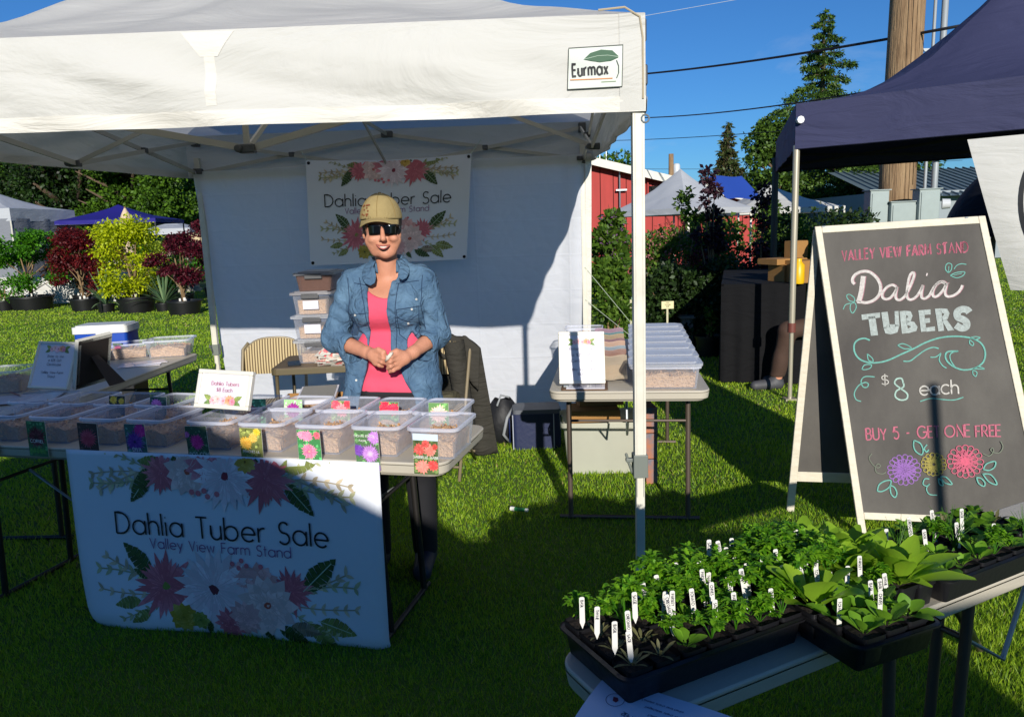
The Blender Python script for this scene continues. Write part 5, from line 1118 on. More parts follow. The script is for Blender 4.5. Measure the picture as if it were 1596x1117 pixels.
    for L_ in ([(510, 160), (550, 145), (600, 160), (632, 185), (570, 190)], [(240, 235), (285, 275), (288, 305), (250, 290)], [(192, 372), (215, 335), (275, 332), (265, 362), (220, 376)], [(1155, 92), (1200, 82), (1242, 92), (1200, 106)], [(1150, 110), (1185, 140), (1178, 162), (1152, 145)], [(1180, 368), (1230, 350), (1280, 370)], [(1180, 380), (1215, 400), (1205, 435), (1180, 415)]): Lf(Z2, L_, .0045)
    curve(Z2, [(305, 440), (230, 436), (195, 455), (185, 490), (205, 530), (240, 530), (248, 500), (215, 490), (160, 520), (125, 585), (140, 640), (185, 658)], .005, TQ)
    a = bp(1310+365*Z2[2], 510+515*Z2[2]); c = bp(1310+365*Z2[2], 510+420*Z2[2]); k.text('$', a[0], a[1], abs(c[1]-a[1]), .0045, WH, sx=1.3)
    curve(Z2, [(560, 500), (545, 455), (500, 460), (485, 500), (540, 545), (595, 590), (590, 635), (535, 645), (490, 615), (500, 565), (560, 530), (562, 495)], .0075, '#A9C9BC')
    line('each', 1310+705*Z2[2], 510+600*Z2[2], 1310+1050*Z2[2], 510+590*Z2[2], 21, .007, WH, .14, jit=.03)
    curve(Z2, [(710, 658), (800, 632), (900, 640), (1010, 645), (1095, 620)], .005, TQ)
    line('BUY 5 - GET', 1351, 686, 1466, 681, 18, .0065, PKc, .22, jit=.04); line('ONE FREE', 1474, 681, 1561, 680, 18, .0065, PKc, .14, jit=.04)
    Z3 = (1310, 640, 280/1596)
    def chf(cx, cy, r, col, n_, rings, fill=None):
        cx, cy = bp(Z3[0]+cx*Z3[2], Z3[1]+cy*Z3[2]); r = r*Z3[2]/FPX*3.7
        for q in range(rings):
            r1 = r*(1-q*.3); r0 = r1*.55; m_ = n_-q*3
            for i in range(m_):
                a = 2*math.pi*(i+.5*q)/m_+random.uniform(-.05, .05); wd = math.pi*r1/m_*.85; k.layer += .001
                pts = [(cx+r0*.6*math.cos(a), cy+r0*.6*math.sin(a))]+[(cx+(r0+(r1-r0)*u)*math.cos(a)-s_*wd*math.sin(a), cy+(r0+(r1-r0)*u)*math.sin(a)+s_*wd*math.cos(a)) for u, s_ in ((.45, .8), (.85, .8), (1.02, 0), (.85, -.8), (.45, -.8))]
                k.stroke(crm(pts+[pts[0]], 3), .0042, col)
        if fill: k.layer += 1; k.poly([(cx+r*.24*(1+.25*(i % 2))*math.cos(i*.52), cy+r*.24*(1+.25*(i % 2))*math.sin(i*.52)) for i in range(12)], fill)
    chf(568, 525, 135, VI, 17, 4); chf(1110, 450, 142, RD, 16, 3, '#E0607C'); chf(830, 475, 100, YE, 15, 3)
    for L_ in ([(655, 262), (710, 290), (735, 350), (720, 390), (670, 360), (650, 310)], [(328, 712), (345, 655), (400, 622), (450, 622), (430, 680), (370, 715)], [(440, 660), (480, 680), (502, 730), (485, 768), (450, 735)], [(1270, 520), (1300, 470), (1375, 450), (1370, 500), (1320, 528)], [(1265, 560), (1330, 565), (1375, 610), (1388, 655), (1320, 630)], [(1210, 592), (1250, 600), (1285, 640), (1275, 670), (1230, 645)], [(890, 585), (940, 590), (992, 650), (930, 640)], [(870, 600), (900, 620), (912, 662), (880, 650)]): Lf(Z3, L_, .006)
    curve(Z3, [(770, 300), (745, 335), (765, 365), (785, 345)], .006, TQ); curve(Z3, [(790, 605), (750, 605), (735, 650), (765, 668), (790, 650), (765, 690), (790, 740), (860, 748)], .005, TQ)
    GY = '#77806E'
    curve(Z3, [(280, 380), (255, 420), (290, 480), (330, 505), (355, 490), (335, 470), (310, 500), (320, 545), (370, 560), (405, 545)], .004, GY); curve(Z3, [(1425, 270), (1445, 320), (1415, 370), (1360, 370), (1335, 345), (1355, 332), (1360, 365), (1320, 400), (1265, 380)], .004, GY)
    k.build('chalk_drawing', M_CHALK, surf, bd, eps=.0012)
aframe()

# ------------------------------------------------------------ chairs (steel folding, striped pads)
def stripe_mat():
    m = mat('striped_chair_fabric', '#B09A68', .85); t = m.node_tree; N = t.nodes; L = t.links
    tc = N.new('ShaderNodeTexCoord'); w_ = N.new('ShaderNodeTexWave'); w_.inputs['Scale'].default_value = 17; w_.inputs['Distortion'].default_value = .3; L.new(tc.outputs['Object'], w_.inputs['Vector'])
    r = N.new('ShaderNodeValToRGB'); r.color_ramp.elements[0].position = .3; r.color_ramp.elements[0].color = (*srgb('#5E4C34'), 1); r.color_ramp.elements[1].position = .55; r.color_ramp.elements[1].color = (*srgb('#BDAA80'), 1)
    L.new(w_.outputs[0], r.inputs[0]); L.new(r.outputs[0], N['Principled BSDF'].inputs[0]); return m
M_STR = stripe_mat(); M_CHF = mat('tan_chair_steel', '#8C7F66', .4, .2)
def chair():
    t = thing('folding_chair', 'x', 'folding chair', (0, 0, 0), 0, 'tan folding chairs at the back wall')
    # local: seat faces -y
    W_ = .43
    for s in (-1, 1):
        b = MB(); b.tube([(s*W_/2, -.20, .01), (s*W_/2, -.02, .42), (s*W_/2*.98, .17, .80), (s*W_/2*.80, .185, .845)], .011, 8); b.build('front_leg', M_CHF, t, smooth=True)
        b = MB(); b.tube([(s*(W_/2-.03), .26, .01), (s*(W_/2-.03), -.10, .44)], .010, 8); b.build('rear_leg', M_CHF, t, smooth=True)
    def pad(u, v):
        a = (u-.5)*2; x = a*W_/2*.97; top = .87-.10*abs(a)**3.2; bot = .63; z = bot+(top-bot)*v; y = .145+(z-.63)*.14-.02*(1-a*a)
        return (x, y-.014*math.sin(math.pi*u)**.5*math.sin(math.pi*v)**.5, z)
    b = MB(); b.grid(pad, 16, 8); b.grid(lambda u, v: (pad(1-u, v)[0], .165+(pad(1-u, v)[2]-.63)*.14-.02*(1-((u-.5)*2)**2)+.004, pad(1-u, v)[2]), 16, 8); b.build('backrest', M_STR, t, smooth=True)
    rim = [pad(i/16, 1) for i in range(17)]; b = MB(); b.tube([pad(0, 0)]+[Vector(p)+Vector((0, .012, .003)) for p in rim]+[pad(1, 0)], .009, 6); b.build('back_rail', M_CHF, t, smooth=True)
    b = MB(); b.rslab(.41, .39, .405, .425, .05, 5, c=(0, -.05), taper=.004); b.build('seat_pan', M_CHF, t, smooth=True, autos=40)
    b = MB(); b.rslab(.40, .38, .425, .452, .05, 5, c=(0, -.05), taper=-.004); b.build('seat', M_STR, t, smooth=True, autos=50)
    for y, z in ((-.16, .09), (.2, .09)): b = MB(); b.tube([(-W_/2+.01, y, z), (W_/2-.01, y, z)], .008, 6); b.build('stretcher', M_CHF, t)
    return t
ch = chair(); a = at(422, 600, 5.0); ch.location = (a.x, 5.05, 0); ch.rotation_euler = (0, 0, math.radians(8)); tag(ch, 'tan striped folding chair left of the small table, mostly hidden')
c2 = copy_tree(ch); a = at(705, 600, 4.75); c2.location = (a.x-.13, 4.80, 0); c2.rotation_euler = (0, 0, math.radians(-14)); tag(c2, 'tan striped folding chair with a grey jacket draped over it')
def drape():
    m = cloth_mat('charcoal_jacket_cloth', '#3A3833', .9, .0, wr=(7, .6)); rz = math.radians(-14); o = c2.location; F_ = lambda x, y, z: Vector((o.x+x*math.cos(rz)-y*math.sin(rz), o.y+x*math.sin(rz)+y*math.cos(rz), z))
    t = thing('draped_jacket', 'dark grey jacket hanging over the right side of the chair', 'jacket', (o.x+.2, o.y+.1, .02))
    def fn(u, v):  # v 0 at top front .. over the back and down to the ground behind right
        x = -.04+.31*u+.03*v*u; z0 = .895-.10*max(0, u-.55)**2*4
        if v < .25: w_ = v/.25; return F_(x, .12+.05*w_, z0-.30*(1-w_)*(.35+.65*u)+.012*math.sin(u*20))
        w_ = (v-.25)/.75; return F_(x+.03*w_+.02*w_*math.sin(u*9), .18+.10*w_+.035*math.sin(u*13+w_*2)*w_, z0*(1-w_)+.05*w_)
    b = MB(); b.grid(fn, 30, 30); o_ = b.build('jacket_body', m, t, world=True, smooth=True); md = o_.modifiers.new('t', 'SOLIDIFY'); md.thickness = .012
    b = MB(); b.grid(lambda u, v: F_(.12+.07*v+.07*math.cos(u*6.283)*(1-.3*v), .10+.07*math.sin(u*6.283)+.05*v, .86-.72*v+.01*math.sin(v*20)), 14, 14); b.build('sleeve', m, t, world=True, smooth=True)
    # folded bag on the seat
    t2 = thing('tote_bag', 'grey bag with tan leather strap lying on the right chair seat', 'bag', F_(0, -.05, .455))
    b = MB(); b.grid(lambda u, v: F_((u-.5)*.36*(1-.05*math.sin(v*3)), -.16+.28*v, .47+.13*math.sin(math.pi*v)**.6*(.8+.2*math.sin(u*7))*math.sin(math.pi*min(1, max(0, u)))**.25), 18, 12); b.build('bag_body', cloth_mat('olive_bag_cloth', '#55513F', .9, .0, wr=(8, .6)), t2, world=True, smooth=True)
    b = MB(); pth = [(.02, -.24, .47), (.10, -.27, .47), (.155, -.275, .46), (.165, -.285, .42), (.16, -.29, .30), (.12, -.30, .24)]
    for a_, c_ in zip(pth, pth[1:]): b.beam(F_(*a_), F_(*c_), .035, .006, up=(0, -1, .01))
    b.build('strap', mat('tan_leather', '#A8683C', .6, noise=(20, .3)), t2, world=True)
drape()

# ------------------------------------------------------------ small card table with the stack of clear boxes
SM = Vector((at(490, 570, 4.35).x, 4.62, 0))
def small_table():
    zt_ = .80; t = thing('card_table', 'small brown-rimmed card table behind the woman holding stacked boxes', 'small table', SM, math.radians(4))
    m = mat('brown_table_vinyl', '#6E5E48', .5, noise=(6, .3)); rim = mat('olive_table_rim', '#5E543C', .45, .2)
    w2, d2 = .27, .24
    b = MB(); b.rslab(w2*2, d2*2, zt_-.006, zt_, .03, 4, c=(0, .0)); b.build('tabletop', m, t)
    b = MB(); b.rslab(w2*2+.02, d2*2+.02, zt_-.04, zt_-.004, .035, 4, open_top=False); b.build('apron', rim, t, bevel=.003)
    for sx in (-1, 1):
        for sy in (-1, 1): b = MB(); b.tube([(sx*(w2-.02), sy*(d2-.02), zt_-.03), (sx*(w2-.01), sy*(d2-.01), .0)], .011, 8); b.build('leg', rim, t, smooth=True)
    return zt_
ZS = small_table()
def stack_box(label, x, y, z, w, d, h_, fill, tint, lidc, lab=False):
    t = thing('storage_box', label, 'storage box', (x, y, z), random.uniform(-.05, .05), 'stacked boxes of tubers on the card table')
    b = MB(); b.rslab(w, d, .0, h_, .02, 4, taper=.016, open_top=True); b.build('body', M_CLEAR if tint is None else tint, t, smooth=True, autos=50)
    b = MB(); b.rslab(w-.045, d-.045, .004, fill*h_, .015, 3, taper=.006); b.build('shavings', M_SHAV if tint is None else mat('brown_shavings', '#6A4434', .95, noise=(60, .6)), t)
    b = MB(); b.rslab(w+.03, d+.03, h_, h_+.014, .025, 4); b.rslab(w-.02, d-.02, h_+.014, h_+.020, .02, 4); b.build('lid', lidc, t, smooth=True, autos=40)
    b = MB(); b.box((0, -d/2-.008, h_-.005), (w*.48, .014, .035)); b.build('latch', mat('grey_latch', '#4C4C4E', .5), t, bevel=.004)
    if lab: b = MB(); b.box((.0, -d/2-.001, h_*.5), (w*.42, .002, h_*.42)); b.build('paper_label', M_PAPER, t)
xs = SM.x-.03; ys = SM.y+.05; z = ZS+.001
LIDG = clear_mat('smoky_lid', (.35, .34, .36), .6, .3); TB = clear_mat('brown_box_plastic', (.20, .12, .10), .55, .25)
spec = [('bottom clear box of the stack, half full of tubers', .225, .125, .45, None, M_LID, False), ('second clear box from the bottom with a white label', .235, .125, .55, None, M_LID, True), ('third box of the stack, full of pale shavings', .22, .12, .72, None, LIDG, True), ('topmost box of the stack, dark brown', .215, .095, .8, TB, LIDG, False)]
for i, (lb, w_, h_, fl_, tn, ld, la) in enumerate(spec):
    stack_box(lb, xs+(-.005, .0, -.005, .02)[i], ys, z, w_, .33, h_, fl_, tn, ld, la); z += h_+.021
def loose_cards():
    # fallen pile of dahlia cards
    t = thing('card_pile', 'loose pile of pink dahlia picture cards on the small card table', 'card pile', (SM.x+.02, SM.y-.13, ZS))
    for k in range(22):
        x = random.uniform(-.02, .17); z_ = .004+.0028*k; y = random.uniform(-.06, .0); s = .045
        b = MB(); R = Matrix.Rotation(random.uniform(-.6, .6), 3, 'Z') @ Matrix.Rotation(random.uniform(.15, .95) if k > 8 else .1, 3, 'X'); b.box((x, y, z_+.02*(k > 8)), (s*1.5, s*2, .001), R=R); c = b.build('card', M_CARD, t)
        ink = Ink(); n = R @ Vector((0, 0, 1)); ink.flower(0, 0, s*.8, '#E03848', random.choice(('#F09A9A', '#E84860', '#F6C8B8', '#E8B0A0')), 9, 2, '#F4E0C0')
        P0 = Vector(t.location)+Vector((x, y, z_+.02*(k > 8))); ink.build('picture_print', M_INK, plane_surf(P0, R @ Vector((1, 0, 0)), R @ Vector((0, 1, 0)), n), c, eps=.0008)
    t2 = thing('mobile_phone', 'dark mobile phone lying on the left of the card table', 'phone', (SM.x-.16, SM.y-.12, ZS+.001), .3)
    b = MB(); b.rslab(.075, .15, 0, .009, .012, 4); b.build('phone_body', mat('phone_glass', '#1B2530', .15), t2, bevel=.002)
    t3 = thing('paper_sheet', 'white paper sheet on the card table beside the woman', 'paper', (SM.x+.20, SM.y-.10, ZS+.0015), .2); b = MB(); b.box((0, 0, .001), (.11, .20, .0015)); b.build('sheet', M_PAPER, t3)
loose_cards()
def carton(label, c, w, d, h_, rz=0, open_=True, m=None, group='cardboard boxes', flaps=True):
    t = thing('cardboard_box', label, 'cardboard box', c, rz, group); m = m or mat('cardboard', '#A0753F', .85, noise=(12, .25), bump=(60, .1))
    for (x, y, sx, sy) in ((0, -d/2, w, .006), (0, d/2, w, .006), (-w/2, 0, .006, d), (w/2, 0, .006, d)):
        b = MB(); b.box((x, y, h_/2), (sx+.006*(sx > .1), sy, h_)); b.build('side_panel', m, t)
    b = MB(); b.box((0, 0, .004), (w-.01, d-.01, .006)); b.build('bottom_panel', m, t)
    if not open_:
        for s in (-1, 1): b = MB(); b.box((0, s*(d/4), h_+.003), (w, d/2-.003, .005)); b.build('flap', m, t)
    return t
a = gz(491, 620, .50)
CB = thing  # keep name
def low_stand():
    p0 = at(490, 640, 3.95); c = Vector((p0.x, 4.0, 0)); t = thing('stool', 'low dark stool carrying the open carton behind the front table', 'stool', c)
    b = MB(); b.box((0, 0, .535), (.40, .30, .03)); b.build('seat', M_BLACKP, t, bevel=.005)
    for sx in (-1, 1):
        for sy in (-1, 1): b = MB(); b.tube([(sx*.17, sy*.12, .52), (sx*.19, sy*.14, 0)], .012, 8); b.build('leg', M_BLACKP, t)
    carton('open cardboard carton with a white tray on it behind the front table', c+Vector((0, 0, .551)), .37, .28, .145)
    t2 = thing('book', 'white-edged flat tray or book lying across the open carton', 'book', c+Vector((.02, -.02, .70)), .12); b = MB(); R = Matrix.Rotation(.10, 3, 'X'); b.box((0, 0, .018), (.20, .26, .02), R=R); b.build('block', M_PAPER, t2); b = MB(); b.box((0, 0, .030), (.18, .24, .004), R=R); b.build('cover', mat('grey_book_cover', '#8A8780', .6), t2)
low_stand()
# ------------------------------------------------------------ things on and under the right table
ordr = ['nearest lidded box of the row on the right table, full of shavings', 'second lidded box from the front on the right table', 'third lidded box from the front on the right table', 'fourth lidded box from the front on the right table', 'fifth lidded box from the front, a blue sheet on its lid', 'sixth lidded box from the front on the right table', 'farthest lidded box of the row on the right table']
for i in range(7):
    q = L2(-TL2/2+.125+.232*i, -.185-.006*i); q.z = .742
    put(P_L, q, RZ2-math.pi/2, ordr[i], 'lidded boxes on the right table')
q = L2(-TL2/2+.125+.232*4, -.20); t = thing('paper_sheet', 'pale blue sheet lying on a box lid on the right table', 'paper', (q.x, q.y, .8645), RZ2-math.pi/2)
b = MB(); b.box((0, 0, .001), (.30, .15, .0015)); b.build('sheet', mat('blue_paper', '#8F9FD8', .5), t)
CB_COL = ['#B8A890', '#A07A68', '#8FA0A8', '#C8A890', '#8A6A70', '#B09878', '#5E8A88', '#A88A98']
for i in range(8):   # leaning bags/cards between sign and boxes
    q = L2(-TL2/2+.20+.155*i, .095); 
    t = thing('seed_bag', ('nearest', 'second', 'third', 'fourth', 'fifth', 'sixth', 'seventh', 'farthest')[i]+' clear tuber bag leaning left of the lidded boxes', 'plastic bag', (q.x, q.y, .742), RZ2-math.pi/2, 'clear tuber bags on the right table')
    R = Matrix.Rotation(-.75+random.uniform(-.1, .1), 3, 'X'); m = clear_mat('bag_%d' % i, tuple(x for x in srgb(CB_COL[i])), .55, .25)
    b = MB(); b.grid(lambda u, v: R @ Vector(((u-.5)*.19, .022*math.sin(math.pi*u)*math.sin(math.pi*v)-.004, .02+v*.155+.006*math.sin(u*9))), 8, 6); b.grid(lambda u, v: R @ Vector(((.5-u)*.19, -.022*math.sin(math.pi*u)*math.sin(math.pi*v)+.0, .02+v*.155+.006*math.sin((1-u)*9))), 8, 6); b.build('bag_skin', m, t, smooth=True)
    b = MB(); b.grid(lambda u, v: R @ Vector(((u-.5)*.15, .010*math.sin(math.pi*u)*math.sin(math.pi*v), .025+v*.09)), 6, 4); b.build('tubers', M_SHAV, t)
q = L2(TL2/2-.18, .27); put(P_B, (q.x, q.y, .742), RZ2, 'clear open bin at the far left of the right table, behind the raffle sign', 'bins behind the raffle sign')
def clipboard(label, c, rz, w_=.23, d_=.30, board='#6A4A2C', nb=2, sheets=True):
    t = thing('clipboard', label, 'clipboard', c, rz); b = MB(); b.rslab(w_, d_, 0, .004, .012, 4); b.build('board', mat('clip_brown', board, .6, noise=(20, .3)), t)
    b = MB(); b.box((0, -.005, .006), (w_-.02, d_-.04, .003)); b.build('paper', M_PAPER, t)
    b = MB(); b.box((0, d_/2-.022, .010), (.10, .024, .008)); b.tube([(-.03, d_/2-.012, .012), (-.02, d_/2+.002, .022), (.02, d_/2+.002, .022), (.03, d_/2-.012, .012)], .0025, 6); b.build('clip', M_GALV, t)
    k = Ink(); 
    for i in range(7): k.stroke([(-w_*.36, d_*.28-i*.03), (w_*.34, d_*.28-i*.03)], .0012, '#7A7C88')
    k.build('ruled_lines', M_INK, plane_surf((0, 0, .0076), (1, 0, 0), (0, 1, 0), (0, 0, 1)), t, eps=.0003, world=False); return t
def pencil(label, a_, c_, col, tip='#D8B080'):
    a_ = Vector(a_); c_ = Vector(c_); t = thing('pencil', label, 'pencil', a_, 0, 'pencils on the clipboards'); d = (c_-a_).normalized(); b = MB(); b.tube([a_, c_-d*.02], .0038, 6); b.build('shaft', mat('pencil_'+col[1:], col, .4), t, world=True)
    b = MB(); b.tube([c_-d*.02, c_], [.0038, .0008], 6); b.build('point', mat('pencil_tip', tip, .7), t, world=True)
q = L2(-TL2/2+.12, .22); clipboard('clipboard with blank forms in front of the raffle sign on the right table', (q.x, q.y, .742), RZ2, .20, .235)
for i, (dx, dy, e) in enumerate(((.0, .0, .14), (.01, .02, .05))):
    pencil(('yellow pencil lying nearest on the right clipboard', 'second yellow pencil crossing the other on the right clipboard')[i], (q.x-.06+dx, q.y+.03+dy, .756+.006*i), (q.x+.09+dx, q.y+.05+dy+e*.3, .756+.006*i), '#D89A3C')

def tote(label, c, rz, w_, d_, h_, m, lidm=None):
    t = thing('storage_tote', label, 'storage tote', c, rz); b = MB(); b.rslab(w_, d_, 0, h_, .05, 5, taper=.03, open_top=True); b.build('tub', m, t, smooth=True, autos=50)
    b = MB(); b.rslab(w_+.03, d_+.03, h_-.03, h_, .06, 5, open_top=True, bot=False); b.rslab(w_+.005, d_+.005, h_-.028, h_-.001, .05, 5, open_top=True, bot=False); b.build('rim', m, t, smooth=True, autos=50)
    for s in (-1, 1): b = MB(); b.box((s*(w_/2-.0), 0, h_-.06), (.03, .12, .02)); b.build('handle', m, t, bevel=.004)
    return t
q = gz(940, 745); cc = Vector((.575, 4.80, 0))
tote('white translucent storage tote under the right table', cc, math.radians(-3), .52, .38, .34, mat('milky_plastic', '#C9C9B8', .45, trans=.25, noise=(4, .15)))
b = MB(); 
carton('small closed cardboard box on the rim of the white tote under the right table', cc+Vector((-.06, -.06, .342)), .30, .22, .07, 0, False, group='boxes under the right table')
carton('second cardboard box with a white shipping label stacked under the right table', cc+Vector((-.02, .03, .420)), .28, .18, .12, .1, False, group='boxes under the right table')
b = MB(); b.box(tuple(cc+Vector((-.04, -.066, .49))), (.13, .002, .07), rz=.1); o = b.build('shipping_label', M_PAPER); tag(o, 'white shipping label stuck on the upper cardboard box', 'label'); 
k = Ink(); k.text('FRAGILE', -.045, -.008, .018, .004, '#3A3A3E'); k.build('lettering', M_INK, plane_surf(tuple(cc+Vector((-.04, -.0675, .49))), (math.cos(.1), math.sin(.1), 0), (0, 0, 1)), o, eps=.0006)
for i in range(3):
    t = thing('orange_carton', ('lowest', 'middle', 'topmost')[i]+' orange and blue printed carton stacked beside the white tote', 'carton', (cc.x+.245, 4.50, .16*i), .05, 'orange and blue cartons')
    b = MB(); b.box((0, 0, .078), (.07, .18, .155)); b.build('box', mat('orange_print_card', '#B8692E', .7, noise=(14, .8, '#3C6C82')), t, bevel=.003)
# blue cooler bag and backpack left of the table
a = gz(840, 672); t = thing('cooler_bag', 'navy and blue insulated bag on the grass left of the right table', 'cooler bag', (.16, 5.35, 0), 0)
b = MB(); b.rslab(.36, .26, 0, .26, .04, 4, taper=.01); b.build('bag_body', mat('navy_nylon', '#1B2548', .6, bump=(30, .3)), t, smooth=True, autos=50)
b = MB(); b.rslab(.34, .24, .26, .29, .03, 4); b.build('lid', mat('grey_nylon', '#5A5E66', .6), t, smooth=True, autos=40)
b = MB(); b.tube([(-.17, -.13, .26), (-.17, -.135, .01)], .004, 6); b.tube([(.12, -.133, .26), (.12, -.138, .01)], .004, 6); b.build('piping', mat('pale_piping', '#A8AEBC', .5), t)
b = MB(); b.grid(lambda u, v: (-.19-.012*math.sin(math.pi*u), -.12+.2*u, .05+.18*v), 4, 4); b.build('side_panel', mat('bright_blue_nylon', '#1E4FB8', .5), t)
t = thing('backpack', 'dark backpack slumped between the chair and the blue cooler bag', 'backpack', (-.08, 5.45, 0), .2)
b = MB(); b.grid(lambda u, v: (.13*math.cos(u*6.283)*math.sin(.25+v*2.6)**.6, .11*math.sin(u*6.283)*math.sin(.25+v*2.6)**.6, .33*v+.01*math.sin(u*19)), 24, 12); b.build('pack_body', mat('black_nylon', '#18191D', .6, bump=(22, .5)), t, smooth=True)
b = MB(); b.tube([(.06, -.09, .28), (.0, -.15, .22), (-.03, -.15, .1), (.02, -.11, .03)], .012, 6); b.tube([(-.06, -.09, .3), (-.02, -.05, .37), (.04, -.06, .35)], .008, 6); b.build('strap', mat('grey_strap', '#8A8E92', .6), t, smooth=True)
# glue stick on the lawn
a = gz(796, 800, .015); c = gz(823, 803, .015); t = thing('glue_stick', 'small white tube with green middle lying on the lit grass', 'glue stick', a)
d = (c-a); a = a+Vector((0, 0, .030)); b = MB(); b.tube([a, a+d*.25], .012, 12); b.tube([a+d*.85, a+d], .010, 12); b.build('cap', mat('white_cap', '#DADAD2', .4), t, world=True, smooth=True, autos=40)
b = MB(); b.tube([a+d*.25, a+d*.85], .0105, 12); b.build('tube_label', mat('green_label', '#2E8A46', .5), t, world=True, smooth=True, autos=40)

# ------------------------------------------------------------ left table
def L3p(px, py, z=.742): p = gz(px, py, z); p.z = z; return p
q = L3p(262, 555); put(P_A, (q.x, q.y+.06, .742), .15, 'clear bin of shavings with a white tag at the far end of the left table', 'bins on the left table').scale = (1.6, 1.0, 1.05)
q = L3p(18, 605); put(P_B, (q.x+.04, q.y-.05, .742), .1, 'clear bin of tubers cut by the left edge of the picture', 'bins on the left table').scale = (1.3, 1, 1.1)
b = None
q = L3p(186, 560); bn = put(P_B, (q.x, q.y+.1, .742), .4, 'clear bin with red dahlia cards behind the black-backed frame', 'bins on the left table'); bn.scale = (1.9, .9, .9)
for i, (px, py, c1, c2, nm) in enumerate(((168, 552, '#B02030', '#E0584E', 'coral'), (187, 545, '#A01840', '#D83060', 'red'), (211, 538, '#8A1448', '#B02868', 'crimson'))):
    a = L3p(px, py+8, .76); card(nm+' dahlia card leaning on the bin on the left table', a+Vector((-.03, -.24, .0)), (1, .25, -.1), (-.25, .3, 1), .07, .095, fl(.5, .55, .45, c1, c2, 14, 4), bg='#243A24', group='cards on the left table')
q = L3p(165, 540, .742); t = thing('cooler_box', 'blue picnic cooler with white lid behind the left table', 'cooler', (at(168, 530, 6.35).x, 6.35, 0), .1)
b = MB(); b.rslab(.42, .28, .51, .83, .03, 4, taper=.012); b.build('cooler_body', mat('cooler_blue', '#1746A8', .4), t, smooth=True, autos=50)
b = MB(); b.rslab(.44, .30, .83, .885, .03, 4); b.rslab(.40, .26, .885, .895, .03, 4); b.build('lid', mat('cooler_white', '#D8D8D2', .4), t, smooth=True, autos=40)
b = MB(); b.box((0, -.15, .81), (.05, .02, .05)); b.build('latch', mat('cooler_white'), t, bevel=.005)
ts = thing('crate', 'dark crate standing on the lawn under the blue cooler', 'crate', (t.location.x, t.location.y, 0), .1); b = MB(); b.box((0, 0, .255), (.46, .32, .51)); b.build('crate_body', M_BLACKP, ts, bevel=.01)
q = L3p(35, 622); clipboard('clipboard with sign-up sheets and a red pencil at the left front', (q.x+.02, q.y+.0, .742), .25, .34, .28, '#7A6248')
pencil('red-brown pencil lying on the left clipboard', L3p(16, 611, .756), L3p(33, 617, .756), '#9A4A34')
q = L3p(215, 568); t = thing('paper_sheet', 'loose white papers and pens beside the far bin on the left table', 'paper', (q.x+.02, q.y, .742), .3); b = MB(); b.box((0, 0, .002), (.26, .20, .003)); b.box((.05, .04, .005), (.2, .15, .003), rz=.3); b.build('sheet', M_PAPER, t)

# ------------------------------------------------------------ seedling trays in the foreground
def U4(s_, t_, z=.742): return L4(s_, t_, z)
M_TRAY = mat('black_tray_plastic', '#17171A', .38, bump=(50, .15)); M_TAG = mat('white_plant_tag', '#D6D3CA', .5); M_GPOT = mat('green_nursery_pot', '#2F5A3A', .45)
LM_PARS = leaf_mat('parsley_leaf', '#94C82C', '#4A8A1A', .45); LM_LET = leaf_mat('lettuce_leaf', '#A4C838', '#6A9C24', .45, .4); LM_TOM = leaf_mat('seedling_leaf', '#84B430', '#4A7C20', .4); LM_DRY = leaf_mat('dry_rosette_leaf', '#8C8A5C', '#4A4028', .3)
def tray(label, s0, t0, w_, d_, z=.742, dr=0.0, h_=.055):
    c = U4(s0+w_/2, t0+d_/2, z); t = thing('seed_tray', label, 'seed tray', c, RZ4+dr, 'black trays on the plant table')
    b = MB(); b.rslab(w_, d_, 0, h_, .018, 4, taper=.010, open_top=True); b.build('tray_body', M_TRAY, t, smooth=True, autos=50)
    b = MB(); b.rslab(w_+.018, d_+.018, h_-.004, h_, .024, 4, open_top=True, bot=False, taper=.0); b.rslab(w_, d_, h_-.002, h_+.001, .018, 4, open_top=True, bot=False, taper=-.009); b.build('rim', M_TRAY, t, smooth=True, autos=50)
    return t, c
def pot_proto(m):
    t = thing('seedling_pot', 'x', 'plant pot'); b = MB(); s = .052; b.rslab(s, s, 0, .055, .007, 3, taper=.007, open_top=True); b.rslab(s+.003, s+.003, .047, .056, .008, 3, open_top=True, bot=False)
    b.build('pot', m, t, smooth=True, autos=40); b = MB(); b.grid(lambda u, v: ((u-.5)*(s-.004), (v-.5)*(s-.004), .049+random.uniform(-.002, .002)), 5, 5); b.build('soil', M_SOIL, t); return t
POTP = pot_proto(M_TRAY); POTG = pot_proto(M_GPOT)
def leafmesh(name, leaves_, m, parent, fold=.25, n=4, ruff=0.0):
    """leaves_: (base, tip direction vector with length, width, up bend) -> curved leaf blades"""
    V = []; F = []; fac = []
    for base, d, wd, bend, f in leaves_:
        base = Vector(base); d = Vector(d); L = d.length; u = d.normalized(); s = u.cross(Vector((0, 0, 1))); s = s.normalized() if s.length > 1e-4 else Vector((1, 0, 0)); k = len(V)
        for i in range(n+1):
            t_ = i/n; w_ = wd*math.sin(math.pi*(.06+.90*t_**.9))**.75*(1+ruff*math.sin(i*2.4)); c = base+d*t_+Vector((0, 0, -bend*L*t_*t_)); nrm = s.cross(u)
            V += [c+s*w_/2+nrm*w_*fold, c, c-s*w_/2+nrm*w_*fold]
        for i in range(n):
            a = k+3*i; F += [(a, a+1, a+4, a+3), (a+1, a+2, a+5, a+4)]; fac += [f, f*.85]
    return np_mesh(name, [tuple(v) for v in V], F, m, parent, smooth=True, fac=fac)
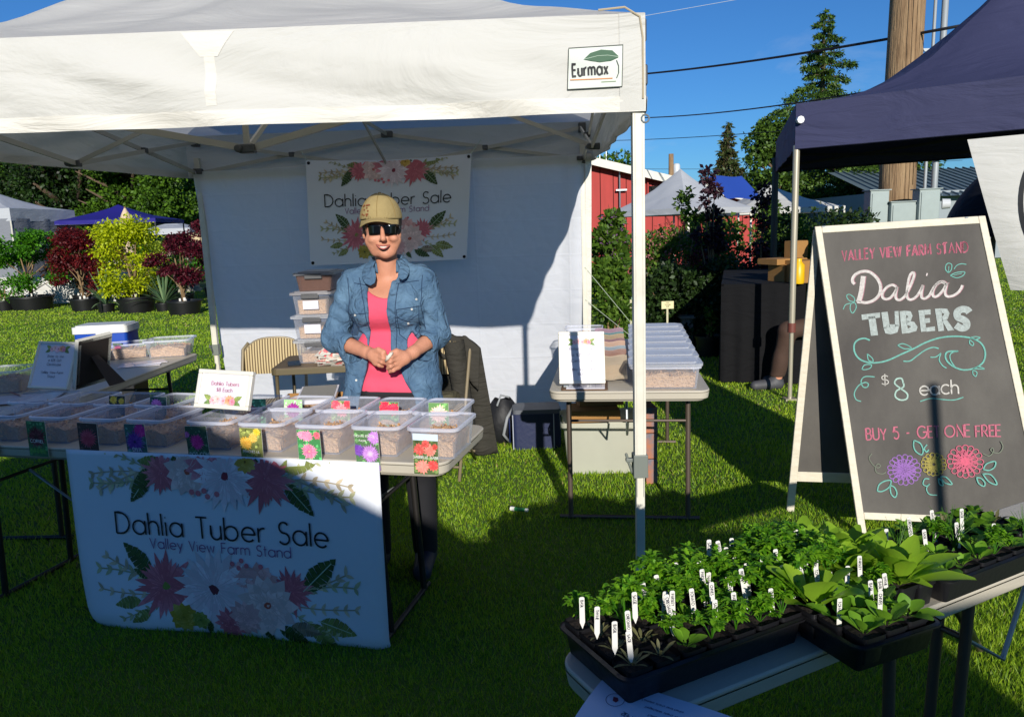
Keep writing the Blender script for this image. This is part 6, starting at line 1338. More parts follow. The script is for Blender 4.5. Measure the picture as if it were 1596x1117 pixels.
def plant_parsley(h_, spread, m, parent, z0=.05, n=9, leaf=.016, seed=0):
    rs = random.Random(seed); b = MB(); tips = []
    for i in range(n):
        a = rs.uniform(0, 6.28); r = spread*rs.uniform(.15, 1); hh = h_*rs.uniform(.6, 1.05)*(1-.25*r/spread); p1 = Vector((math.cos(a)*r*.4, math.sin(a)*r*.4, z0+hh*.6)); p2 = Vector((math.cos(a)*r, math.sin(a)*r, z0+hh)); b.tube([(0, 0, z0-.005), p1, p2], [.0011, .0009, .0006], 4, caps=False); tips.append((p1, p2))
    b.build('stem', m, parent); L_ = []
    for p1, p2 in tips:
        for j in range(9):
            base = p1.lerp(p2, rs.uniform(.45, 1.0)); d = Vector((rs.uniform(-1, 1), rs.uniform(-1, 1), rs.uniform(-.1, .7))).normalized()*leaf*rs.uniform(.6, 1.25)
            L_.append((base, d, leaf*.65, .25, rs.random()))
            for s_ in (-1, 1):
                sd = d.cross(Vector((0, 0, 1))); L_.append((base+d*.45, (d*.55+sd*s_*.6), leaf*.4, .2, rs.random()))
    leafmesh('foliage', L_, m, parent, n=2, fold=.2)
def plant_lettuce(h_, spread, m, parent, z0=.05, n=11, seed=0, wfac=.5):
    rs = random.Random(seed); L_ = []
    for i in range(n):
        a = i*2.4+rs.uniform(-.3, .3); el = rs.uniform(.25, 1.2); L = h_*rs.uniform(.75, 1.1); d = Vector((math.cos(a)*math.cos(el), math.sin(a)*math.cos(el), math.sin(el)))*L
        b0 = Vector((math.cos(a)*.004, math.sin(a)*.004, z0)); L_.append((b0+d*.22, d*.8, L*wfac, .22, rs.uniform(.5, 1))); L_.append((b0, d*.3, .004, 0, .9))
    leafmesh('foliage', L_, m, parent, n=6, fold=.12, ruff=.08)
def plant_tag(label, p, lean, h_=.075, word=None, rz=0.0):
    t = thing('plant_tag', label, 'plant tag', p, rz+RZ4*.3, 'white plant tags in the seedling pots'); R = Matrix.Rotation(lean, 3, 'Y') @ Matrix.Rotation(-.12, 3, 'X'); w_ = .0098
    pts = [R @ Vector(q) for q in ((-w_/2, 0, .0), (0, 0, -.012), (w_/2, 0, .0), (w_/2, 0, h_-.002), (w_/2-.002, 0, h_), (-w_/2+.002, 0, h_), (-w_/2, 0, h_-.002))]
    b = MB(); b.prism(pts, R @ Vector((0, 1, 0)), .0008); b.build('tag_stake', M_TAG, t)
    k = Ink(); s = random.uniform(.0050, .0060); k.text(word or random.choice(('PARSLEY', 'THYME', 'SAGE', 'BASIL', 'OREGANO', 'TOMATO', 'CHIVES', 'PEPPER')), 0, 0, s, s*.2, '#3A3A48', gap=.22, jit=.04, sx=.85)
    k.p = [([(-(v-s/2), u) for u, v in pts_], c, L) for pts_, c, L in k.p]
    u_ = R @ Vector((1, 0, 0)); v_ = R @ Vector((0, 0, 1)); k.p = [([(x, h_*.97-abs(y)-.0 if False else h_-.006-y) for x, y in pts_], c, L) for pts_, c, L in k.p]
    k.p = [([(-x, y) for x, y in pts_], c, L) for pts_, c, L in k.p]
    k.build('writing', M_INK, plane_surf((0, 0, 0), u_, v_), t, eps=.0004, world=False)
ORD = 'first second third fourth fifth sixth seventh eighth ninth tenth eleventh twelfth thirteenth fourteenth fifteenth sixteenth seventeenth eighteenth nineteenth twentieth twenty-first twenty-second twenty-third twenty-fourth'.split()
rs4 = random.Random(44); npot = 0; tagn = 0
WORDS = ['short leafless', 'small', 'ruffled', 'bushy', 'low', 'young', 'fresh', 'leaning']
def pot(s_, t_, z, kind, lab, tagit=None, proto=None, dr=0, sc=1.0):
    o = copy_tree(proto or POTP); c = U4(s_, t_, z); o.location = c; o.rotation_euler = (0, 0, RZ4+dr); tag(o, lab, 'potted seedling', 'seedling pots on the plant table')
    sd = rs4.randint(0, 9999)
    if kind == 'p': plant_parsley(.062*sc, .042, LM_PARS, o, n=9, seed=sd)
    elif kind == 'P': plant_parsley(.095*sc, .055, LM_PARS, o, n=13, seed=sd, leaf=.019)
    elif kind == 'l': plant_lettuce(.085*sc, .06, LM_LET, o, seed=sd)
    elif kind == 'L': plant_lettuce(.108*sc, .09, LM_LET, o, n=21, seed=sd, wfac=.33)
    elif kind == 's': plant_lettuce(.045*sc, .03, LM_TOM, o, n=7, seed=sd, wfac=.55)
    elif kind == 'd': plant_lettuce(.035, .03, LM_DRY, o, n=9, seed=sd, wfac=.2)
    elif kind == 'g':
        b = MB(); 
        for i in range(12): a = rs4.uniform(0, 6.28); r = rs4.uniform(.01, .05); b.tube([(rs4.uniform(-.01, .01), 0, .05), (math.cos(a)*r*.4, math.sin(a)*r*.4, .09), (math.cos(a)*r, math.sin(a)*r, .05+.09*rs4.uniform(.5, 1))], [.0012, .0009, .0003], 4)
        b.build('foliage', LM_TOM, o)
    return o, c
tray('long black seed tray at the left end of the plant table', .02, .035, .42, .215)
col = ['d', 'd', 'p', 'P', 'p', 'P', 'p']; k_ = 0
rowsn = ['front row', 'second row', 'third row', 'back row']
for i in range(7):
    for j in range(4):
        s_, t_ = .053+.0595*i, .065+.053*j
        kd = 'd' if (i == 0 or (i == 1 and j < 2)) else ('P' if (j >= 2 and i > 2) else rs4.choice('ppPs') if j else rs4.choice('psp'))
        if i == 0 and j == 3: kd = 'p'
        pot(s_, t_, .750, kd, 'black pot in the long tray, %s, number %s from the left' % (rowsn[j], ('one', 'two', 'three', 'four', 'five', 'six', 'seven')[i]), sc=rs4.uniform(.85, 1.15))
tray('small black tray of nine pots overhanging the table front', .437, -.10, .205, .165, dr=math.radians(-4))
for i in range(3):
    for j in range(3):
        g_ = (i == 2 and j == 1)
        pot(.470+.060*i-.004*j, -.072+.054*j, .755, 's' if not (i == 0 and j == 2) else 'l', ('green' if g_ else 'black')+' pot in the small overhanging tray, %s, %s' % (rowsn[j], ('left', 'middle', 'right')[i]), proto=POTG if g_ else None, dr=math.radians(-4), sc=rs4.uniform(1, 1.4))
tray('black tray of bushy parsley behind the small overhanging tray', .455, .085, .215, .175)
for i in range(4):
    for j in range(3): pot(.483+.054*i, .115+.056*j, .750, 'P' if i < 3 else 'L', 'black pot in the parsley tray, %s, number %s from the left' % (rowsn[j], ('one', 'two', 'three', 'four')[i]), sc=rs4.uniform(.9, 1.2))
pot(.715, .035, .742, 'L', 'black pot with the widest pale green rosette near the table front', sc=1.25); pot(.705, .095, .742, 'L', 'black pot with tall spoon leaves behind the widest rosette', sc=1.15); pot(.66, .04, .742, 'p', 'black pot of dark ruffled leaves left of the widest rosette'); pot(.765, .03, .742, 's', 'black pot right of the widest rosette')
pot(.71, .16, .742, 'L', 'black pot with tall spoon leaves at the table back', sc=1.1)
tray('black tray of low seedlings cut by the right edge', .80, -.015, .42, .215)
for i in range(7):
    for j in range(4): pot(.832+.0595*i, .015+.053*j, .750, rs4.choice('sspsgd'), 'black pot in the right tray, %s, number %s from the left' % (rowsn[j], ('one', 'two', 'three', 'four', 'five', 'six', 'seven')[i]), sc=rs4.uniform(.8, 1.2))
# plant tags: (px, py of the tag top, s-row hint) set into pots
TAGS = [(907, 932, 2, 'BASIL', .02), (930, 947, 1, 'THYME', .05), (958, 970, 0, 'BASIL', .03), (981, 953, 1, 'OREGANO', -.05), (983, 985, 0, 'SAGE', -.06), (1006, 908, 2, 'SAGE', -.08), (1049, 922, 1, 'PARSLEY', .01), (990, 924, 1, 'SAGE', .0), (1054, 878, 3, None, .02), (1080, 877, 3, None, 0), (1082, 918, 1, None, -.08), (1103, 893, 2, None, .1), (1106, 842, 3, None, .02), (1125, 843, 3, None, -.15), (1116, 936, 0, None, 0), (1137, 865, 3, None, -.1), (1140, 908, 1, None, .0), (1147, 924, 0, 'PARSLEY', -.05), (1168, 906, 2, None, -.1), (1186, 855, 3, None, .05), (1175, 874, 2, None, 0), (1197, 872, 2, None, -.06), (1205, 888, 1, None, -.08), (1205, 918, 0, None, -.05)]
hint = ['front row', 'second row', 'third row', 'back row']
for n_, (px, py, r, wd, ln) in enumerate(TAGS):
    zt_ = .865 if r else .86
    ray = CF+CR*((px-798)/FPX)+CU*((558.5-py)/FPX); 
    # follow the ray to the tray row
    best = None
    for i in range(200):
        Yq = 1.0+.004*i; p = CC+ray*(Yq/ray.y); dx, dy = p.x-.173, p.y-1.125; tt = -dx*math.sin(RZ4)+dy*math.cos(RZ4)
        e = abs(tt-(.065+.053*r)); 
        if best is None or e < best[0]: best = (e, p)
    p = best[1]; h_ = .072; zb_ = min(max(p.z-h_, .790), .85); 
    plant_tag('%s tag from the left in the long tray, in its %s%s' % (ORD[n_], hint[r], ', leaning' if abs(ln) > .04 else ''), Vector((p.x, p.y, max(zb_, p.z-.047))), ln, min(.047, max(.03, p.z-zb_)), wd)
for n_, (s_, t_, h_, ln) in enumerate([(.405, .215, .075, .05), (.425, .17, .06, 0), (.44, .2, .085, -.12), (.455, .15, .07, -.1), (.462, .085, .06, .0), (.49, .075, .07, -.2), (.50, .05, .075, -.12), (.47, .02, .05, .1), (.455, -.03, .055, .06), (.52, .03, .05, -.05), (.535, -.055, .06, .06), (.56, -.02, .06, -.04), (.545, .06, .05, -.1), (.58, .055, .055, .08), (.60, -.01, .05, -.06), (.615, .05, .07, .0), (.63, .0, .05, -.1)]):
    plant_tag(ORD[n_]+' tag counted rightwards around the small overhanging tray', U4(s_, t_, .80), ln, h_)
rt = random.Random(9)
for n_ in range(20):
    plant_tag(ORD[n_]+' small tag standing among the bushy leaves of the two rear trays', U4(.17+.024*n_+rt.uniform(-.01, .01), .09+.045*(n_ % 4)+rt.uniform(0, .02), .812), rt.uniform(-.2, .15), rt.uniform(.05, .075))
for n_, (s_, t_, h_, ln) in enumerate([(.80, .13, .06, .05), (.88, .12, .075, -.12), (.885, .09, .055, -.1), (.96, .12, .075, -.1), (.97, .07, .06, -.08), (1.03, .1, .07, 0), (1.05, .04, .05, .05)]):
    plant_tag(ORD[n_]+' tag from the left in the right-hand tray', U4(s_, t_, .80), ln, h_)
for P_ in (POTP, POTG): drop(P_)
# flyer
P0 = gz(936, 1050, .748); P1 = gz(1128, 1108, .748)
t = thing('paper_flyer', 'white printed flyer lying half off the near corner of the plant table', 'flyer', P0)
A_ = gz(948, 1046, .749); ux = Vector((.80, -.42, 0)).normalized(); uy = Vector((-.30, -.95, 0)).normalized()
A_ = Vector((.150, 1.262, .7455)); ux = (Vector((.345, 1.135, 0))-Vector((.150, 1.262, 0))).normalized(); uy = Vector((ux.y, -ux.x, 0))
def fly(u, v):
    p = A_+ux*u+uy*v; drop_ = max(0, v-.02)**2*1.1; lf = -.35*max(0, u-.16)**2; p = Vector((p.x, p.y, .7455-drop_+lf)); return p
b = MB(); b.grid(lambda u, v: fly(u*.235, v*.17), 16, 12); b.build('paper', mat('flyer_paper', '#D2D6E6', .5), t, world=True, smooth=True)
k = Ink(); k.layer = 0
cx_, cy_ = .045, .055; k.stroke(arc(cx_, cy_, .016, .016, 0, 360, 20), .0012, '#4A5078'); k.poly([(cx_-.006, cy_-.006), (cx_+.002, cy_-.007), (cx_+.006, cy_), (cx_+.004, cy_+.006), (cx_-.003, cy_+.004)], '#7A2A3C')
k.text('SEPT', .07, .075, .008, .0012, '#2E3458', ang=.2)
for i in range(6): k.text(random.choice(('Tomato starts and herbs', 'Perennial flowers each', 'Annual basket plants', 'Vegetable starts four')), .085+.012*i, .030+.016*i, .0046, .0007, '#3A406A', gap=.22)
k.build('printing', M_INK, lambda x, y: (fly(x, y), Vector((0, 0, 1))), t, eps=.0008)

# ------------------------------------------------------------ potted maples and flax on the lawn at the left
def pot_round(t, r, h_):
    b = MB(); b.lathe((0, 0, 0), [(0, 0), (r*.86, 0), (r*.98, h_*.88), (r*1.03, h_*.88), (r*1.03, h_), (r*.95, h_), (r*.93, h_*.86)], 20); b.build('pot', M_POT, t, smooth=True, autos=40)
    b = MB(); b.lathe((0, 0, 0), [(r*.93, h_*.86), (r*.4, h_*.9), (0, h_*.91)], 14); b.build('soil', M_SOIL, t)
def potted_tree(label, x, y, hgt, w_, m, n, leaf=.07, pr=.28, ph=.30, seed=1, cat='potted tree', base=.35, group='potted trees on the lawn', droop=.3, stem=2, k_=18):
    rs = random.Random(seed); t = thing('potted_tree', label, cat, (x, y, 0), 0, group); pot_round(t, pr, ph); b = MB(); cs, rr = [], []
    for i in range(k_):
        a = rs.uniform(0, 6.28); q = rs.random(); z = hgt*(base+(1-base)*q**.85*.94); r = w_*(.30+.70*math.sin(math.pi*min(1, (z/hgt-base)/(1.0-base)*.8+.16)))*rs.uniform(.15, .95); cs.append((math.cos(a)*r, math.sin(a)*r, z)); rr.append(w_*rs.uniform(.14, .46))
    for s_ in range(stem):
        a = rs.uniform(0, 6.28); top = (math.cos(a)*w_*.2, math.sin(a)*w_*.2, hgt*.8); b.tube([(0, 0, ph*.85), (math.cos(a)*.05, math.sin(a)*.05, hgt*.35), top], [.035, .024, .008], 6)
    for c in cs[:10]: b.tube([(0, 0, c[2]*.55), (c[0]*.5, c[1]*.5, c[2]*.8), c], [.014, .010, .004], 5, caps=False)
    b.build('trunk', M_TWIG, t, smooth=True); crown('crown', cs, rr, n, leaf, m, t, shell=.12, aspect=.6, squash=.62, up=.5, droop=droop)
    b = MB(); b.box((.06, -.1, ph+.03), (.05, .01, .07)); b.build('price_tag', M_TAG, t); b = MB(); b.box((-.03, -.12, ph+.02), (.04, .01, .06)); b.build('price_tag', M_TAG, t); return t
M_BRZ = leaf_mat('bronze_foliage', '#7A4A24', '#3A3414', .3); ML_G = leaf_mat('green_maple_leaf', '#5FA01E', '#2E6410', .4); ML_R = leaf_mat('red_maple_leaf', '#7A1E20', '#3A0C14', .35); ML_Y = leaf_mat('golden_maple_leaf', '#D4DC1C', '#9CAE14', .4); ML_P = leaf_mat('plum_maple_leaf', '#6A1A2C', '#2E0E18', .3)
def lp(px, py): return gz(px, py, 0)
q = lp(52, 482); potted_tree('green potted maple, widest tree at the far left of the lawn', q.x, q.y, 2.0, 1.05, ML_G, 8000, .075, .50, .34, 1)
q = lp(134, 484); potted_tree('dark red laceleaf maple between the green and the golden maples', q.x, q.y, 2.0, .80, ML_R, 9000, .065, .33, .30, 2, droop=.8, base=.22)
q = lp(214, 486); potted_tree('golden yellow-leaved maple in a wide black pot', q.x, q.y, 2.02, .95, ML_Y, 8000, .072, .42, .36, 3, base=.22, k_=26)
q = lp(296, 489); potted_tree('plum red maple just left of the white tent leg', q.x-.1, q.y, 1.9, .75, ML_P, 8000, .062, .36, .30, 4, droop=.6)
q = lp(262, 478); potted_tree('small olive green shrub behind the golden maple at its right', q.x, q.y+1, 1.2, .8, ML_G, 1600, .08, .24, .24, 6, cat='potted shrub')
q = lp(110, 478); potted_tree('thin bronze-leaved shrub between the green and the red maples', q.x, q.y+.6, 1.3, .7, M_BRZ, 1300, .08, .24, .26, 7, cat='potted shrub')
q = lp(180, 470); potted_tree('green cypress-like shrub behind the striped flax', q.x, q.y+2, 1.9, .6, ML_G, 2200, .06, .24, .26, 8, cat='potted shrub')
q = lp(8, 484); potted_tree('small leafy pot at the left edge of the lawn', q.x, q.y, .75, .5, ML_G, 900, .07, .25, .26, 9, cat='potted shrub')
q = lp(285, 470); potted_tree('tall plum tree with pink tassels behind the plum maple', q.x+.2, q.y+1.6, 2.3, .55, ML_P, 2600, .085, .24, .26, 10, droop=.9)
q = lp(155, 474); potted_tree('red rhododendron in flower beside the red maple pot', q.x, q.y+.1, .95, .3, leaf_mat('scarlet_petal', '#D0202C', '#8A1420', .3), 420, .08, .2, .24, 21, cat='potted shrub')
q = lp(232, 474); potted_tree('low shrub with orange and yellow leaves right of the golden maple', q.x+.3, q.y+.5, .9, .42, leaf_mat('orange_leaf', '#C86A20', '#7A2A14', .3), 700, .08, .2, .24, 22, cat='potted shrub')
q = lp(88, 474); potted_tree('loose green shrub between the green and the red maples', q.x, q.y+1.4, 1.55, .7, ML_G, 2600, .07, .24, .26, 31, cat='potted shrub', base=.15)
q = lp(232, 470); potted_tree('yellow-green shrub closing the gap right of the golden maple', q.x, q.y+1.3, 1.6, .65, leaf_mat('lime_leaf', '#A8B830', '#5E7A1C', .35), 2600, .065, .24, .26, 32, cat='potted shrub', base=.15)
q = lp(150, 468); potted_tree('bronze and green shrub behind the red maple', q.x, q.y+2.2, 1.75, .7, M_BRZ, 2400, .065, .24, .26, 33, cat='potted shrub', base=.15)
q = lp(20, 470); potted_tree('tall loose green tree behind the green maple', q.x, q.y+1.8, 2.0, .8, ML_G, 2600, .075, .24, .26, 34, cat='potted shrub', base=.2)
def flax(label, x, y, hgt, seed):
    rs = random.Random(seed); t = thing('flax_plant', label, 'potted plant', (x, y, 0), 0, 'striped flax plants'); pot_round(t, .19, .2); L_ = []
    for i in range(46):
        a = rs.uniform(0, 6.28); el = rs.uniform(.35, 1.45); L = hgt*rs.uniform(.6, 1.05); L_.append(((0, 0, .18), Vector((math.cos(a)*math.cos(el), math.sin(a)*math.cos(el), math.sin(el)))*L, .045, .35*(1.4-el), rs.random()))
    leafmesh('blade_leaves', L_, leaf_mat('flax_leaf', '#8FA878', '#4A6E50', .3), t, n=5, fold=.1)
q = lp(170, 486); flax('striped flax in a small pot between the red and the golden maples', q.x, q.y-.1, .95, 1)
q = lp(254, 486); flax('striped flax right of the golden maple', q.x, q.y+.1, .95, 2)
def white_booth():
    a = lp(0, 458); t = thing('market_stall', 'white-clothed stall table behind the green maple', 'stall', (-12.2, 20.5, 0)); b = MB(); b.grid(lambda u, v: ((u-.5)*3.6, .03*math.sin(u*40)*(1-v), .02+.72*v), 60, 4); b.box((0, .4, .75), (3.6, .8, .03)); b.build('cloth', M_CANOPY, t)
    t = thing('market_stall', 'white-topped display table under the royal blue canopy', 'stall', (-12.4, 24.6, 0)); b = MB(); b.box((0, 0, .98), (3.0, .6, .16)); b.build('tabletop', M_WHITEP, t)
    for s in (-1, 1): b = MB(); b.box((s*1.3, 0, .45), (.06, .5, .9)); b.build('leg', M_LEGD, t)
    q = at(197, 345, 21); t = thing('closed_parasol', 'closed cream parasol sticking up between the maples', 'parasol', (q.x, 21, 0)); b = MB(); b.cyl((0, 0, 0), (0, 0, at(197, 322, 21).z), .025); b.build('pole', M_TWIG, t)
    zt_ = at(197, 325, 21).z; b = MB(); b.lathe((0, 0, zt_-1.2), [(.12, 0), (.16, .25), (.17, .6), (.12, .85), (.17, .88), (.11, 1.05), (.02, 1.22)], 10); b.build('canopy', cloth_mat('cream_cloth', '#D8BFA0', .7, .1), t, smooth=True)
    for i, (px, py, l) in enumerate(((282, 400, 'near'), (262, 372, 'far'))):
        q = at(px, py, 24+i*3); t = thing('stacked_goods', l+' pale stacked goods behind the plum maple', 'goods', (q.x, q.y, 0)); b = MB()
        for k in range(5): b.box((.03*math.sin(k*3), 0, q.z-.9+.19*k), (.8-.03*k, .5, .17))
        b.box((0, 0, (q.z-1)/2), (.9, .6, q.z-1)); b.build('boxes', mat('pale_goods', '#A8A290', .7, noise=(5, .5)), t)
white_booth()

# ------------------------------------------------------------ shrubs in front of the barn and beside the blue canopy
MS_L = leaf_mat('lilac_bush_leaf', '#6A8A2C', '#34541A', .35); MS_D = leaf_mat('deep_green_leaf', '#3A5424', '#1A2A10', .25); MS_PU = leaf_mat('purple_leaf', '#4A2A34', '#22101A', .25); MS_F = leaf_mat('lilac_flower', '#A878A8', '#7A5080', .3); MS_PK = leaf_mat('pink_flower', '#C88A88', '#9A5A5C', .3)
def shrub(label, px, pyb, Y, pytop, wpx, m, n, leaf=.06, seed=1, flowers=None, nf=0, cat='shrub', base=.12, stems=6, k_=20, shell=.4, group='potted shrubs by the red barn', top=None):
    rs = random.Random(seed); x = at(px, pyb, Y).x; hgt = at(px, pytop, Y).z; w_ = wpx/FPX*Y/2; t = thing('garden_shrub', label, cat, (x, Y, 0), 0, group); pot_round(t, .17, .24); b = MB(); cs, rr = [], []
    for i in range(k_):
        a = rs.uniform(0, 6.28); q = rs.random(); z = hgt*(base+(1-base)*q*.93); r = w_*(.4+.6*math.sin(math.pi*min(1, q*.75+.2)))*rs.uniform(.1, .9); cs.append((math.cos(a)*r, math.sin(a)*r*.8, z)); rr.append(w_*rs.uniform(.22, .42))
    for i in range(stems):
        c = cs[i]; b.tube([(rs.uniform(-.04, .04), rs.uniform(-.04, .04), .22), (c[0]*.35, c[1]*.35, c[2]*.55), c], [.016, .012, .004], 6)
    b.build('stems', M_TWIG, t, smooth=True); crown('foliage', cs, rr, n, leaf, m, t, shell=shell, aspect=.62, squash=.9, up=.3, droop=.15)
    if nf: 
        hi = [i for i in range(len(cs)) if cs[i][2] > hgt*.45] or [0]; crown('blossom', [cs[i] for i in hi], [rr[i]*1.05 for i in hi], nf, leaf*.55, flowers, t, shell=.85)
    return t
shrub('lilac bush with mauve flowers between the tent wall and the white pole', 955, 500, 9.2, 325, 80, MS_L, 4200, .075, 31, MS_F, 500, k_=22)
shrub('dense green shrub low at the right edge of the tent wall', 950, 500, 8.0, 400, 75, MS_L, 3000, .06, 32)
shrub('pink-flowered shrub right of the white pole, in sun against the barn', 1030, 500, 10.5, 345, 110, MS_L, 2400, .07, 33, MS_PK, 700, k_=26, shell=.3)
shrub('tall thin green shrub before the pale grey canopy', 1068, 500, 11.0, 285, 70, MS_L, 1500, .07, 34, k_=16, shell=.3)
shrub('airy light green shrub across the red barn wall', 1010, 500, 12.5, 365, 120, MS_L, 2600, .075, 51, MS_PK, 400, k_=24, shell=.2)
shrub('light green shrub under the pale grey canopy', 1120, 500, 12.8, 345, 130, MS_L, 3200, .075, 52, k_=24, shell=.2)
shrub('leafy green shrub under the rear post of the navy canopy', 1195, 500, 13.0, 300, 90, MS_L, 2600, .075, 53, k_=22, shell=.2)
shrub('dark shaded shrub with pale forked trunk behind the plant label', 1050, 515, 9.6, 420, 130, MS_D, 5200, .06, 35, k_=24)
shrub('purple-leaved plum tree left of the blue tarpaulin patch', 1110, 520, 10.2, 250, 62, MS_PU, 1500, .065, 36, k_=20, cat='tree', shell=.3)
shrub('purple-leaved plum tree right of the blue tarpaulin patch', 1182, 520, 10.2, 272, 66, MS_PU, 1700, .065, 46, k_=20, cat='tree', shell=.3)
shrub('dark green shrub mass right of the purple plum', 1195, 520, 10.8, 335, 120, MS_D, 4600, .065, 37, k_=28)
shrub('dark evergreen shrub behind the neighbour boxes', 1250, 520, 11.2, 320, 140, MS_L, 5200, .065, 38, k_=28)
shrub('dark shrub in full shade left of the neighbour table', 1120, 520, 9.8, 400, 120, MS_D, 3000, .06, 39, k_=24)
shrub('bright little plant catching light in the shade', 1106, 520, 8.9, 470, 30, MS_L, 350, .05, 40, k_=8)
shrub('mixed green shrub above the purple plum', 1100, 520, 11.5, 330, 120, MS_L, 2000, .07, 41, k_=24, shell=.3)
shrub('red and green flowering shrub at the edge of the shade', 1100, 520, 10.9, 395, 110, leaf_mat('reddish_leaf', '#7A2A30', '#3A1A1C', .3), 2600, .06, 42, k_=20)
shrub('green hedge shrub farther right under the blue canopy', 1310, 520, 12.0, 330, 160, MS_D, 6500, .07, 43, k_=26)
for i, (px, py, Y, tone, lab, tw) in enumerate(((1040, 475, 8.3, '#D8CFA0', 'cream plant label board on a stake by the forked shrub', 19), (983, 462, 8.1, '#8FBFA0', 'pale green plant label board on a stake left of the white pole', 12))):
    a = at(px, py, Y); t = thing('plant_sign', lab, 'plant sign', (a.x, Y, 0)); w_ = tw/FPX*Y; b = MB(); b.tube([(0, 0, 0), (0, 0, a.z)], .012, 6); b.build('stake', mat('cream_stake', '#CFC9A8', .6), t)
    b = MB(); b.box((0, -.015, a.z), (w_, .01, w_*.62)); p_ = b.build('sign_board', mat('sign_'+tone[1:], tone, .6), t)
    k = Ink(); 
    for j in range(3): k.text(('Lilac', 'Syringa', '$28')[j], 0, w_*(.16-.17*j), w_*.11, w_*.018, '#5A5A3A', center=True)
    k.build('lettering', M_INK, plane_surf((0, -.0205, a.z), (1, 0, 0), (0, 0, 1)), p_, eps=.0005, world=False)
t = thing('stone_plinth', 'pale grey upright block beside the forked shrub', 'plinth', (at(1070, 505, 9.4).x, 9.4, 0)); b = MB(); b.box((0, 0, .2), (.14, .14, .40)); b.box((0, 0, .41), (.19, .19, .04)); b.build('block', mat('grey_stone', '#8A8A82', .8, noise=(20, .4)), t, bevel=.01)

# ------------------------------------------------------------ neighbour's stall under the blue canopy
def neighbour():
    o = Vector((BTA.x, BTA.y, 0)); c = o+Vector((.33, .95, 0)); a = math.atan2(BD2.y, BD2.x)
    t = thing('cloth_table', 'neighbour stall table draped in near-black cloth behind the chalkboard', 'stall table', (c.x, c.y+.9, 0), a)
    b = MB(); b.grid(lambda u, v: ((u-.5)*2.4, .38+.02*math.sin(u*60)*(1-v), .02+.95*v), 60, 4); b.grid(lambda u, v: ((.5-u)*2.4, -.38-.02*math.sin(u*60)*(1-v), .02+.95*v), 60, 4); b.grid(lambda u, v: (-1.2-.02*math.sin(u*30)*(1-v), (.5-u)*.76, .02+.95*v), 30, 4); b.box((0, 0, .96), (2.4, .76, .02)); b.build('cloth', cloth_mat('black_cloth', '#121214', .9, .0), t, smooth=True, autos=50)
    for i, (px, py, w_, h_, d_, Y, lb) in enumerate(((1222, 462, .22, .16, .25, 7.3, 'lower left cardboard box on the black stall table'), (1216, 436, .34, .05, .3, 7.35, 'flat cardboard box lid on the stall boxes'), (1250, 458, .24, .20, .25, 7.1, 'right cardboard box beside the steel pole'), (1238, 418, .17, .16, .12, 7.4, 'upright open cardboard box on top of the stall boxes'))):
        q = at(px, py, Y); carton(lb, (q.x+.05, Y+.1, (.972, 1.135, .972, 1.188)[i]), w_, d_, h_, .3, False, group='neighbour cardboard boxes')
    q = at(1248, 448, 6.9); t = thing('yellow_container', 'bright yellow container beside the boxes on the black table', 'container', (q.x+.02, 7.02, .972)); b = MB(); b.lathe((0, 0, 0), [(0, 0), (.05, 0), (.055, .02), (.055, .17), (.03, .2), (.03, .23), (0, .23)], 14); b.build('bottle', mat('yellow_plastic', '#E0B010', .4), t, smooth=True, autos=50)
neighbour()
for P_ in (P_A, P_B, P_L): drop(P_)
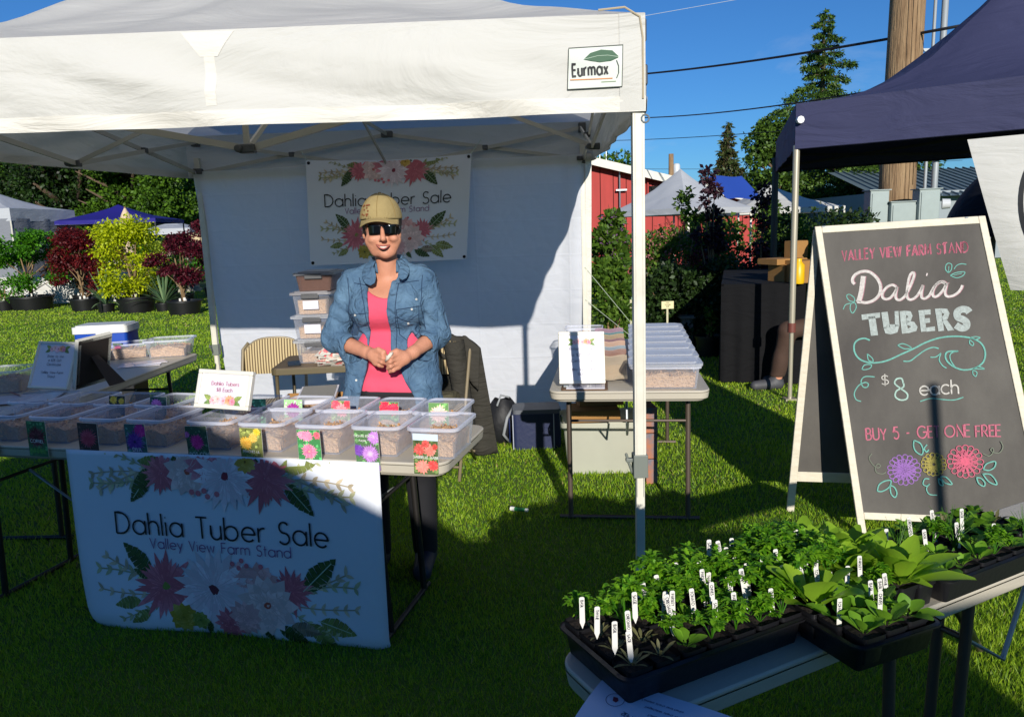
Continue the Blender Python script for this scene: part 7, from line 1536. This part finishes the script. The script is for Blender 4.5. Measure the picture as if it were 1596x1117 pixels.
# ------------------------------------------------------------ people: bodies grown as one skin from blended limbs
class Field:
    def __init__(s, lo, hi, h):
        s.lo = np.array(lo, float); s.h = h; s.n = np.ceil((np.array(hi)-s.lo)/h).astype(int)+1
        s.g = np.full(s.n, 9.0, np.float32)
    def _sub(s, lo, hi):
        a = np.clip(np.floor((np.array(lo)-s.lo)/s.h).astype(int), 0, s.n-1); b = np.clip(np.ceil((np.array(hi)-s.lo)/s.h).astype(int)+1, 1, s.n)
        ax = [s.lo[i]+s.h*np.arange(a[i], b[i]) for i in range(3)]; return (slice(a[0], b[0]), slice(a[1], b[1]), slice(a[2], b[2])), np.meshgrid(*ax, indexing='ij')
    def _mix(s, sl, d, k, mode):
        c = s.g[sl]
        if mode == 'sub': s.g[sl] = np.maximum(c, -d); return
        if mode == 'int': s.g[sl] = np.maximum(c, d); return
        hh = np.clip(.5+.5*(c-d)/k, 0, 1); s.g[sl] = c*(1-hh)+d*hh-k*hh*(1-hh)
    def cap(s, a, b, ra, rb, k=.02, sy=1.0, mode='add', grow=0.0):
        """tapered limb, sy flattens it front to back"""
        a = np.array(a, float); b = np.array(b, float); ra += grow; rb += grow; m = max(ra, rb)*max(1, sy)+k+.03
        sl, (X_, Y_, Z_) = s._sub(np.minimum(a, b)-m, np.maximum(a, b)+m)
        if min(X_.shape) == 0: return s
        ab = b-a; ab2 = ab.copy(); ab2[1] /= sy; dx, dy, dz = X_-a[0], (Y_-a[1])/sy, Z_-a[2]; L2_ = (ab2**2).sum()+1e-12
        t = np.clip((dx*ab2[0]+dy*ab2[1]+dz*ab2[2])/L2_, 0, 1); d = np.sqrt((dx-t*ab2[0])**2+(dy-t*ab2[1])**2+(dz-t*ab2[2])**2)-(ra+(rb-ra)*t)
        s._mix(sl, d*min(1, sy**.5), k, mode); return s
    def ell(s, c, r, k=.02, mode='add', rot=None, grow=0.0):
        c = np.array(c, float); r = np.array(r, float)+grow; m = r.max()+k+.03; sl, (X_, Y_, Z_) = s._sub(c-m, c+m); p = np.stack([X_-c[0], Y_-c[1], Z_-c[2]], -1)
        if rot is not None: p = p @ np.array(rot)
        q = np.sqrt(((p/r)**2).sum(-1)); q2 = np.sqrt(((p/(r*r))**2).sum(-1))+1e-9; s._mix(sl, q*(q-1)/q2, k, mode); return s
    def coords(s): return np.meshgrid(*[s.lo[i]+s.h*np.arange(s.n[i]) for i in range(3)], indexing='ij')
    def mesh(s, name, m, parent, keep=None):
        g = s.g; inside = g < 0; n = s.n
        c = [inside[i:n[0]-1+i, j:n[1]-1+j, k:n[2]-1+k] for i in (0, 1) for j in (0, 1) for k in (0, 1)]
        cnt = sum(x.astype(np.int8) for x in c); act = (cnt > 0) & (cnt < 8); idx = np.full(act.shape, -1, np.int64); A = np.argwhere(act); idx[act] = np.arange(len(A))
        acc = np.zeros((len(A), 3)); num = np.zeros(len(A)); co = [(i, j, k) for i in (0, 1) for j in (0, 1) for k in (0, 1)]
        for a in range(8):
            for b in range(a+1, 8):
                if sum(abs(co[a][q]-co[b][q]) for q in range(3)) != 1: continue
                va = g[A[:, 0]+co[a][0], A[:, 1]+co[a][1], A[:, 2]+co[a][2]]; vb_ = g[A[:, 0]+co[b][0], A[:, 1]+co[b][1], A[:, 2]+co[b][2]]
                cr = (va < 0) != (vb_ < 0); t = np.where(cr, va/(va-vb_+1e-12), 0); p = np.array(co[a])[None]*(1-t)[:, None]+np.array(co[b])[None]*t[:, None]; acc[cr] += p[cr]; num[cr] += 1
        V = s.lo+(A+acc/num[:, None])*s.h; F = []
        for ax in range(3):
            sh = [slice(None)]*3; sh2 = [slice(None)]*3; sh[ax] = slice(0, n[ax]-1); sh2[ax] = slice(1, n[ax]); a = inside[tuple(sh)]; b = inside[tuple(sh2)]
            E_ = np.argwhere(a != b); o1, o2 = [(1, 2), (2, 0), (0, 1)][ax]; ok = (E_[:, o1] > 0) & (E_[:, o2] > 0) & (E_[:, o1] < n[o1]-1) & (E_[:, o2] < n[o2]-1); E_ = E_[ok]
            fl_ = a[E_[:, 0], E_[:, 1], E_[:, 2]]
            def cell(d1, d2): q = E_.copy(); q[:, o1] -= d1; q[:, o2] -= d2; return idx[q[:, 0], q[:, 1], q[:, 2]]
            Q = np.stack([cell(0, 0), cell(1, 0), cell(1, 1), cell(0, 1)], 1); Q[~fl_] = Q[~fl_][:, ::-1]; F.append(Q)
        F = np.concatenate(F)
        if parent is not None: V = V-np.array(total_mat(parent).translation)
        return np_mesh(name, V, F, m, parent, smooth=True)
def V3(px, py, Y): return np.array(at(px, py, Y))
M_SKIN = mat('skin', '#C98E72', .5, noise=(26, .35, '#B06E54'), bump=(160, .25), spec=.35); M_LIP = mat('lips', '#B4605A', .45)
def denim():
    m = mat('faded_denim', '#3A5875', .85, noise=(9, .7, '#6787A0')); t = m.node_tree; N = t.nodes; L = t.links; b = N['Principled BSDF']
    tc = N.new('ShaderNodeTexCoord'); n = N.new('ShaderNodeTexNoise'); n.inputs['Scale'].default_value = 16; n.inputs['Detail'].default_value = 4; n.inputs['Distortion'].default_value = 1.5
    mp = N.new('ShaderNodeMapping'); mp.inputs['Scale'].default_value = (1, 1, .9); L.new(tc.outputs['Object'], mp.inputs[0]); L.new(mp.outputs[0], n.inputs['Vector'])
    bp = N.new('ShaderNodeBump'); bp.inputs['Strength'].default_value = .9; bp.inputs['Distance'].default_value = .030; L.new(n.outputs[0], bp.inputs['Height']); L.new(bp.outputs[0], b.inputs['Normal']); return m
M_DENIM = denim(); M_PINK = mat('coral_pink_knit', '#E0506A', .85, noise=(12, .25, '#C23C58'), bump=(14, .5, None, .012))
M_CAPC = mat('khaki_cap_cotton', '#9C8A5E', .9, noise=(18, .45, '#7A6A44'), bump=(90, .25)); M_HAIR = mat('dark_brown_hair', '#1C130E', .6, bump=(80, .6, (1, 1, .1))); M_GLASS = mat('black_sunglasses', '#060608', .08, spec=.8)
M_TROU = mat('black_trousers', '#15151A', .8)
def woman():
    Y = 3.34; base = V3(605, 600, Y); t = thing('person', 'smiling woman in tan cap, sunglasses, denim shirt and pink top, hands together', 'person', (base[0], Y+.03, 0))
    P = lambda px, py, dy=0.0: V3(px, py, Y+dy)
    neck = P(602, 428, .0); chin = P(600, 400, -.055); headc = P(594, 352, -.02); crown_ = P(592, 330, .0)
    shL = P(549, 441, .02); shR = P(659, 435, .02); elL = P(521, 528, .03); elR = P(683, 520, .03); wrL = P(572, 549, -.13); wrR = P(644, 549, -.13)
    hip = P(613, 640, .02); chest = P(603, 470, .0); waist = P(608, 560, .01)
    def body(F, g=0.0, head=True, arms=True, fore=True, legs=True):
        F.cap(P(570, 452, .02), P(636, 448, .02), .056, .056, .05, grow=g); F.cap(P(592, 417, .035), P(556, 440, .02), .030, .040, .03, grow=g); F.cap(P(614, 415, .035), P(652, 434, .02), .030, .040, .03, grow=g); F.cap(P(575, 480, .0), P(633, 478, .0), .078, .078, .05, 1.15, grow=g)
        F.cap(P(582, 480, -.035), P(626, 478, -.035), .062, .062, .05, grow=g)
        F.cap(P(582, 540, .01), P(636, 538, .01), .072, .072, .06, 1.15, grow=g); F.cap(P(584, 600, .015), P(642, 598, .015), .082, .082, .06, 1.15, grow=g); F.cap(P(590, 640, .02), P(642, 638, .02), .09, .09, .06, 1.1, grow=g)
        for s_, e_, w_ in ((shL, elL, wrL), (shR, elR, wrR)):
            if arms: F.cap(s_, e_, .045, .041, .03, grow=g)
            if fore: F.cap(e_, w_, .042, .026, .02, grow=g)
        return F
    x0 = base[0]; lo = (x0-.42, Y-.34, .0); hi = (x0+.42, Y+.26, 1.76)
    F = Field(lo, hi, .0058); body(F)
    # legs
    for sx, fx in ((-1, -.10), (1, .12)):
        F.cap(hip+np.array([sx*.085, 0, 0]), (x0+fx, Y+.02, .50), .088, .058, .04); F.cap((x0+fx, Y+.02, .50), (x0+fx, Y+.05, .09), .058, .038, .03); F.cap((x0+fx, Y+.05, .05), (x0+fx, Y-.10, .045), .042, .036, .02)
    # neck and head
    F.cap(neck+np.array([0, .03, -.03]), headc+np.array([.008, .02, -.05]), .050, .047, .02)
    hc = headc; F.ell(hc+np.array([0, .012, .018]), (.078, .098, .098), .02); F.ell(hc+np.array([.003, -.028, -.060]), (.052, .060, .066), .03); F.ell(P(601, 396, -.075), (.028, .024, .020), .022)
    F.cap(P(578, 376, -.07), P(585, 392, -.06), .026, .02, .02); F.cap(P(616, 374, -.07), P(611, 391, -.06), .026, .02, .02)
    F.ell(P(581, 373, -.098), (.019, .014, .015), .012); F.ell(P(613, 371, -.098), (.019, .014, .015), .012)   # smiling cheeks
    F.cap(P(595.5, 357, -.118), P(597, 372, -.136), .008, .0125, .010); F.ell(P(592.5, 374, -.122), (.008, .009, .006), .006); F.ell(P(601, 373.5, -.122), (.008, .009, .006), .006)
    F.ell(P(597, 384, -.112), (.024, .010, .011), .01); F.ell(P(597, 384.5, -.130), (.029, .012, .0085), .003, mode='sub')
    for px in (567, 623): F.ell(P(px+ (1 if px < 600 else -1), 364, .012), (.010, .018, .028), .006)
    # hands: palm, four unequal bent fingers and a thumb each
    def hand(wr, mid, knu, fingers, thumb):
        F.cap(wr, mid, .025, .027, .015, .75)
        for k in knu: F.cap(mid, k, .022, .012, .012)
        for k, f in zip(knu, fingers):
            pts = [k]+f
            for a, b, r in zip(pts, pts[1:], (.0095, .0088, .008)): F.cap(a, b, r, r*.93, .004)
        for a, b, r in zip(thumb, thumb[1:], (.013, .0105, .0095)): F.cap(a, b, r, r*.9, .006)
    Lk = [P(588, 549, -.175), P(588, 555, -.18), P(587, 561, -.178), P(585, 566, -.170)]
    hand(wrL, P(582, 553, -.155), Lk, [[P(596, 551, -.20), P(602, 554, -.19)], [P(597, 558, -.205), P(603, 561, -.192)], [P(595, 564, -.20), P(601, 566, -.188)], [P(591, 569, -.185), P(596, 571, -.175)]], [P(580, 548, -.16), P(590, 545, -.185), P(599, 548, -.195)])
    Rk = [P(620, 552, -.195), P(618, 559, -.20), P(618, 566, -.197), P(621, 572, -.188)]
    hand(wrR, P(630, 558, -.165), Rk, [[P(610, 556, -.225), P(604, 560, -.213)], [P(608, 564, -.228), P(603, 567, -.212)], [P(609, 571, -.222), P(604, 574, -.207)], [P(613, 577, -.208), P(607, 579, -.197)]], [P(630, 551, -.165), P(618, 547, -.195), P(609, 550, -.21)])
    F.mesh('body', M_SKIN, t)
    # pink top
    Fp = Field((x0-.26, Y-.22, 1.0-.30), (x0+.28, Y+.2, 1.38), .0062); body(Fp, .006, arms=False, fore=False); X_, Y_, Z_ = Fp.coords()
    zn = P(605, 462, 0)[2]; zh = P(610, 612, 0)[2]; cxn = P(607, 462)[0]
    neckline = Z_-(zn+5.0*(X_-cxn)**2+.05*(Y_ > Y)); hem = (zh-.012*np.cos((X_-x0)*14))-Z_
    Fp.g = np.maximum(Fp.g+.004*np.sin(Z_*46+X_*9)*.5, np.maximum(neckline, hem)); Fp.mesh('pink_top', M_PINK, t)
    # trousers and shoes
    Ft = Field((x0-.30, Y-.2, .04), (x0+.34, Y+.26, zh+.06), .009); body(Ft, .008, arms=False, fore=False)
    for sx, fx in ((-1, -.10), (1, .12)): Ft.cap(hip+np.array([sx*.085, 0, 0]), (x0+fx, Y+.02, .50), .100, .072, .04); Ft.cap((x0+fx, Y+.02, .50), (x0+fx, Y+.05, .09), .072, .058, .03)
    X_, Y_, Z_ = Ft.coords(); Ft.g = np.maximum(Ft.g, Z_-(zh+.03)); Ft.mesh('trousers', M_TROU, t)
    for fx in (-.10, .12):
        Fs = Field((x0+fx-.08, Y-.2, -.004), (x0+fx+.08, Y+.14, .13), .006); Fs.cap((x0+fx, Y+.06, .05), (x0+fx, Y-.12, .038), .050, .042, .02); Fs.cap((x0+fx, Y+.05, .10), (x0+fx, Y+.05, .05), .045, .045, .02)
        X_, Y_, Z_ = Fs.coords(); Fs.g = np.maximum(Fs.g, .002-Z_); Fs.mesh('shoe', mat('navy_shoe', '#1E2536', .6), t)
    # denim shirt: open front shell with rolled sleeves
    h_ = .0058; Fj = Field((x0-.42, Y-.27, .74), (x0+.42, Y+.25, 1.56), h_); g = .013; zb = P(600, 632)[2]
    body(Fj, g, fore=False)
    for s_, e_, w_, q in ((shL, elL, wrL, 1), (shR, elR, wrR, -1)):
        cu = e_+(w_-e_)*.50; Fj.cap(s_, e_, .0535, .052, .02); Fj.cap(e_, cu, .054, .047, .02); Fj.cap(e_+(w_-e_)*.44, cu, .052, .050, .006)
    # flared lower panels
    Fj.cap(P(560, 560, -.02), P(553, 640, -.02), .055, .060, .06, 1.2); Fj.cap(P(662, 560, .0), P(672, 640, .0), .060, .062, .06, 1.2); Fj.cap(P(640, 590, .05), P(600, 600, .06), .09, .09, .06)
    X_, Y_, Z_ = Fj.coords()
    w1 = .0045*np.sin(Z_*70+X_*38+2*np.sin(X_*20+Z_*12))+.0035*np.sin(Z_*42-X_*70+Y_*30)+.003*np.sin(X_*95+Z_*25)
    arm = np.clip((np.abs(X_-x0)-.14)/.06, 0, 1); Fj.g += w1*(.25+.35*arm)
    inner = Field(Fj.lo, (x0+.42, Y+.25, 1.56), h_)
    for e_, w_ in ((elL, wrL), (elR, wrR)): inner.cap(e_+(w_-e_)*.22, w_, .040, .036, .015)
    Fj.g = np.maximum(Fj.g, -inner.g[:Fj.n[0], :Fj.n[1], :Fj.n[2]])
    # opening, wider at neck and hem
    zs = [P(600, q)[2] for q in (640, 612, 575, 540, 510, 480, 455, 430, 415)]; xl = [P(q, 600)[0] for q in (560, 566, 577, 584, 587, 590, 588, 586, 583)]; xr = [P(q, 600)[0] for q in (654, 648, 628, 617, 617, 616, 619, 624, 628)]
    sh = P(600, 600)[0]-P(600, 460)[0]
    XL = np.interp(Z_, zs, xl); XR = np.interp(Z_, zs, xr); front = (Y_ < Y+.02)
    cut = np.minimum(np.minimum(X_-XL, XR-X_), (Y+.03)-Y_); Fj.g = np.maximum(Fj.g, cut)
    neckcut = np.sqrt((X_-neck[0])**2+(Y_-(Y+.01))**2)-.060; Fj.g = np.maximum(Fj.g, np.where(Z_ > P(600, 436)[2], -neckcut, -9)); 
    hemz = zb-.02*np.cos((X_-x0)*9); Fj.g = np.maximum(Fj.g, hemz-Z_)
    # open cuffs
    for s_, e_, w_ in ((shL, elL, wrL), (shR, elR, wrR)):
        d = (w_-e_)/np.linalg.norm(w_-e_); c = e_+(w_-e_)*.55; pl = (X_-c[0])*d[0]+(Y_-c[1])*d[1]+(Z_-c[2])*d[2]; near = np.sqrt((X_-c[0])**2+(Y_-c[1])**2+(Z_-c[2])**2) < .075
        Fj.g = np.where(near, np.maximum(Fj.g, pl), Fj.g)
    oj = Fj.mesh('denim_shirt', M_DENIM, t)
    off = Vector(total_mat(t).translation); bv = BVHTree.FromPolygons([tuple(v.co) for v in oj.data.vertices], [tuple(p.vertices) for p in oj.data.polygons])
    def onto(px, py):
        p = Vector(P(px, py, 0))-off; hit = bv.ray_cast(Vector((p.x, -1.0, p.z+(py-500)*.0)), Vector((0, 1, 0))); return (hit[0], hit[1]) if hit[0] else (None, None)
    def seam(name, pts, m, wd=.003, parent=oj, hgt=.0012):
        b = MB(); last = None; q = []
        for a, c in zip(pts, pts[1:]):
            k_ = max(2, int(math.hypot(c[0]-a[0], c[1]-a[1])/3))
            for i in range(k_): q.append((a[0]+(c[0]-a[0])*i/k_, a[1]+(c[1]-a[1])*i/k_))
        q.append(pts[-1]); pl = [onto(*z) for z in q]; pl = [z for z in pl if z[0]]
        if len(pl) < 3: return
        b.tube([z[0]+z[1]*hgt for z in pl], wd/2, 4); b.build(name, m, parent)
    M_ST = mat('dark_stitching', '#1E3552', .8); M_BTN = mat('pearl_button', '#CFCFC8', .3)
    for pts in ([(554, 490), (553, 520)], [(551, 487), (584, 483)], [(551, 487), (553, 524), (568, 533), (582, 522), (584, 484)], [(551, 500), (567, 506), (584, 498)],
                [(624, 478), (656, 474)], [(624, 478), (626, 518), (640, 528), (655, 516), (656, 474)], [(624, 490), (640, 497), (656, 486)], [(562, 432), (575, 470), (583, 530), (578, 600)], [(545, 432), (549, 470), (546, 510)], [(660, 428), (658, 470), (664, 512)], [(624, 440), (622, 480), (622, 540), (632, 590), (652, 628)], [(555, 440), (590, 446)], [(620, 441), (655, 436)]):
        seam('seam', pts, M_ST, .0032)
    for px, py in ((588, 470), (582, 501), (562, 586), (561, 487), (646, 478), (652, 464), (640, 500)):
        h1, n1 = onto(px, py)
        if h1: b = MB(); b.cyl(h1, h1+n1*.004, .0048, n=10); b.build('button', M_BTN, oj)
    # collar wings
    M_COL = M_DENIM
    for pts in (((575, 402, .03), (585, 414, -.060), (590, 448, -.115), (566, 447, -.10), (560, 424, -.03)), ((630, 400, .03), (621, 413, -.060), (618, 440, -.115), (636, 436, -.10), (642, 418, -.03))):
        o_ = [Vector(P(*q))-off for q in pts]; b = MB(); nn = (o_[1]-o_[0]).cross(o_[3]-o_[0]).normalized(); nn = nn if nn.y < 0 else -nn
        c0 = sum(o_, Vector())/len(o_)+nn*.006; v_ = [p+nn*.003 for p in o_]+[c0]+[p-nn*.004 for p in o_]; n_ = len(o_)
        b.add(v_, [(i, (i+1) % n_, n_) for i in range(n_)]+[(i, i+n_+1, (i+1) % n_+n_+1, (i+1) % n_) for i in range(n_)]+[tuple(n_+1+i for i in range(n_))[::-1]]); o2 = b.build('collar', M_COL, oj, smooth=True, sub=1)
    nc = Vector(P(605, 411, .028))-off; M2 = M_DENIM
    def stand(u, v):
        a = math.radians(-58+296*u)+math.pi*0; a = math.radians(-90+38+284*u); rr_ = .066+.012*v-(.0 if v < .55 else .0); f_ = math.cos(math.radians(-90)-a)
        z = -.028+.052*min(v/.55, 1)-.034*max(0, (v-.55)/.45); rad = .064+.006*min(v/.55, 1)+.024*max(0, (v-.55)/.45)
        fr = (1-f_)/2; return (nc.x+rad*1.04*math.cos(a), nc.y+rad*.95*math.sin(a), nc.z+z+.012*fr-.012*(1-fr))
    b = MB(); b.grid(stand, 30, 9); o_ = b.build('collar', M2, oj, smooth=True); md = o_.modifiers.new('t', 'SOLIDIFY'); md.thickness = .004
    # cap
    Fc = Field(headc-np.array([.13, .20, .02]), headc+np.array([.13, .15, .17]), .0045)
    Fc.ell(hc+np.array([0, .014, .026]), (.091, .108, .112), .01); X_, Y_, Z_ = Fc.coords(); zc = P(592, 339, 0)[2]; Fc.g = np.maximum(Fc.g, zc-.18*(Y_-hc[1])*.05-.010-Z_)
    Fc.ell(hc+np.array([0, .012, .018]), (.0835, .102, .101), .01, mode='sub')
    cap = Fc.mesh('cap', M_CAPC, t)
    b = MB()
    def brim(u, v):
        a = (u-.5)*2; x = a*(.079+.004*v); y = hc[1]-.060-.072*v*math.cos(a*1.25)**.8+.045*a*a*(1-v*.2); z = zc+.004-.026*a*a*(.4+.6*v)-.024*v
        return (x+hc[0]-off.x, y-off.y, z-off.z)
    b.grid(brim, 20, 8); o_ = b.build('brim', M_CAPC, cap, smooth=True); md = o_.modifiers.new('t', 'SOLIDIFY'); md.thickness = .004
    b = MB(); b.cyl(Vector(hc)+Vector((0, .014, .136))-off, Vector(hc)+Vector((0, .014, .142))-off, .007, n=10); b.build('top_button', M_CAPC, cap)
    for q in (-1, 0, 1):
        b = MB(); b.tube([Vector((hc[0]+math.sin(q*.9)*.0925*math.cos(a_), hc[1]+.014-math.cos(q*.9)*.1095*math.cos(a_), hc[2]+.026+.1135*math.sin(a_)))-off for a_ in [i*.12+.10 for i in range(12)]], .0011, 4); b.build('seam', mat('cap_stitch', '#8A7444', .8), cap)
    # embroidered sprig on the front left of the cap
    b = MB()
    for k_ in range(16):
        a_ = -.62+random.uniform(-.22, .2); e_ = .38+random.uniform(-.24, .26); c = Vector((hc[0]+math.sin(a_)*.0925*math.cos(e_), hc[1]+.014-math.cos(a_)*.110*math.cos(e_), hc[2]+.026+.114*math.sin(e_)))-off; n_ = (c-(Vector(hc)+Vector((0, .014, .026))-off)).normalized(); b.cyl(c, c+n_*.0015, .0042, n=5)
    b.build('embroidery', mat('brown_thread', '#7A4426', .8), cap)
    # hair at the sides and nape
    Fh = Field(headc-np.array([.12, .14, .12]), headc+np.array([.12, .15, .13]), .005); Fh.ell(hc+np.array([0, .020, .012]), (.086, .100, .104), .01); X_, Y_, Z_ = Fh.coords()
    Fh.g = np.maximum(Fh.g, (hc[1]-.038)-Y_+.6*np.abs(Z_-hc[2]-.01)*0); Fh.g = np.maximum(Fh.g, (hc[2]-.075+.35*np.clip(hc[1]+.02-Y_, 0, 1))-Z_); Fh.g = np.maximum(Fh.g, Z_-zc-.01)
    Fh.g += .0022*np.sin(X_*420+Z_*60); Fh.mesh('hair', M_HAIR, t)
    # sunglasses
    sg = None; b = MB()
    for s_, cx_ in ((-1, 583.0), (1, 606.5)):
        c = P(cx_, 357.5, -.118)-np.array(off); 
        def lens(u, v, c=c, s_=s_):
            a = (u-.5)*2; bb = (v-.5)*2; w_ = .0285*(1-.12*(1-v)*(a*s_*-1 < 0)); hh = .0215*(1-.18*max(0, -a*s_)); x = a*w_; z = bb*hh-.003*abs(a)*(bb < 0)
            return (c[0]+x, c[1]+.30*(x+s_*.012)**2*8+ (.020*max(0, a*s_)**2), c[2]+z)
        b.grid(lens, 10, 6)
    o_ = b.build('sunglasses', M_GLASS, t, smooth=True); md = o_.modifiers.new('t', 'SOLIDIFY'); md.thickness = .004; md.offset = 0
    b = MB(); A_ = [Vector(P(591, 353.5, -.126))-off, Vector(P(595, 352, -.131))-off, Vector(P(599, 353.5, -.126))-off]; b.tube(A_, .0032, 6)
    for a1, a2, a3 in (((569.5, 352, -.105), (568, 354, -.06), (567, 360, .0)), ((620.0, 351, -.105), (622, 353, -.06), (623.5, 359, .0))): b.tube([Vector(P(*a1))-off, Vector(P(*a2))-off, Vector(P(*a3))-off], [.0045, .004, .0025], 6)
    b.build('temple_arms', M_GLASS, o_, smooth=True)
    # smile
    b = MB()
    def teeth(u, v): a = (u-.5)*2; return Vector(P(597+a*9.6, 385.2-3.2*a*a+(v-.5)*-4.6*(1-a*a*.8), -.1235+.018*a*a))-off
    b.grid(teeth, 12, 3); b.build('teeth', mat('teeth_white', '#D8D2C4', .3), t, smooth=True)
    for sg_, w_ in ((1, .0026), (-1, .0034)):
        b = MB(); b.tube([Vector(P(597+a*11.0, 385.2-4.0*a*a-sg_*(2.4*(1-a*a))-.0, -.1275+.024*a*a))-off for a in [i/7-1 for i in range(15)]], [w_*(.35+.65*(1-abs(i/7-1))) for i in range(15)], 6); b.build('lip', M_LIP, t, smooth=True)
    # ring and the pale tuber she holds
    t2 = thing('dahlia_tuber', 'small pale piece held between the woman fingers', 'tuber', Vector(P(606, 556, -.215)))
    b = MB(); pts = [Vector(P(601, 563, -.222)), Vector(P(605, 557, -.235)), Vector(P(609, 552, -.236)), Vector(P(612, 549, -.228))]; b.tube(pts, [.004, .0085, .0075, .004], 8); b.tube([pts[1], Vector(P(602, 555, -.232))], [.007, .004], 7); b.build('tuber_body', mat('pale_tuber', '#D8CDBC', .6), t2, world=True, smooth=True)
    return t
woman()
def neighbour_person():
    y = 6.95; x = at(1212, 600, y).x
    t = thing('person', 'seated neighbour in brown trousers and grey shoes, mostly hidden by the chalkboard', 'person', (x+.3, y, 0))
    hipx, hz = x+.62, .60; legs = (((x-.02, y, .08), (x+.06, y-.06, .56), (hipx-.02, y-.02, hz)), ((x+.16, y+.22, .08), (x+.22, y+.18, .56), (hipx, y+.16, hz)))
    def body(F, g=0.0, up=True, arms=True):
        for a, k, h_ in legs: F.cap(a, k, .052+g, .066+g, .03); F.cap(k, h_, .062+g, .085+g, .03)
        F.cap((hipx, y-.02, hz+.04), (hipx, y+.18, hz+.04), .11+g, .11+g, .05)
        if up:
            F.cap((hipx, y, hz+.25), (hipx, y+.16, hz+.25), .105+g, .105+g, .06); F.cap((hipx-.03, y-.03, hz+.50), (hipx-.03, y+.19, hz+.50), .075+g, .075+g, .06)
            if arms:
                for sy in (-.06, .22): F.cap((hipx-.03, y+sy, hz+.50), (hipx-.06, y+sy*1.1, hz+.22), .048+g, .040+g, .03); F.cap((hipx-.06, y+sy*1.1, hz+.22), (x+.40, y+.04+sy*.6, hz+.0), .038+g, .026+g, .02)
        return F
    F = Field((x-.25, y-.35, 0), (x+.9, y+.5, 1.72), .012); body(F)
    for a, k, h_ in legs: F.cap((a[0], a[1], .05), (a[0]-.16, a[1]-.03, .04), .042, .034, .02)
    F.cap((hipx-.04, y+.08, hz+.54), (hipx-.06, y+.08, hz+.66), .05, .05, .02); F.ell((hipx-.08, y+.08, hz+.76), (.092, .076, .11), .02); F.ell((hipx-.175, y+.08, hz+.75), (.018, .014, .018), .008); F.ell((hipx-.08, y+.0, hz+.75), (.014, .008, .026), .006); F.ell((hipx-.08, y+.16, hz+.75), (.014, .008, .026), .006)
    for hy, sg in ((y+.0, 1), (y+.17, -1)):
        F.ell((x+.37, hy, hz+.0), (.045, .03, .02), .015)
        for k in range(4): F.cap((x+.34, hy+(k-1.5)*.017, hz), (x+.275+.008*abs(k-1.5), hy+(k-1.5)*.018, hz-.02), .010, .008, .006)
        F.cap((x+.37, hy+sg*.03, hz), (x+.33, hy+sg*.05, hz), .012, .009, .008)
    F.mesh('body', M_SKIN, t)
    Ft = Field((x-.2, y-.3, .10), (x+.9, y+.5, hz+.2), .013); body(Ft, .016, up=False); X_, Y_, Z_ = Ft.coords(); Ft.g = np.maximum(np.maximum(Ft.g+.004*np.sin(Z_*22+X_*20), Z_-hz-.16), .12-Z_); Ft.mesh('trousers', mat('brown_trousers', '#4A352A', .85, noise=(12, .4)), t)
    Fs = Field((x+.2, y-.35, hz+.1), (x+.9, y+.5, hz+.66), .013); body(Fs, .018); X_, Y_, Z_ = Fs.coords(); Fs.g = np.maximum(np.maximum(Fs.g, hz+.13-Z_), x+.36-X_); Fs.g = np.maximum(Fs.g, Z_-hz-.57); Fs.mesh('shirt', mat('dark_shirt', '#23262C', .85), t)
    Fh = Field((hipx-.2, y-.05, hz+.68), (hipx+.05, y+.2, hz+.92), .01); Fh.ell((hipx-.06, y+.08, hz+.79), (.096, .085, .10), .02); X_, Y_, Z_ = Fh.coords(); Fh.g = np.maximum(Fh.g, -(X_-hipx+.13)*1.0-(Z_-hz-.78)*.9); Fh.mesh('hair', M_HAIR, t)
    for a, k, h_ in legs:
        Fo = Field((a[0]-.3, a[1]-.15, -.004), (a[0]+.14, a[1]+.12, .17), .009); Fo.cap((a[0]+.02, a[1], .05), (a[0]-.20, a[1]-.03, .042), .058, .046, .02); Fo.cap((a[0], a[1], .12), (a[0], a[1], .06), .055, .055, .02); X_, Y_, Z_ = Fo.coords(); Fo.g = np.maximum(Fo.g, .002-Z_); Fo.mesh('shoe', mat('grey_shoe', '#4A4A4E', .6, noise=(20, .5)), t)
    t = thing('stool', 'tall dark stool under the seated neighbour behind the chalkboard', 'stool', (hipx, y+.08, 0)); b = MB(); b.rslab(.36, .36, hz-.09, hz-.055, .1, 5); b.build('seat', M_BLACKP, t)
    for sx in (-1, 1):
        for sy in (-1, 1): b = MB(); b.tube([(sx*.13, sy*.13, hz-.09), (sx*.18, sy*.18, 0)], .014, 8); b.build('leg', M_BLACKP, t)
neighbour_person()
